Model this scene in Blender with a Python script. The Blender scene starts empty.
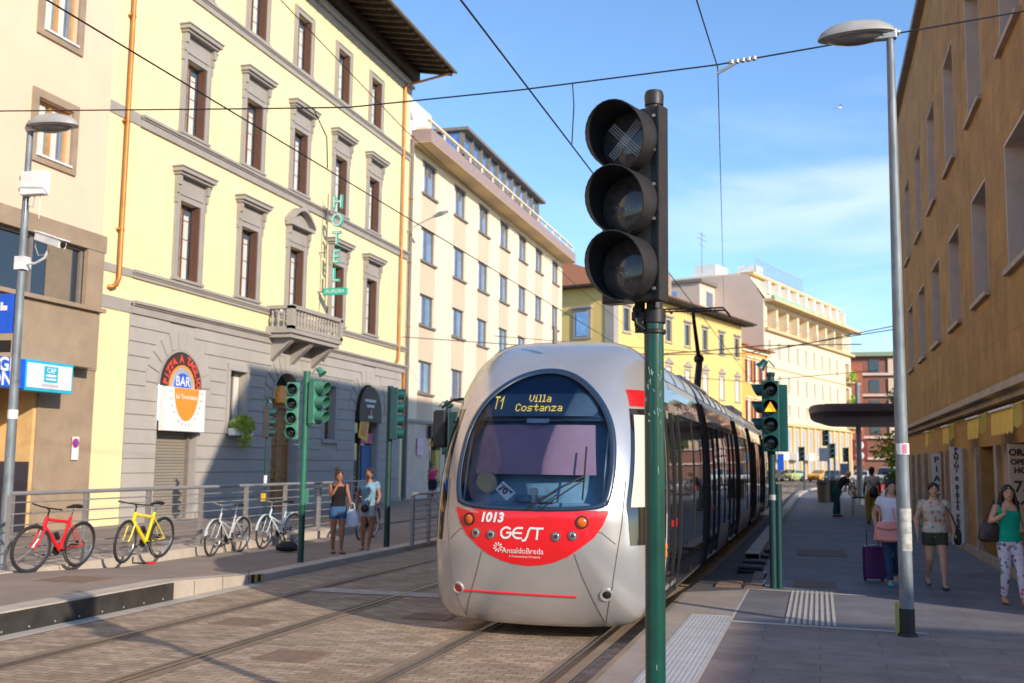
import bpy, bmesh, math, random
from mathutils import Vector, Matrix, noise
R=math.radians; PI=math.pi
random.seed(7)
sc=bpy.context.scene; col=sc.collection
# ------------------------------------------------------------------ helpers
class MB:
    def __init__(s,M=None): s.v=[];s.f=[];s.mi=[];s.M=M or Matrix();s.m=0
    def add(s,vs,fs):
        n=len(s.v); s.v+=[s.M@Vector(v) for v in vs]
        for f in fs: s.f.append([i+n for i in f]); s.mi.append(s.m)
        return s
    def box(s,x0,y0,z0,x1,y1,z1):
        if x0>x1:x0,x1=x1,x0
        if y0>y1:y0,y1=y1,y0
        if z0>z1:z0,z1=z1,z0
        return s.add([(x0,y0,z0),(x1,y0,z0),(x1,y1,z0),(x0,y1,z0),(x0,y0,z1),(x1,y0,z1),(x1,y1,z1),(x0,y1,z1)],
          [(0,3,2,1),(4,5,6,7),(0,1,5,4),(1,2,6,5),(2,3,7,6),(3,0,4,7)])
    def cb(s,c,d,rz=0,rx=0,ry=0):   # centred box, rotated
        M=s.M; s.M=M@Matrix.Translation(c)@Matrix.Rotation(rz,4,'Z')@Matrix.Rotation(ry,4,'Y')@Matrix.Rotation(rx,4,'X')
        s.box(-d[0]/2,-d[1]/2,-d[2]/2,d[0]/2,d[1]/2,d[2]/2); s.M=M; return s
    def tube(s,pts,r,n=8,cap=True,closed=False,flat=1.0,X=None):
        pts=[Vector(p) for p in pts]; k=len(pts); rs=r if isinstance(r,(list,tuple)) else [r]*k
        vs=[];fs=[];prev=None
        for i,p in enumerate(pts):
            if closed: T=pts[(i+1)%k]-pts[i-1]
            else: T=pts[min(i+1,k-1)]-pts[max(i-1,0)]
            T=T.normalized() if T.length>1e-9 else Vector((0,0,1))
            if X is not None: a=Vector(X)
            elif prev is None: a=Vector((0,0,1)) if abs(T.z)<.9 else Vector((1,0,0))
            else: a=prev
            a=(a-T*a.dot(T)).normalized(); b=T.cross(a); prev=a
            rr=rs[i]; ra,rb=(rr if isinstance(rr,(list,tuple)) else (rr,rr*flat))
            for j in range(n):
                t=2*PI*j/n; vs.append(p+a*(ra*math.cos(t))+b*(rb*math.sin(t)))
        m=k if closed else k-1
        for i in range(m):
            for j in range(n):
                a0=i*n+j;a1=i*n+(j+1)%n;b0=((i+1)%k)*n+j;b1=((i+1)%k)*n+(j+1)%n
                fs.append((a0,a1,b1,b0))
        if cap and not closed: fs.append(tuple(range(n))[::-1]); fs.append(tuple((k-1)*n+j for j in range(n)))
        return s.add(vs,fs)
    def cyl(s,p0,p1,r0,r1=None,n=16,cap=True): return s.tube([p0,p1],[r0,r0 if r1 is None else r1],n,cap)
    def prism(s,poly,f,d0,d1):      # poly 2D, f(a,b,d)->3D
        n=len(poly); vs=[f(a,b,d0) for a,b in poly]+[f(a,b,d1) for a,b in poly]
        fs=[tuple(range(n)),tuple(range(2*n-1,n-1,-1))]+[(i,i+n,(i+1)%n+n,(i+1)%n) for i in range(n)]
        return s.add(vs,fs)
    def pv(s,poly,v0,v1): return s.prism(poly,lambda a,b,d:(a,d,b),v0,v1)   # poly in (x,z)
    def sphere(s,c,r,n=10,m=7):
        c=Vector(c); r=Vector(r) if not isinstance(r,(int,float)) else Vector((r,r,r)); vs=[];fs=[]
        for i in range(m+1):
            t=PI*i/m
            for j in range(n):
                a=2*PI*j/n; vs.append((c.x+r.x*math.sin(t)*math.cos(a),c.y+r.y*math.sin(t)*math.sin(a),c.z-r.z*math.cos(t)))
        for i in range(m):
            for j in range(n):
                fs.append((i*n+j,i*n+(j+1)%n,(i+1)*n+(j+1)%n,(i+1)*n+j))
        return s.add(vs,fs)
    def lathe(s,prof,n=24,c=(0,0,0)):   # prof [(r,z)] round z
        vs=[];fs=[]
        for r,z in prof:
            for j in range(n): a=2*PI*j/n; vs.append((c[0]+r*math.cos(a),c[1]+r*math.sin(a),c[2]+z))
        for i in range(len(prof)-1):
            for j in range(n): fs.append((i*n+j,i*n+(j+1)%n,(i+1)*n+(j+1)%n,(i+1)*n+j))
        return s.add(vs,fs)
    def build(s,name,mats,parent=None,smooth=False,bevel=0,loc=None,fix=True):
        me=bpy.data.meshes.new(name); me.from_pydata(s.v,[],s.f)
        if not isinstance(mats,(list,tuple)): mats=[mats]
        for m in mats: me.materials.append(m)
        if len(mats)>1: me.polygons.foreach_set('material_index',s.mi)
        if fix:
            bm=bmesh.new(); bm.from_mesh(me); bmesh.ops.remove_doubles(bm,verts=bm.verts,dist=1e-5)
            bmesh.ops.recalc_face_normals(bm,faces=bm.faces); bm.to_mesh(me); bm.free()
        o=bpy.data.objects.new(name,me); col.objects.link(o)
        if smooth:
            me.polygons.foreach_set('use_smooth',[True]*len(me.polygons))
            if smooth!='all': me.set_sharp_from_angle(angle=R(38))
        if bevel:
            b=o.modifiers.new('bevel','BEVEL'); b.width=bevel; b.segments=2; b.limit_method='ANGLE'; b.angle_limit=R(40)
        if parent: o.parent=parent
        if loc: o.location=loc
        return o
def build_split(mb,name,mats,parent=None,**k):
    """every loose piece of the mesh becomes an object of its own"""
    key={};rep_=[]
    for v in mb.v: q=(round(v.x,4),round(v.y,4),round(v.z,4)); key.setdefault(q,len(key)); rep_.append(key[q])
    par=list(range(len(key)))
    def find(a):
        while par[a]!=a: par[a]=par[par[a]]; a=par[a]
        return a
    for f in mb.f:
        r0=find(rep_[f[0]])
        for i in f[1:]: par[find(rep_[i])]=r0
    g={}
    for f in mb.f: g.setdefault(find(rep_[f[0]]),[]).append(f)
    o=None
    for fs in g.values():
        ids=sorted({i for f in fs for i in f}); mp={i:j for j,i in enumerate(ids)}; m=MB(); m.v=[mb.v[i] for i in ids]; m.f=[[mp[i] for i in f] for f in fs]; m.mi=[0]*len(fs); q=m.build(name,mats,parent,**k); o=o or q
    return o
def tag(o,label=None,cat=None,group=None,kind=None):
    if label: o['label']=label
    if cat: o['category']=cat
    if group: o['group']=group
    if kind: o['kind']=kind
    return o
def root(name,loc,rz,label,cat,group=None):
    o=bpy.data.objects.new(name,None); col.objects.link(o); o.location=loc; o.rotation_euler=(0,0,rz); o.empty_display_size=.2
    return tag(o,label,cat,group)
def struct(name,mb,mat,**k): return tag(mb.build(name,mat,**k),kind='structure')
def copy_tree(o,parent=None,d=None):
    c=o.copy(); col.objects.link(c); c.parent=parent
    if d is not None: c.location=Vector(o.location)+Vector(d)
    for ch in list(o.children): copy_tree(ch,c)
    return c
def loc2(o,loc,rz,label=None):
    o.location=loc; o.rotation_euler=(0,0,rz)
    if label: o['label']=label
    return o
# ------------------------------------------------------------------ materials
def newmat(name):
    m=bpy.data.materials.new(name); m.use_nodes=True; nt=m.node_tree
    return m,nt,nt.nodes['Principled BSDF']
def mat(name,c,rough=.6,metal=0,var=.12,scale=3.0,fine=0,bump=0,bscale=60,coat=0,spec=.5,streak=0,emit=None,es=1,sub=0):
    m,nt,b=newmat(name); N=nt.nodes; L=nt.links
    b.inputs['Roughness'].default_value=rough; b.inputs['Metallic'].default_value=metal
    b.inputs['Specular IOR Level'].default_value=spec
    if coat: b.inputs['Coat Weight'].default_value=coat; b.inputs['Coat Roughness'].default_value=.08
    tc=N.new('ShaderNodeTexCoord')
    lo=[x*(1-var) for x in c]; hi=[min(1,x*(1+var)) for x in c]
    n1=N.new('ShaderNodeTexNoise'); n1.inputs['Scale'].default_value=scale; n1.inputs['Detail'].default_value=5; n1.inputs['Roughness'].default_value=.62
    if streak:
        mp=N.new('ShaderNodeMapping'); mp.inputs['Scale'].default_value=(1,1,streak); L.new(tc.outputs['Object'],mp.inputs[0]); L.new(mp.outputs[0],n1.inputs['Vector'])
    else: L.new(tc.outputs['Object'],n1.inputs['Vector'])
    mr=N.new('ShaderNodeMapRange'); mr.inputs['From Min'].default_value=.3; mr.inputs['From Max'].default_value=.7; L.new(n1.outputs['Fac'],mr.inputs['Value'])
    mx=N.new('ShaderNodeMix'); mx.data_type='RGBA'; mx.inputs['A'].default_value=(*lo,1); mx.inputs['B'].default_value=(*hi,1); L.new(mr.outputs[0],mx.inputs['Factor'])
    out=mx.outputs['Result']
    if fine:
        n2=N.new('ShaderNodeTexNoise'); n2.inputs['Scale'].default_value=scale*14; n2.inputs['Detail'].default_value=3; L.new(tc.outputs['Object'],n2.inputs['Vector'])
        mr2=N.new('ShaderNodeMapRange'); mr2.inputs['To Min'].default_value=1-fine; mr2.inputs['To Max'].default_value=1+fine; L.new(n2.outputs['Fac'],mr2.inputs['Value'])
        vm=N.new('ShaderNodeVectorMath'); vm.operation='SCALE'; L.new(out,vm.inputs[0]); L.new(mr2.outputs[0],vm.inputs['Scale']); out=vm.outputs[0]
    L.new(out,b.inputs['Base Color'])
    if bump:
        n3=N.new('ShaderNodeTexNoise'); n3.inputs['Scale'].default_value=bscale; n3.inputs['Detail'].default_value=4; L.new(tc.outputs['Object'],n3.inputs['Vector'])
        bp=N.new('ShaderNodeBump'); bp.inputs['Strength'].default_value=bump; bp.inputs['Distance'].default_value=.02; L.new(n3.outputs['Fac'],bp.inputs['Height']); L.new(bp.outputs[0],b.inputs['Normal'])
    if emit: b.inputs['Emission Color'].default_value=(*emit,1); b.inputs['Emission Strength'].default_value=es
    return m
def brickmat(name,c1,c2,mortar,w,h,ms=.01,rot=0,rough=.8,bump=.5,off=.5,var=.3,plane='xy',bias=0,nscale=2.5,dist=.01,streak=0):
    m,nt,b=newmat(name); N=nt.nodes; L=nt.links; b.inputs['Roughness'].default_value=rough
    tc=N.new('ShaderNodeTexCoord'); mp=N.new('ShaderNodeMapping'); mp.inputs['Rotation'].default_value=(0,0,rot)
    if plane=='xz':
        sx=N.new('ShaderNodeSeparateXYZ'); cx=N.new('ShaderNodeCombineXYZ'); L.new(tc.outputs['Object'],sx.inputs[0]); L.new(sx.outputs[0],cx.inputs[0]); L.new(sx.outputs[2],cx.inputs[1]); L.new(cx.outputs[0],mp.inputs[0])
    else: L.new(tc.outputs['Object'],mp.inputs[0])
    # a little wobble so joints are not ruler straight
    nw=N.new('ShaderNodeTexNoise'); nw.inputs['Scale'].default_value=3; L.new(mp.outputs[0],nw.inputs['Vector'])
    va=N.new('ShaderNodeVectorMath'); va.operation='MULTIPLY_ADD'; va.inputs[1].default_value=(dist*3,)*3; L.new(nw.outputs['Color'],va.inputs[0]); L.new(mp.outputs[0],va.inputs[2])
    br=N.new('ShaderNodeTexBrick'); br.offset=off; br.inputs['Scale'].default_value=1; br.inputs['Brick Width'].default_value=w; br.inputs['Row Height'].default_value=h
    br.inputs['Mortar Size'].default_value=ms; br.inputs['Mortar Smooth'].default_value=.3; br.inputs['Bias'].default_value=bias
    br.inputs['Color1'].default_value=(*c1,1); br.inputs['Color2'].default_value=(*c2,1); br.inputs['Mortar'].default_value=(*mortar,1)
    L.new(va.outputs[0],br.inputs['Vector'])
    n=N.new('ShaderNodeTexNoise'); n.inputs['Scale'].default_value=nscale; n.inputs['Detail'].default_value=7; n.inputs['Roughness'].default_value=.65; L.new(tc.outputs['Object'],n.inputs['Vector'])
    mr=N.new('ShaderNodeMapRange'); mr.inputs['From Min'].default_value=.3; mr.inputs['From Max'].default_value=.7; mr.inputs['To Min'].default_value=1-var; mr.inputs['To Max'].default_value=1+var; L.new(n.outputs['Fac'],mr.inputs['Value'])
    vm=N.new('ShaderNodeVectorMath'); vm.operation='SCALE'; L.new(br.outputs['Color'],vm.inputs[0]); L.new(mr.outputs[0],vm.inputs['Scale']); 
    n4=N.new('ShaderNodeTexNoise'); n4.inputs['Scale'].default_value=.55 if not streak else 1.6; n4.inputs['Detail'].default_value=6; n4.inputs['Roughness'].default_value=.7; m4=N.new('ShaderNodeMapping'); m4.inputs['Scale'].default_value=(1,1,streak or 1); L.new(tc.outputs['Object'],m4.inputs[0]); L.new(m4.outputs[0],n4.inputs['Vector'])
    r4=N.new('ShaderNodeMapRange'); r4.inputs['From Min'].default_value=.35; r4.inputs['From Max'].default_value=.65; r4.inputs['To Min'].default_value=.82; r4.inputs['To Max'].default_value=1.12; L.new(n4.outputs['Fac'],r4.inputs['Value'])
    v4=N.new('ShaderNodeVectorMath'); v4.operation='SCALE'; L.new(vm.outputs[0],v4.inputs[0]); L.new(r4.outputs[0],v4.inputs['Scale']); 
    vo=N.new('ShaderNodeTexVoronoi'); vo.inputs['Scale'].default_value=2.6; L.new(tc.outputs['Object'],vo.inputs['Vector']); sr=N.new('ShaderNodeMapRange'); sr.inputs['From Min'].default_value=.045; sr.inputs['From Max'].default_value=.065; sr.inputs['To Min'].default_value=.68 if plane=='xy' else 1; L.new(vo.outputs['Distance'],sr.inputs['Value'])
    v5=N.new('ShaderNodeVectorMath'); v5.operation='SCALE'; L.new(v4.outputs[0],v5.inputs[0]); L.new(sr.outputs[0],v5.inputs['Scale']); L.new(v5.outputs[0],b.inputs['Base Color'])
    n3=N.new('ShaderNodeTexNoise'); n3.inputs['Scale'].default_value=40; L.new(tc.outputs['Object'],n3.inputs['Vector'])
    ma=N.new('ShaderNodeMath'); ma.operation='MULTIPLY_ADD'; ma.inputs[1].default_value=-1; L.new(br.outputs['Fac'],ma.inputs[0]); L.new(n3.outputs['Fac'],ma.inputs[2])
    bp=N.new('ShaderNodeBump'); bp.inputs['Strength'].default_value=bump; bp.inputs['Distance'].default_value=.01; L.new(ma.outputs[0],bp.inputs['Height']); L.new(bp.outputs[0],b.inputs['Normal'])
    return m
def wavemat(name,c1,c2,scale,direction='Z',rough=.6,bump=.6,metal=0,dist=0):
    m,nt,b=newmat(name); N=nt.nodes; L=nt.links; b.inputs['Roughness'].default_value=rough; b.inputs['Metallic'].default_value=metal
    tc=N.new('ShaderNodeTexCoord'); w=N.new('ShaderNodeTexWave'); w.bands_direction=direction; w.inputs['Scale'].default_value=scale; w.inputs['Distortion'].default_value=dist
    L.new(tc.outputs['Object'],w.inputs['Vector']); mx=N.new('ShaderNodeMix'); mx.data_type='RGBA'; mx.inputs['A'].default_value=(*c1,1); mx.inputs['B'].default_value=(*c2,1)
    n=N.new('ShaderNodeTexNoise'); n.inputs['Scale'].default_value=4; n.inputs['Detail'].default_value=6; L.new(tc.outputs['Object'],n.inputs['Vector'])
    L.new(n.outputs['Fac'],mx.inputs['Factor']); L.new(mx.outputs['Result'],b.inputs['Base Color'])
    bp=N.new('ShaderNodeBump'); bp.inputs['Strength'].default_value=bump; bp.inputs['Distance'].default_value=.02; L.new(w.outputs['Fac'],bp.inputs['Height']); L.new(bp.outputs[0],b.inputs['Normal'])
    return m
def spotmat(name,base,cols,scale=22,thr=.32,rough=.8):
    m,nt,b=newmat(name); N=nt.nodes; L=nt.links; b.inputs['Roughness'].default_value=rough
    tc=N.new('ShaderNodeTexCoord'); v=N.new('ShaderNodeTexVoronoi'); v.inputs['Scale'].default_value=scale; L.new(tc.outputs['Object'],v.inputs['Vector'])
    sp=N.new('ShaderNodeSeparateColor'); L.new(v.outputs['Color'],sp.inputs[0])
    cr=N.new('ShaderNodeValToRGB'); cr.color_ramp.interpolation='CONSTANT'; e=cr.color_ramp.elements
    e[0].position=0; e[0].color=(*cols[0],1); e[1].position=1/len(cols); e[1].color=(*cols[1%len(cols)],1)
    for i in range(2,len(cols)): x=e.new(i/len(cols)); x.color=(*cols[i],1)
    L.new(sp.outputs[0],cr.inputs[0]); lt=N.new('ShaderNodeMath'); lt.operation='LESS_THAN'; lt.inputs[1].default_value=thr; L.new(v.outputs['Distance'],lt.inputs[0])
    mx=N.new('ShaderNodeMix'); mx.data_type='RGBA'; mx.inputs['A'].default_value=(*base,1); L.new(cr.outputs[0],mx.inputs['B']); L.new(lt.outputs[0],mx.inputs['Factor']); L.new(mx.outputs['Result'],b.inputs['Base Color'])
    return m
def glassmat(name,c,rough=.03,spec=.8,fac=.0):
    m,nt,b=newmat(name); b.inputs['Base Color'].default_value=(*c,1); b.inputs['Roughness'].default_value=rough; b.inputs['Specular IOR Level'].default_value=spec; b.inputs['IOR'].default_value=1.6
    N=nt.nodes;L=nt.links; tc=N.new('ShaderNodeTexCoord'); n=N.new('ShaderNodeTexNoise'); n.inputs['Scale'].default_value=.8; L.new(tc.outputs['Object'],n.inputs['Vector'])
    bp=N.new('ShaderNodeBump'); bp.inputs['Strength'].default_value=.12; bp.inputs['Distance'].default_value=.05; L.new(n.outputs['Fac'],bp.inputs['Height']); L.new(bp.outputs[0],b.inputs['Normal'])
    return m
def clearglass(name,tint,refl=1.45):
    m=bpy.data.materials.new(name); m.use_nodes=True; nt=m.node_tree; N=nt.nodes; L=nt.links; N.clear()
    o=N.new('ShaderNodeOutputMaterial'); t=N.new('ShaderNodeBsdfTransparent'); t.inputs[0].default_value=(*tint,1); g=N.new('ShaderNodeBsdfGlossy'); g.inputs['Roughness'].default_value=.03
    f=N.new('ShaderNodeFresnel'); f.inputs[0].default_value=refl; mx=N.new('ShaderNodeMixShader'); L.new(f.outputs[0],mx.inputs[0]); L.new(t.outputs[0],mx.inputs[1]); L.new(g.outputs[0],mx.inputs[2]); L.new(mx.outputs[0],o.inputs[0])
    return m
M={}
M['yellow']=mat('yellow_plaster',(.82,.69,.39),.85,var=.07,scale=.8,fine=.03,bump=.15,streak=.3)
M['peach']=mat('peach_plaster',(.78,.56,.40),.85,var=.05,scale=.6,fine=.03,bump=.1)
M['brownstone']=mat('brown_stone_cladding',(.34,.25,.17),.75,var=.14,scale=1.5,fine=.08,bump=.1)
M['greystone']=mat('grey_stone_trim',(.35,.315,.285),.8,var=.09,scale=1.5,fine=.06,bump=.15)
M['greyrust']=mat('grey_rustic_plaster',(.40,.37,.34),.85,var=.07,scale=.8,fine=.05,bump=.15)
M['groove']=mat('dark_groove_stone',(.13,.11,.10),.9)  # one dark tone for rail grooves, kerb joints and panel joints
M['cream']=mat('cream_render',(.79,.67,.49),.85,var=.04,scale=.4,fine=.03)
M['pinkpanel']=mat('pink_beige_render',(.66,.50,.36),.85,var=.05,scale=.6)
M['eaveband']=mat('mauve_grey_eave',(.34,.25,.24),.8)
M['wood']=mat('brown_painted_wood',(.16,.07,.035),.5,var=.2,scale=4)
M['woodlight']=mat('honey_wood',(.50,.27,.10),.5,var=.2,scale=4)
M['shutter']=wavemat('louvred_brown_shutter',(.15,.065,.04),(.20,.09,.05),14,'Z',.6,.8)
M['whiteframe']=mat('white_painted_frame',(.75,.72,.66),.5)
M['curtain']=wavemat('pale_curtain',(.62,.58,.52),(.75,.72,.66),5,'X',.9,.5)
M['darkglass']=glassmat('dark_window_glass',(.02,.025,.035))
M['skyglass']=mat('sky_tinted_window_glass',(.30,.42,.60),.06,.75,var=.25,scale=1.2)  # sky reflection put into a bluish mirror tint
M['interior']=mat('dark_interior',(.015,.014,.013),.9)
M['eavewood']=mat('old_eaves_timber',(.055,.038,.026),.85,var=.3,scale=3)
M['copper']=mat('orange_copper_pipe',(.50,.19,.035),.45,.4,var=.2)
M['greypipe']=mat('grey_downpipe',(.20,.17,.15),.6)
M['rolldoor']=wavemat('grey_roller_shutter',(.24,.21,.17),(.30,.26,.21),3.6,'Z',.5,1.0)
M['galv']=mat('galvanised_steel',(.42,.42,.41),.45,.5,var=.15,scale=6,fine=.05)
M['poleold']=mat('weathered_grey_pole_paint',(.19,.22,.24),.55,.2,var=.4,scale=7,fine=.1,streak=.3)
M['rail']=mat('silver_painted_railing',(.33,.32,.32),.45,.4,var=.1)
M['sigpole']=mat('dark_green_pole_paint',(.004,.058,.040),.32,var=.25,scale=5,coat=.4)
M['siggreen']=mat('green_signal_plastic',(.006,.075,.070),.4,var=.15)
M['siglight']=mat('pale_green_signal_plastic',(.06,.23,.16),.42,var=.1)
M['sigdark']=mat('dark_teal_signal_plastic',(.006,.042,.045),.4,var=.15)
M['black']=mat('matt_black_plastic',(.014,.013,.013),.5,var=.2)
M['bronze']=mat('weathered_black_housing',(.028,.026,.026),.48,.1,var=.25,scale=8,fine=.1)
M['lens']=mat('dark_signal_lens',(.014,.013,.013),.12,var=.3,scale=20,coat=.6)
M['lensbig']=mat('smoky_signal_lens',(.060,.052,.047),.14,var=.5,scale=14,coat=.6)
M['amber']=mat('lit_amber_lens',(.9,.45,.02),.4,emit=(1,.30,.01),es=1.15)
M['led']=mat('lit_amber_led',(.9,.6,.1),.4,emit=(1,.66,.10),es=.75)
M['ledoff']=mat('clear_led_dots',(.85,.87,.88),.3)
M['rubber']=mat('black_rubber',(.02,.02,.02),.7)
M['chrome']=mat('chrome',(.55,.55,.55),.18,1)
M['asphalt']=mat('grey_asphalt',(.085,.08,.078),.85,var=.18,scale=.9,fine=.2,bump=.3,bscale=90)
M['asphalt2']=mat('worn_asphalt',(.14,.125,.115),.85,var=.15,scale=.7,fine=.15,bump=.3,bscale=90)
M['pavers']=brickmat('brown_setts',(.28,.20,.135),(.43,.33,.235),(.14,.10,.07),.20,.10,.006,rot=0,bump=.7,var=.22,rough=.78)
M['walk']=brickmat('stone_sidewalk',(.21,.165,.15),(.25,.20,.18),(.12,.095,.085),1.15,.30,.005,bump=.2,var=.22)
M['walk2']=brickmat('asphalt_tile_sidewalk',(.15,.14,.15),(.18,.168,.175),(.12,.11,.115),3.4,.5,.010,bump=.2,var=.18,rough=.7)
M['walkL']=mat('dusty_platform_asphalt',(.26,.205,.165),.85,var=.15,scale=1.2,fine=.12,bump=.2)
M['kerb']=mat('pale_kerb_stone',(.46,.40,.33),.8,var=.15,scale=2,fine=.1)
M['concrete']=mat('rail_bed_concrete',(.23,.17,.12),.85,var=.2,scale=2,fine=.12)
M['tactile']=mat('pale_tactile_stone',(.40,.40,.41),.7,var=.1,scale=4,fine=.12)
M['tactile2']=mat('cream_tactile_stone',(.46,.42,.37),.7,var=.1,scale=4)
M['railsteel']=mat('worn_rail_steel',(.16,.12,.09),.35,.7,var=.3,scale=6)
M['white']=mat('white_paint',(.75,.75,.74),.5)
M['whiteline']=mat('worn_white_line',(.42,.38,.34),.8,var=.3,scale=6)
M['silver']=mat('silver_tram_paint',(.53,.525,.52),.25,.58,var=.05,scale=2,fine=.02,coat=.35)
M['silver2']=mat('grimy_silver_tram_paint',(.42,.40,.385),.38,.3,var=.10,scale=3,fine=.03,coat=.2)
M['tramred']=mat('glossy_tram_red',(.74,.008,.014),.3,var=.03,coat=.6)
M['tramglass']=glassmat('black_tram_glass',(.012,.012,.014),.025,1.0)
M['windshield']=clearglass('blue_tinted_windshield',(.74,.83,.93),1.33)
M['navy']=mat('dark_navy_windscreen_surround',(.016,.040,.080),.3)
M['cabin']=mat('slate_blue_dashboard',(.15,.27,.35),.7,var=.3,scale=4)
M['blind']=mat('mauve_sun_blind',(.33,.19,.25),.8,var=.12,scale=2,fine=.04)
M['panelcream']=mat('cream_cab_blind',(.52,.52,.45),.5,var=.04)
M['roofglass']=mat('silver_blue_roof_fairing',(.30,.38,.48),.16,.75,var=.15,scale=2)
M['brownglass']=glassmat('brown_cantrail_glass',(.05,.028,.022),.04,1.0)
M['orangeref']=mat('orange_reflector',(.9,.25,.02),.3)
M['redlens']=mat('red_lamp_lens',(.35,.01,.01),.2,coat=.6)
M['orangelens']=mat('orange_indicator_lens',(.65,.12,.01),.2,coat=.6)
M['ochre']=brickmat('ochre_stone_wall',(.33,.18,.040),(.40,.22,.052),(.27,.14,.032),1.5,.7,.006,bump=.9,var=.26,streak=.25,plane='xz',rough=.8,nscale=1.4)
M['ochreplain']=mat('ochre_plaster_pier',(.46,.25,.07),.8,var=.15,scale=3,fine=.08)
M['travertine']=mat('pale_travertine_jamb',(.42,.33,.265),.75,var=.18,scale=3,fine=.1)
M['jambgrey']=mat('mauve_grey_stone_jamb',(.62,.50,.42),.75,var=.12,scale=2,fine=.08)
M['awning']=wavemat('yellow_awning_cloth',(.72,.46,.06),(.88,.62,.14),6,'X',.8,.3)
M['tile']=wavemat('terracotta_roof_tiles',(.38,.13,.055),(.52,.21,.09),5,'X',.85,1,dist=.4)
M['brick']=brickmat('dark_red_brick',(.24,.09,.06),(.28,.11,.075),(.2,.13,.1),.5,.2,.02,plane='xz',bump=.2,var=.12)
M['yellow2']=mat('strong_yellow_plaster',(.74,.52,.18),.85,var=.05,scale=.4)
M['orange2']=mat('orange_plaster',(.80,.38,.10),.85,var=.05,scale=.4)
M['cream2']=mat('cream_hotel_render',(.76,.62,.43),.85,var=.04,scale=.3)
M['ochre2']=mat('ochre_base_render',(.64,.47,.25),.85,var=.06,scale=.3)
M['gable']=mat('pinkish_gable_render',(.60,.48,.40),.85,var=.06,scale=.3)
M['leaf']=mat('green_leaves',(.07,.15,.02),.6,var=.5,scale=9)
M['leaf2']=mat('bright_yellow_green_leaves',(.34,.44,.04),.6,var=.4,scale=14)
M['blue']=mat('blue_sign_face',(.01,.10,.62),.4)
M['cyan']=mat('cyan_sign_border',(.02,.42,.62),.4)
M['orange']=mat('orange_sign_and_sunlit_face',(.90,.28,.02),.4)
M['neonred']=mat('red_sign_letters',(.70,.07,.03),.5)
M['teal']=mat('teal_sign_letters',(.03,.45,.33),.5)
M['greymark']=mat('grey_print',(.35,.37,.42),.6)
M['darkprint']=mat('dark_print',(.05,.03,.03),.6)
M['skinA']=mat('warm_tan_skin',(.62,.34,.21),.55,var=.06,scale=6)
M['skinB']=mat('brown_skin',(.30,.135,.075),.55,var=.06,scale=6)
M['skinC']=mat('dark_brown_skin',(.07,.035,.022),.55,var=.06)
M['hair']=mat('black_brown_hair',(.016,.010,.008),.65,var=.3,scale=20)
M['hair2']=mat('auburn_dark_hair',(.035,.012,.010),.5,var=.3,scale=20)
M['denim']=mat('blue_denim',(.02,.055,.12),.85,var=.3,scale=6)
M['eye']=mat('dark_eye',(.01,.008,.007),.2)
M['lip']=mat('lips',(.25,.07,.06),.5)
M['curtain2']=mat('clear_headlamp_glass',(.5,.5,.5),.1,.6)
def cloth(n,c,v=.12): return mat(n,c,.9,var=v,scale=6,fine=.08,spec=.15,bump=.4,bscale=16)
# ------------------------------------------------------------------ text
def text_mesh(s,size=1,off=0,sx=1,align='CENTER',ext=0,sp=1):
    cu=bpy.data.curves.new('t','FONT'); cu.body=s; cu.size=size; cu.offset=off; cu.align_x=align; cu.align_y='CENTER'; cu.extrude=ext; cu.space_character=sp; cu.resolution_u=3
    o=bpy.data.objects.new('t',cu); col.objects.link(o); dg=bpy.context.evaluated_depsgraph_get(); me=bpy.data.meshes.new_from_object(o.evaluated_get(dg))
    vs=[(v.co.x*sx,v.co.y,v.co.z) for v in me.vertices]; fs=[tuple(p.vertices) for p in me.polygons]
    bpy.data.objects.remove(o); bpy.data.curves.remove(cu); bpy.data.meshes.remove(me)
    return vs,fs
def text_on(mb,s,size,f,**k):   # f(x,y,z)->3D
    vs,fs=text_mesh(s,size,**k); mb.add([f(*v) for v in vs],fs); return mb
def wtext(mb,s,size,cx,cz,v,**k): # on a facade plane (x along, z up) at depth v
    return text_on(mb,s,size,lambda x,y,z:(cx+x,v-z,cz+y),**k)
# ------------------------------------------------------------------ world, camera, sun
EL=21.6; AZX,AZY=-.829,.559     # light travels along (AZX,AZY)
w=bpy.data.worlds.new('World'); sc.world=w; w.use_nodes=True; nt=w.node_tree; N=nt.nodes; L=nt.links; bg=N['Background']
sky=N.new('ShaderNodeTexSky'); sky.sky_type='NISHITA'; sky.sun_disc=False; sky.sun_elevation=R(EL)
sdir=Vector((-AZX,-AZY)); sky.sun_rotation=math.atan2(sdir.x,sdir.y); sky.air_density=1.0; sky.dust_density=.3; sky.ozone_density=2.2
tc=N.new('ShaderNodeTexCoord'); mp=N.new('ShaderNodeMapping'); mp.inputs['Scale'].default_value=(1.0,1.0,5.0); mp.inputs['Location'].default_value=(.35,.2,.4); L.new(tc.outputs['Generated'],mp.inputs[0])
cn=N.new('ShaderNodeTexNoise'); cn.inputs['Scale'].default_value=2.3; cn.inputs['Detail'].default_value=9; cn.inputs['Roughness'].default_value=.58; cn.inputs['Distortion'].default_value=.6; L.new(mp.outputs[0],cn.inputs['Vector'])
cr=N.new('ShaderNodeMapRange'); cr.inputs['From Min'].default_value=.50; cr.inputs['From Max'].default_value=.78; cr.inputs['To Max'].default_value=.75; L.new(cn.outputs['Fac'],cr.inputs['Value'])
sx=N.new('ShaderNodeSeparateXYZ'); L.new(tc.outputs['Generated'],sx.inputs[0]); er=N.new('ShaderNodeMapRange'); er.inputs['From Min'].default_value=.42; er.inputs['From Max'].default_value=.16; er.inputs['To Min'].default_value=.12; er.inputs['To Max'].default_value=1; L.new(sx.outputs[2],er.inputs['Value'])
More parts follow.
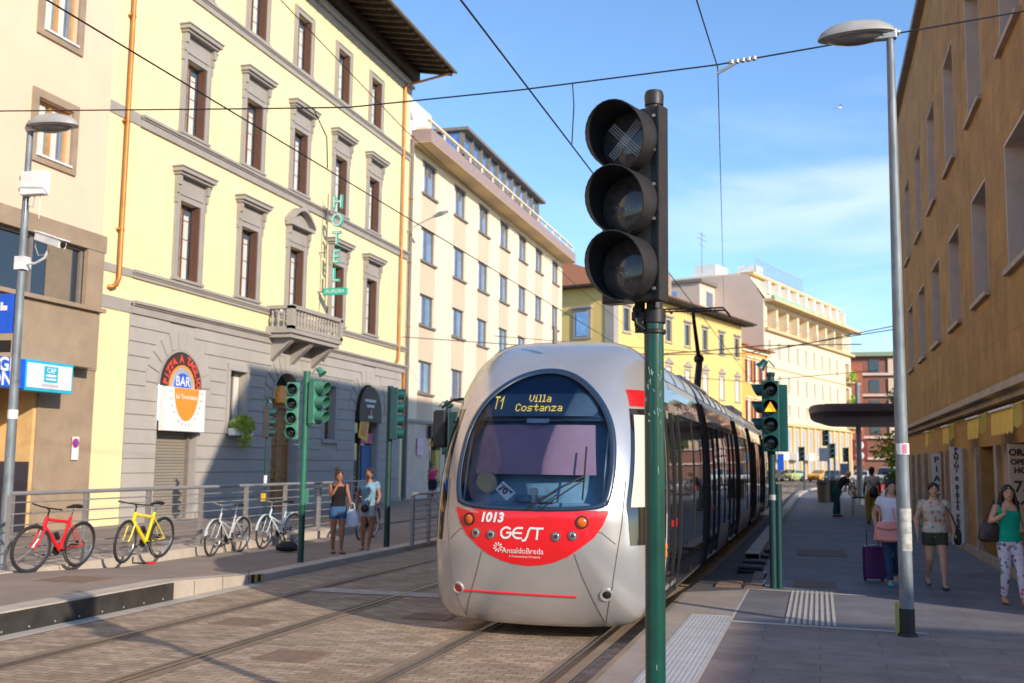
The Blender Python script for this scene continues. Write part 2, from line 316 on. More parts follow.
mu=N.new('ShaderNodeMath'); mu.operation='MULTIPLY'; L.new(cr.outputs[0],mu.inputs[0]); L.new(er.outputs[0],mu.inputs[1])
tint=N.new('ShaderNodeVectorMath'); tint.operation='MULTIPLY'; tint.inputs[1].default_value=(.90,1.08,1.27); L.new(sky.outputs[0],tint.inputs[0])
# one soft cloud bank low in the sky down the street
bn=N.new('ShaderNodeTexNoise'); bn.inputs['Scale'].default_value=3.2; bn.inputs['Detail'].default_value=7; bn.inputs['Distortion'].default_value=.5; L.new(mp.outputs[0],bn.inputs['Vector'])
zc_=N.new('ShaderNodeMath'); zc_.operation='MULTIPLY_ADD'; zc_.inputs[1].default_value=.10; L.new(bn.outputs['Fac'],zc_.inputs[0]); L.new(sx.outputs[2],zc_.inputs[2])
up_=N.new('ShaderNodeMapRange'); up_.interpolation_type='SMOOTHSTEP'; up_.inputs['From Min'].default_value=.315; up_.inputs['From Max'].default_value=.285; L.new(zc_.outputs[0],up_.inputs['Value'])
dn_=N.new('ShaderNodeMapRange'); dn_.interpolation_type='SMOOTHSTEP'; dn_.inputs['From Min'].default_value=.235; dn_.inputs['From Max'].default_value=.285; L.new(zc_.outputs[0],dn_.inputs['Value'])
az_=N.new('ShaderNodeMapRange'); az_.interpolation_type='SMOOTHSTEP'; az_.inputs['From Min'].default_value=-.30; az_.inputs['From Max'].default_value=.08; L.new(sx.outputs[0],az_.inputs['Value'])
b1_=N.new('ShaderNodeMath'); b1_.operation='MULTIPLY'; L.new(up_.outputs[0],b1_.inputs[0]); L.new(dn_.outputs[0],b1_.inputs[1]); b2_=N.new('ShaderNodeMath'); b2_.operation='MULTIPLY'; L.new(b1_.outputs[0],b2_.inputs[0]); L.new(az_.outputs[0],b2_.inputs[1])
b3_=N.new('ShaderNodeMath'); b3_.operation='MULTIPLY'; b3_.inputs[1].default_value=.34; L.new(b2_.outputs[0],b3_.inputs[0]); mxx=N.new('ShaderNodeMath'); mxx.operation='MAXIMUM'; L.new(b3_.outputs[0],mxx.inputs[0]); hf=N.new('ShaderNodeMath'); hf.operation='MULTIPLY'; hf.inputs[1].default_value=.45; L.new(mu.outputs[0],hf.inputs[0]); L.new(hf.outputs[0],mxx.inputs[1])
mx=N.new('ShaderNodeMix'); mx.data_type='RGBA'; L.new(mxx.outputs[0],mx.inputs['Factor']); L.new(tint.outputs[0],mx.inputs['A']); mx.inputs['B'].default_value=(7.4,7.3,7.3,1); L.new(mx.outputs['Result'],bg.inputs[0])
bg.inputs[1].default_value=.15
su=bpy.data.lights.new('sun','SUN'); su.energy=4.0; su.angle=R(.6); su.color=(1,.87,.70); so=bpy.data.objects.new('sun',su); col.objects.link(so)
ld=Vector((AZX*math.cos(R(EL)),AZY*math.cos(R(EL)),-math.sin(R(EL)))).normalized(); so.rotation_euler=ld.to_track_quat('-Z','Y').to_euler(); so.location=(20,-20,30)
cd=bpy.data.cameras.new('camera'); cam=bpy.data.objects.new('camera',cd); col.objects.link(cam); sc.camera=cam
cd.sensor_width=36; cd.lens=36*1050/1024; cd.clip_end=3000; cd.clip_start=.05
yaw=R(16.2261); pit=math.atan(120/1050); rol=.0128
F_=Vector((-math.sin(yaw)*math.cos(pit),math.cos(yaw)*math.cos(pit),math.sin(pit))); R_=Vector((math.cos(yaw),math.sin(yaw),0)); U_=R_.cross(F_)
R2=R_*math.cos(rol)+U_*math.sin(rol); U2=U_*math.cos(rol)-R_*math.sin(rol)
mw=Matrix((R2,U2,-F_)).transposed().to_4x4(); mw.translation=(0,0,1.95); cam.matrix_world=mw
cd.dof.use_dof=True; cd.dof.focus_distance=11; cd.dof.aperture_fstop=5.6
vs_=sc.view_settings; vs_.view_transform='Standard'; vs_.look='None'; vs_.exposure=.44; vs_.gamma=1; vs_.use_curve_mapping=False
cd.dof.focus_distance=8.5; cd.dof.aperture_fstop=2.6
# ------------------------------------------------------------------ ground
struct('ground',MB().add([(-900,-900,-.03),(900,-900,-.03),(900,1500,-.03),(-900,1500,-.03)],[(0,1,2,3)]),M['asphalt2'])
def grid(x0,x1,ys,zf,sub=1):
    m=MB()
    for a,b in zip(ys,ys[1:]): m.add([(x0,a,zf(a)),(x1,a,zf(a)),(x1,b,zf(b)),(x0,b,zf(b))],[(0,1,2,3)])
    return m
struct('tram_road',MB().add([(-8.7,-30,0),(-1.8,-30,0),(-1.8,95,0),(-8.7,95,0)],[(0,1,2,3)]),M['pavers'])
for cx in (-6.6,-3.05):
    for s in (-1,1):
        x=cx+s*.735; m=MB()
        m.add([(x-.15,-30,.004),(x+.15,-30,.004),(x+.15,140,.004),(x-.15,140,.004)],[(0,1,2,3)])
        struct('rail_bed',m,M['concrete'])
        a=-s  # groove on the inner side
        m=MB(); m.box(x-.03,-30,-.02,x+.03,140,.012); m.box(x+a*.075,-30,-.02,x+a*.09,140,.010)
        struct('tram_rail',m,M['railsteel'],bevel=0)
        struct('rail_groove',MB().add([(x+a*.03,-30,.0055),(x+a*.075,-30,.0055),(x+a*.075,140,.0055),(x+a*.03,140,.0055)],[(0,1,2,3)]),M['groove'])
struct('worn_crossing_line',MB().add([(-7.3,14.4,.008),(-5.1,14.4,.008),(-5.1,14.85,.008),(-7.3,14.85,.008)],[(0,1,2,3)]),M['whiteline'])
def cover(name,x0,y0,x1,y1,z,m=None):
    o=MB(); o.box(x0,y0,z-.02,x1,y1,z+.006); o.box(x0+.03,y0+.03,z,x1-.03,y1-.03,z+.009); struct(name,o,m or M['brown_cover'])
M['brown_cover']=mat('rusty_cast_cover',(.20,.13,.09),.8,var=.25,scale=9,fine=.15)
cover('manhole_cover',-6.95,11.2,-6.25,11.75,.0); cover('manhole_cover',-5.35,9.4,-4.75,10.0,.0); cover('manhole_cover',-5.0,12.4,-4.4,12.95,.0)
# left platform
def zp(y): return .25 if y<12.9 else (.25-.15*(y-12.9)/2.6 if y<15.5 else .10)
ys=[-30,12.9,13.5,14,14.5,15,15.5,60]
struct('platform_path',grid(-12,-8.62,ys,zp),M['walkL'])
m=MB()
for a,b in zip(ys,ys[1:]):
    m.add([(-8.62,a,zp(a)+.003),(-8.57,a,zp(a)+.003),(-8.57,b,zp(b)+.003),(-8.62,b,zp(b)+.003),(-8.57,a,-.02),(-8.57,b,-.02)],[(0,1,2,3),(2,1,4,5)])
    m.add([(-8.9,a,zp(a)+.004),(-8.62,a,zp(a)+.004),(-8.62,b,zp(b)+.004),(-8.9,b,zp(b)+.004)],[(0,1,2,3)])
struct('platform_kerb',m,M['kerb'])
m=MB().box(-8.57,-30,.0,-8.53,12.85,.235)
mb_=MB()
for i in range(60):
    y=12.6-i*.45; mb_.cyl((-8.531,y,.05),(-8.522,y,.05),.014,n=8)
o=root('buffer_plank',(-8.55,0,0),0,'black timber buffer plank bolted along the raised platform edge','buffer')
m.M=Matrix.Translation((8.55,0,0)); 
a=MB(); a.box(.0-.02,-30,.005,.02,12.85,.235); a.build('plank',mat('tarred_black_plank',(.035,.03,.026),.7,var=.4,scale=3,fine=.2,bump=.3),o,bevel=.004)
mb_=MB()
for i in range(60): y=12.6-i*.42; mb_.cyl((.02,y,.045),(.028,y,.045),.013,n=8)
mb_.build('bolt',M['galv'],o)
for k,(y,c) in enumerate(((14.98,'black'),(15.08,'ystripe'),(15.18,'black'),(15.28,'ystripe'))):
    if c=='ystripe' and 'ystripe' not in M: M['ystripe']=mat('worn_yellow_stripe',(.50,.36,.08),.8)
    struct('kerb_stripe',MB().add([(-8.566,y,.0),(-8.566,y+.1,.0),(-8.566,y+.1,zp(y)),(-8.566,y,zp(y))],[(0,1,2,3)]),M[c])
struct('kerb_foot_strip',MB().add([(-8.57,-30,.006),(-8.28,-30,.006),(-8.28,14.9,.006),(-8.57,14.9,.006)],[(0,1,2,3)]),M['kerb'])
m=MB()
for i in range(3): m.box(-8.572,13.4+i*.75,.0,-8.567,13.415+i*.75,.2)
struct('kerb_joint',m,M['groove'])
struct('platform_ramp_kerb',MB().box(-12.0,12.9-45,.0,-11.3,26.6,.27),M['kerb'])
cover('manhole_cover',-10.3,12.2,-9.5,12.9,.25)
struct('left_pavement',MB().box(-18.6,-30,-.02,-12.0,95,.14),M['walkL'])
# right sidewalk
m=MB(); m.add([(-1.85,-30,.15),(-1.0,-30,.15),(-1.0,12.6,.15),(-1.85,12.6,.15)],[(0,1,2,3)]); 
m.add([(-1.85,12.6,.15),(-1.0,12.6,.15),(-1.0,15.9,.15),(-1.85,15.2,.15)],[(0,1,2,3)])
struct('shoulder',m,mat('dusty_sett_shoulder',(.30,.25,.215),.85,var=.16,scale=2,fine=.14,bump=.3))
struct('sidewalk_near',MB().add([(-1.0,-30,.151),(14,-30,.151),(14,12.6,.151),(-1.0,12.6,.151)],[(0,1,2,3)]),M['walk'])
m=MB(); N_=16; cur=[(-1.1,16)]; 
curve=[(-1.1,60),(-.9,72),(-.3,82),(.8,90),(2.5,95),(6,98),(30,100)]
poly=[(-1.0,12.6),(-1.0,15.9),(-1.1,20)]+curve+[(30,12.6)]
m.add([(x,y,.150) for x,y in poly],[tuple(range(len(poly)))]); struct('sidewalk_far',m,M['walk2'])
m=MB(); kl=[(-1.1,20.6)]+curve
for a,b in zip(kl,kl[1:]):
    m.add([(a[0]-.26,a[1],.28),(a[0],a[1],.28),(b[0],b[1],.28),(b[0]-.26,b[1],.28),(a[0]-.26,a[1],-.02),(b[0]-.26,b[1],-.02),(a[0],a[1],.1),(b[0],b[1],.1)],[(0,1,2,3),(0,3,5,4),(1,6,7,2)])
struct('right_kerb',m,M['kerb'])
struct('shoulder_far',MB().add([(-1.85,15.2,.149),(-1.0,15.9,.149),(-1.1,20,.1),(-1.26,60,.02),(-1.75,60,.02),(-1.85,19,.04)],[(0,1,2,3,4,5)]),M['asphalt'])
m=MB(); m.box(-1.86,-30,-.02,-1.80,15.2,.152); struct('shoulder_edge',m,M['concrete'])
def slab(name,x0,y0,x1,y1,z,mm): return struct(name,MB().add([(x0,y0,z),(x1,y0,z),(x1,y1,z),(x0,y1,z)],[(0,1,2,3)]),mm)
# tactile strips (ridged)
m=MB(); m.add([(-1.50,-5,.155),(-1.02,-5,.155),(-1.02,13.05,.155),(-1.50,13.05,.155)],[(0,1,2,3)])
for i in range(11): x=-1.475+i*.043; m.box(x,-5,.154,x+.018,13.03,.158)
for i in range(60): y=13-i*.30; m.box(-1.5,y,.1545,-1.02,y+.008,.1570)
struct('tactile_strip',m,M['tactile'])
m=MB(); m.add([(-.42,12.6,.155),(.16,12.7,.155),(.2,16,.155),(-.38,15.9,.155)],[(0,1,2,3)]); struct('tactile_strip_base',m,M['walk2'])
m=MB()
for i in range(9): 
    x=-.40+i*.066; m.add([(x,12.62,.160),(x+.036,12.62,.160),(x+.038,15.95,.160),(x+.002,15.95,.160)],[(0,1,2,3)])
struct('tactile_strip_ridges',m,M['tactile2'])
m=MB(); m.add([(-1.0,12.54,.156),(1.1,12.42,.156),(1.1,12.50,.156),(-1.0,12.68,.156)],[(0,1,2,3)]); m.add([(-1.02,15.88,.156),(.6,15.66,.156),(.6,15.78,.156),(-1.02,16.0,.156)],[(0,1,2,3)]); m.add([(-1.02,9,.153),(-.99,9,.153),(-.99,15.9,.153),(-1.02,15.9,.153)],[(0,1,2,3)])
m.add([(-.84,16.3,.156),(-.79,16.3,.156),(-.86,18.6,.156),(-.91,18.6,.156)],[(0,1,2,3)])
struct('pale_joint_line',m,M['tactile2'])
for a in ((-.4,16.5,.24,17.4),(-.45,22.1,.53,23.8),(-1.08,15.95,-.8,16.7),(-1.04,17.3,-.84,18.3),(-1.5,16.2,-1.15,16.9)): cover('pavement_cover',*a,.15)
for i,(y) in enumerate((18.9,20.0,21.3,22.7)):
    m=MB(); m.box(-.22,-.28,0,.22,.28,.05); m.box(-.2,-.24,.05,.2,.24,.10); o=m.build('kerb_block',M['rubber'],None,bevel=.03,loc=(-1.15,y,.12))
    tag(o,['low black rubber kerb block nearest the amber signal','second low black rubber block behind the amber signal','third low black rubber block beside the tram','farthest low black rubber block beside the tram'][i],'kerb block','rubber blocks along the kerb')
# ------------------------------------------------------------------ facade helper
class Fac:
    """local frame: x along facade, -y towards the viewer, z up. u0 = value of u at the root"""
    def __init__(s,name,loc,rz,u0,label,cat='building',group=None):
        s.o=root(name,loc,rz,label,cat,group); s.u0=u0
    def mb(s): return MB(Matrix.Translation((-s.u0,0,0)))
def wall(m,u0,u1,z0,z1,ops,v=0,d=.25,back=None):
    """front skin with openings (a,b,c,e[,arch]) and reveals of depth d"""
    us=sorted({u0,u1,*[q for o in ops for q in o[:2]]}); zs=sorted({z0,z1,*[q for o in ops for q in o[2:4]]})
    us=[u for u in us if u0<=u<=u1]; zs=[z for z in zs if z0<=z<=z1]
    for a,b in zip(us,us[1:]):
        run=None
        for c,e in zip(zs,zs[1:]):
            cu,cz=(a+b)/2,(c+e)/2
            hit=any(o[0]<cu<o[1] and o[2]<cz<o[3] for o in ops)
            if not hit: m.add([(a,v,c),(b,v,c),(b,v,e),(a,v,e)],[(0,1,2,3)])
    for o in ops:
        a,b,c,e=o[:4]
        if len(o)>4:   # arch: crown at e, springing at e-r
            r=(b-a)/2; cx=(a+b)/2; n=12; zsp=e-r
            pts=[(cx-r*math.cos(PI*i/n),zsp+r*math.sin(PI*i/n)) for i in range(n+1)]
            for p,q in zip(pts,pts[1:]):
                m.add([(p[0],v,p[1]),(q[0],v,q[1]),(q[0],v,e+.0),(p[0],v,e+.0)],[(0,1,2,3)])
                m.add([(p[0],v,p[1]),(q[0],v,q[1]),(q[0],v+d,q[1]),(p[0],v+d,p[1])],[(0,1,2,3)])
            m.add([(a,v,c),(a,v,zsp),(a,v+d,zsp),(a,v+d,c)],[(0,1,2,3)]); m.add([(b,v,c),(b,v,zsp),(b,v+d,zsp),(b,v+d,c)],[(0,1,2,3)])
            m.add([(a,v,c),(b,v,c),(b,v+d,c),(a,v+d,c)],[(0,1,2,3)])
        else:
            for p,q in (((a,c),(b,c)),((b,c),(b,e)),((b,e),(a,e)),((a,e),(a,c))):
                m.add([(p[0],v,p[1]),(q[0],v,q[1]),(q[0],v+d,q[1]),(p[0],v+d,p[1])],[(0,1,2,3)])
    return m
def shell(m,u0,u1,v0,v1,z0,z1):   # sides, back, top of a block (front left open)
    m.add([(u0,v0,z0),(u1,v0,z0),(u1,v1,z0),(u0,v1,z0),(u0,v0,z1),(u1,v0,z1),(u1,v1,z1),(u0,v1,z1)],[(1,2,6,5),(2,3,7,6),(3,0,4,7),(4,5,6,7)])
def frame(m,a,b,c,e,v,wd,d,proud=0):  # rectangular picture frame
    m.box(a,v-proud,c,a+wd,v+d,e); m.box(b-wd,v-proud,c,b,v+d,e); m.box(a+wd,v-proud,e-wd,b-wd,v+d,e); m.box(a+wd,v-proud,c,b-wd,v+d,c+wd)
# ------------------------------------------------------------------ HOTEL (yellow palace)
H=Fac('hotel_building',(-18,33.7,0),PI/2,33.7,'pale yellow four storey hotel palace with grey rusticated ground floor and deep timber eaves')
UC=[23.6+3.37*i for i in (1,2,3,4,5)]  # window axes
UC=[26.95,30.4,33.7,37.1,40.35]
ops=[]
for u in UC:
    ops+= [(u-.53,u+.53,7.2,9.5),(u-.53,u+.53,11.6,13.85),(u-.53,u+.53,16.15,18.2)]
m=wall(H.mb(),23.1,44.35,6.0,19.6,ops); shell(m,23.1,44.35,0,14,6.0,19.6); m.box(23.1,0,.1,24.4,.3,5.999)
m.box(44.0,0.02,.1,44.35,.3,5.99)
m.build('wall',M['yellow'],H.o)
gops=[(25.85,27.9,.15,5.03,1),(29.6,30.62,2.85,4.74),(32.4,34.3,.15,4.95,1),(36.35,37.3,2.7,4.75),(39.15,41.5,.15,5.05,1)]
m=wall(H.mb(),24.4,44.0,.1,6.0,gops,v=0,d=.35); m.box(24.4,.0,.1,24.41,.3,6)
base=m.build('base_wall',M['greyrust'],H.o)
# rusticated blocks, standing proud of the base wall
def inop(u,z,pad=.0):
    for o in gops:
        r=(o[1]-o[0])/2; cx=(o[0]+o[1])/2
        if len(o)>4:
            zs=o[3]-r; 
            if z<zs:
                if abs(u-cx)<r+pad: return True
            elif math.hypot(u-cx,z-zs)<r+pad+.62: return True
        elif o[0]-pad-.16<u<o[1]+pad+.16 and o[2]-.2<z<o[3]+.28: return True
    return False
rnd=random.Random(3); m=H.mb(); z=.3
rows=[]
while z<5.75:
    h=.40; step=.05; u=24.42; st=None; runs=[]
    while u<43.98:
        f=inop(u,z+.05,.02) or inop(u,z+h-.05,.02)
        if not f and st is None: st=u
        if f and st is not None: runs.append((st,u-.03)); st=None
        u+=step
    if st is not None: runs.append((st,43.95))
    for a,b in runs:
        if b-a>.15: m.box(a,-.035,z+.013,b,.0,z+h-.013)
    z+=h
for o in gops:
    if len(o)<5: continue
    r=(o[1]-o[0])/2; cx=(o[0]+o[1])/2; zs=o[3]-r; n=11
    for i in range(n):
        t0=PI*i/n+.03; t1=PI*(i+1)/n-.03; ro=r+.60; ri=r+.09
        m.pv([(cx-q*math.cos(t),zs+q*math.sin(t)) for q,t in ((ri,t0),(ro,t0),(ro,(t0+t1)/2),(ro,t1),(ri,t1))],-.035,0)
m.build('rustication',M['greyrust'],base)
m=H.mb()
for o in gops:
    if len(o)<5: continue
    r=(o[1]-o[0])/2; cx=(o[0]+o[1])/2; zs=o[3]-r; n=16
    for i in range(n):
        t0=PI*i/n;t1=PI*(i+1)/n
        m.pv([(cx-q*math.cos(t),zs+q*math.sin(t)) for q,t in ((r,t0),(r+.08,t0),(r+.08,t1),(r,t1))],-.06,0.01)
m.box(24.4,-.08,.14,25.8,.0,.32); m.box(27.95,-.08,.14,32.35,0,.32); m.box(34.35,-.08,.14,39.1,0,.32); m.box(41.55,-.08,.14,44.0,0,.32)
build_split(m,'arch_moulding',M['greystone'],base)
# string courses
m=H.mb()
def string(m,u0,u1,z,h=.28,p=.14):
    m.box(u0,-p*.45,z-h,u1,0.001,z-.07); m.box(u0,-p,z-.08,u1,0.002,z); m.box(u0,-p*.7,z-.13,u1,0.0015,z-.08)
string(m,24.4,44.3,6.2,.34,.20); string(m,24.4,44.3,7.06,.22,.13); string(m,24.4,44.3,11.45,.34,.16); string(m,24.4,44.3,16.08,.3,.14)
m.box(23.1,-.03,5.86,24.4,.0,6.2); m.box(23.1,-.03,6.84,24.4,0,7.06); m.box(23.1,-.03,11.12,24.4,0,11.45); m.box(23.1,-.03,15.8,24.4,0,16.08)
m.box(24.4,-.06,18.95,44.36,.01,19.25); m.box(24.4,-.20,19.2,44.36,.02,19.32); m.box(23.1,-.06,19.3,44.36,.01,19.62)
m.build('string_courses',M['greystone'],H.o)
# windows
def hotel_window(u,z0,z1,style):
    m=H.mb(); a,b=u-.53,u+.53; frame(m,a,b,z0,z1,.2,.055,.06); m.box(u-.035,.19,z0+.05,u+.035,.25,z1-.05)
    for q in (.30,.55,.8): m.box(a+.05,.205,z0+(z1-z0)*q-.012,b-.05,.235,z0+(z1-z0)*q+.012)
    win=m.build('window',M['wood'],H.o)
    m=H.mb(); m.box(a+.03,.225,z0+.03,b-.03,.235,z1-.03); m.build('pane',M['skyglass'],win)
    m=H.mb(); m.box(a+.05,.215,z0+.05,u-.04,.222,z1-.06); m.box(u+.05,.215,z0+.05,b-.22,.222,z1-.3); m.build('curtain',M['curtain'],win)
    for s in (1,): # folded shutters on the jambs
        m=H.mb(); x=b-.03; m.box(x-.10,-.06,z0+.02,x,.17,z1-.03); m.build('shutter',M['shutter'],win)
    m=H.mb(); x=a+.03; m.box(x,-.04,z0+.02,x+.06,.17,z1-.03); m.build('shutter',M['shutter'],win)
    m=H.mb(); w_=.23
    m.box(a-w_,-.07,z0-.02,a,.01,z1+.0); m.box(b,-.07,z0-.02,b+w_,.01,z1+.0); m.box(a-w_,-.07,z1,b+w_,.01,z1+.24)
    m.box(a-w_+.03,-.10,z0,a-w_+.07,0,z1+.2); m.box(b+w_-.07,-.10,z0,b+w_-.03,0,z1+.2); m.box(a-.05,-.10,z1+.17,b+.05,0,z1+.21)
    m.box(a-w_-.04,-.13,z0-.1,b+w_+.04,.01,z0-.02)
    if style>=1:
        m.box(a-w_,-.06,z1+.24,b+w_,.01,z1+.72)
        for s in (a-w_-.05,b+w_-.08):   # consoles
            m.box(s,-.20,z1+.42,s+.13,-.0,z1+.74); m.box(s+.01,-.15,z1+.18,s+.12,-.0,z1+.42); m.box(s+.02,-.11,z1-.1,s+.11,0,z1+.18)
    if style==1:
        m.box(a-w_-.16,-.34,z1+.80,b+w_+.16,.01,z1+.92); m.box(a-w_-.1,-.26,z1+.72,b+w_+.1,.005,z1+.80); m.box(a-w_-.2,-.38,z1+.92,b+w_+.2,.008,z1+.96)
    if style==2:
        A,B=a-w_-.14,b+w_+.14; n=14; R0=.95
        m.box(A,-.3,z1+.72,B,.01,z1+.84)
        pts=[(A+(B-A)*i/n,z1+.84+.52*math.sin(PI*i/n)) for i in range(n+1)]
        for p,q in zip(pts,pts[1:]):
            m.pv([p,q,(q[0],q[1]+.13),(p[0],p[1]+.13)],-.34,.01); m.pv([(p[0],z1+.8),(q[0],z1+.8),q,p],-.08,.012)
    m.build('surround',M['greystone'],win)
    return win
wn=hotel_window(UC[0],7.2,9.5,1)
for u in (UC[1],UC[3],UC[4]): copy_tree(wn,H.o,(u-UC[0],0,0))
hotel_window(UC[2],7.2,9.5,2)
wn=hotel_window(UC[0],11.6,13.85,1)
for u in UC[1:]: copy_tree(wn,H.o,(u-UC[0],0,0))
wn=hotel_window(UC[0],16.15,18.2,0)
for u in UC[1:]: copy_tree(wn,H.o,(u-UC[0],0,0))
# eaves
m=H.mb(); U1=44.7
m.add([(22.5,-2.05,19.95),(U1,-2.05,19.95),(U1,.3,20.35),(22.5,.3,20.35)],[(0,1,2,3)])
m.add([(22.5,-2.05,20.02),(U1,-2.05,20.02),(U1,6,22.4),(22.5,6,22.4)],[(0,1,2,3)])
m.add([(22.5,13,19.9),(U1,13,19.9),(U1,6,22.4),(22.5,6,22.4)],[(0,1,2,3)])
m.add([(U1,-2.05,19.95),(U1,-2.05,20.02),(U1,6,22.4),(U1,13,19.9),(U1,.3,20.35)],[(0,1,2,3,4)])
m.box(22.5,-2.08,19.93,U1,-2.04,20.05)
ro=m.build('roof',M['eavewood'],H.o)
m=H.mb(); u=22.8
while u<44.6:
    m.add([(u,-1.95,19.80),(u+.13,-1.95,19.80),(u+.13,.05,20.16),(u,.05,20.16),(u,-1.95,19.96),(u+.13,-1.95,19.96),(u+.13,.05,20.32),(u,.05,20.32)],[(0,3,2,1),(4,5,6,7),(0,1,5,4),(1,2,6,5),(3,0,4,7)]); u+=.62
m.box(22.5,-.35,19.62,44.6,.0,20.1)
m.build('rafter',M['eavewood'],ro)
m=H.mb(); m.tube([(22.4,-2.12,19.98),(U1,-2.12,19.98)],.07,8); m.build('gutter',M['greypipe'],ro)
# balcony
m=H.mb(); B0,B1=31.75,35.7
m.box(B0,-1.0,6.20,B1,0,6.34); m.box(B0+.08,-.92,6.05,B1-.08,0,6.20); 
m.box(B0,-1.02,7.02,B1,-.80,7.16); m.box(B0,-1.02,6.34,B1,-.80,6.44)
for x in (B0,B1-.22):
    m.box(x,-1.02,6.34,x+.22,-.8,7.12); m.box(x,-.8,7.02,x+.22,0,7.14); m.box(x,-.8,6.34,x+.22,0,6.42)
bal=m.build('balcony',M['greystone'],H.o)
bp=[(.045,0),(.05,.04),(.03,.08),(.065,.2),(.06,.28),(.032,.42),(.05,.5),(.045,.58)]
m=H.mb()
for i in range(15): m.lathe(bp,8,(B0+.36+i*(B1-B0-.72)/14,-.91,6.44))
for i in range(3):
    for x in (B0+.11,B1-.11): m.lathe(bp,8,(x,-.2-i*.22,6.43))
m.build('baluster',M['greystone'],bal,smooth=True)
m=H.mb()
for x in (B0+.35,33.55,B1-.6): m.add([(x,0,5.25),(x+.26,0,5.25),(x+.26,0,6.05),(x,0,6.05),(x,-.85,6.05),(x+.26,-.85,6.05),(x,-.7,5.88),(x+.26,-.7,5.88),(x,-.25,5.5),(x+.26,-.25,5.5)],[(0,3,4,6,8),(1,9,7,5,2),(4,5,7,6),(6,7,9,8),(8,9,1,0)])
build_split(m,'corbel',M['greystone'],bal)
# downpipes
def pipe(m_,fac,pts,mt,name='downpipe',r=.06):
    mm=fac.mb(); mm.tube(pts,r,10); 
    for z in (8,11,14,17):
        if min(p[2] for p in pts)<z<max(p[2] for p in pts): mm.box(pts[0][0]-.09,-.16,z,pts[0][0]+.09,0,z+.05)
    return mm.build(name,mt,fac.o,smooth=True)
pipe(0,H,[(23.7,-.13,19.9),(23.7,-.13,6.7),(23.6,-.13,6.5),(23.45,-.1,6.42),(23.4,-.02,6.42)],M['copper'])
pipe(0,H,[(44.5,-1.9,19.9),(43.6,-.35,19.2),(43.35,-.14,19.0),(43.35,-.14,6.6),(43.2,-.14,6.3),(43.05,-.1,6.2)],M['copper'])
pipe(0,H,[(44.1,-.1,5.9),(44.1,-.1,3.2)],M['copper'])
# bar entrance: rolling shutter and arch sign
m=H.mb(); m.box(25.86,.22,.16,27.9,.28,3.0); H_sh=m.build('roller_shutter',M['rolldoor'],H.o)
m=H.mb(); m.box(26.02,.12,.16,26.1,.22,3.0); m.box(27.66,.12,.16,27.74,.22,3.0); build_split(m,'shutter_rail',M['greypipe'],H_sh)
S=Fac('bar_sign',(-17.95,26.88,2.85),PI/2,26.88,'arched red and blue bar sign above white panel with orange half disc over roller shutter','sign')
def arcpoly(cx,cz,r,a0=0,a1=PI,n=20): return [(cx+r*math.cos(a0+(a1-a0)*i/n),cz+r*math.sin(a0+(a1-a0)*i/n)) for i in range(n+1)]
zc=1.13; cx=26.88
m=S.mb(); m.pv(arcpoly(cx,zc,1.02),-.04,.0); bp_=m.build('arch_panel',M['darkprint'],S.o)
m=S.mb(); m.pv(arcpoly(cx,zc,.66),-.055,-.04); m.build('orange_arc',M['orange'],bp_)
m=S.mb(); m.pv(arcpoly(cx,zc,.58),-.062,-.055); m.build('grey_arc',M['greymark'],bp_)
m=S.mb(); m.pv(arcpoly(cx,zc,.42),-.07,-.062); m.build('blue_disc',M['blue'],bp_)
m=S.mb(); wtext(m,'BAR',.40,cx,zc+.17,-.075,off=.006); m.build('lettering',M['white'],bp_)
m=S.mb(); st='PIZZA A TAGLIO'
for i,ch in enumerate(st):
    if ch==' ': continue
    t=PI-PI*(i+.7)/(len(st)+.4); vs,fs=text_mesh(ch,.30,.014); c_,s_=math.cos(t-PI/2),math.sin(t-PI/2); px,pz=cx+.83*math.cos(t),zc+.83*math.sin(t)
    m.add([(px+x*c_-y*s_,-.06,pz+x*s_+y*c_) for x,y,z_ in vs],fs)
m.build('lettering',M['neonred'],bp_)
m=S.mb(); m.box(cx-1.0,-.22,-.15,cx+1.0,-.0,zc-.02); bx=m.build('panel',M['white'],S.o,bevel=.01)
m=S.mb(); m.pv([(cx+.62*math.cos(t),zc-.03+1.0*math.sin(t)*.95) for t in [PI+PI*i/20 for i in range(21)]],-.23,-.22); m.build('orange_half_disc',M['orange'],bx)
m=S.mb(); wtext(m,'La Tavernetta',.19,cx,zc-.28,-.235,off=.003); m.build('lettering',M['white'],bx)
m=S.mb(); wtext
for i in range(15):
    t=PI+PI*(i+.5)/15; px,pz=cx+.80*math.cos(t),zc-.03+1.12*math.sin(t)*.95
    if i in (4,9): continue
    m.cb((px,-.224,pz),(.05,.006,.07),ry=-(t-1.5*PI))
m.build('grey_dashes',M['greymark'],bx)
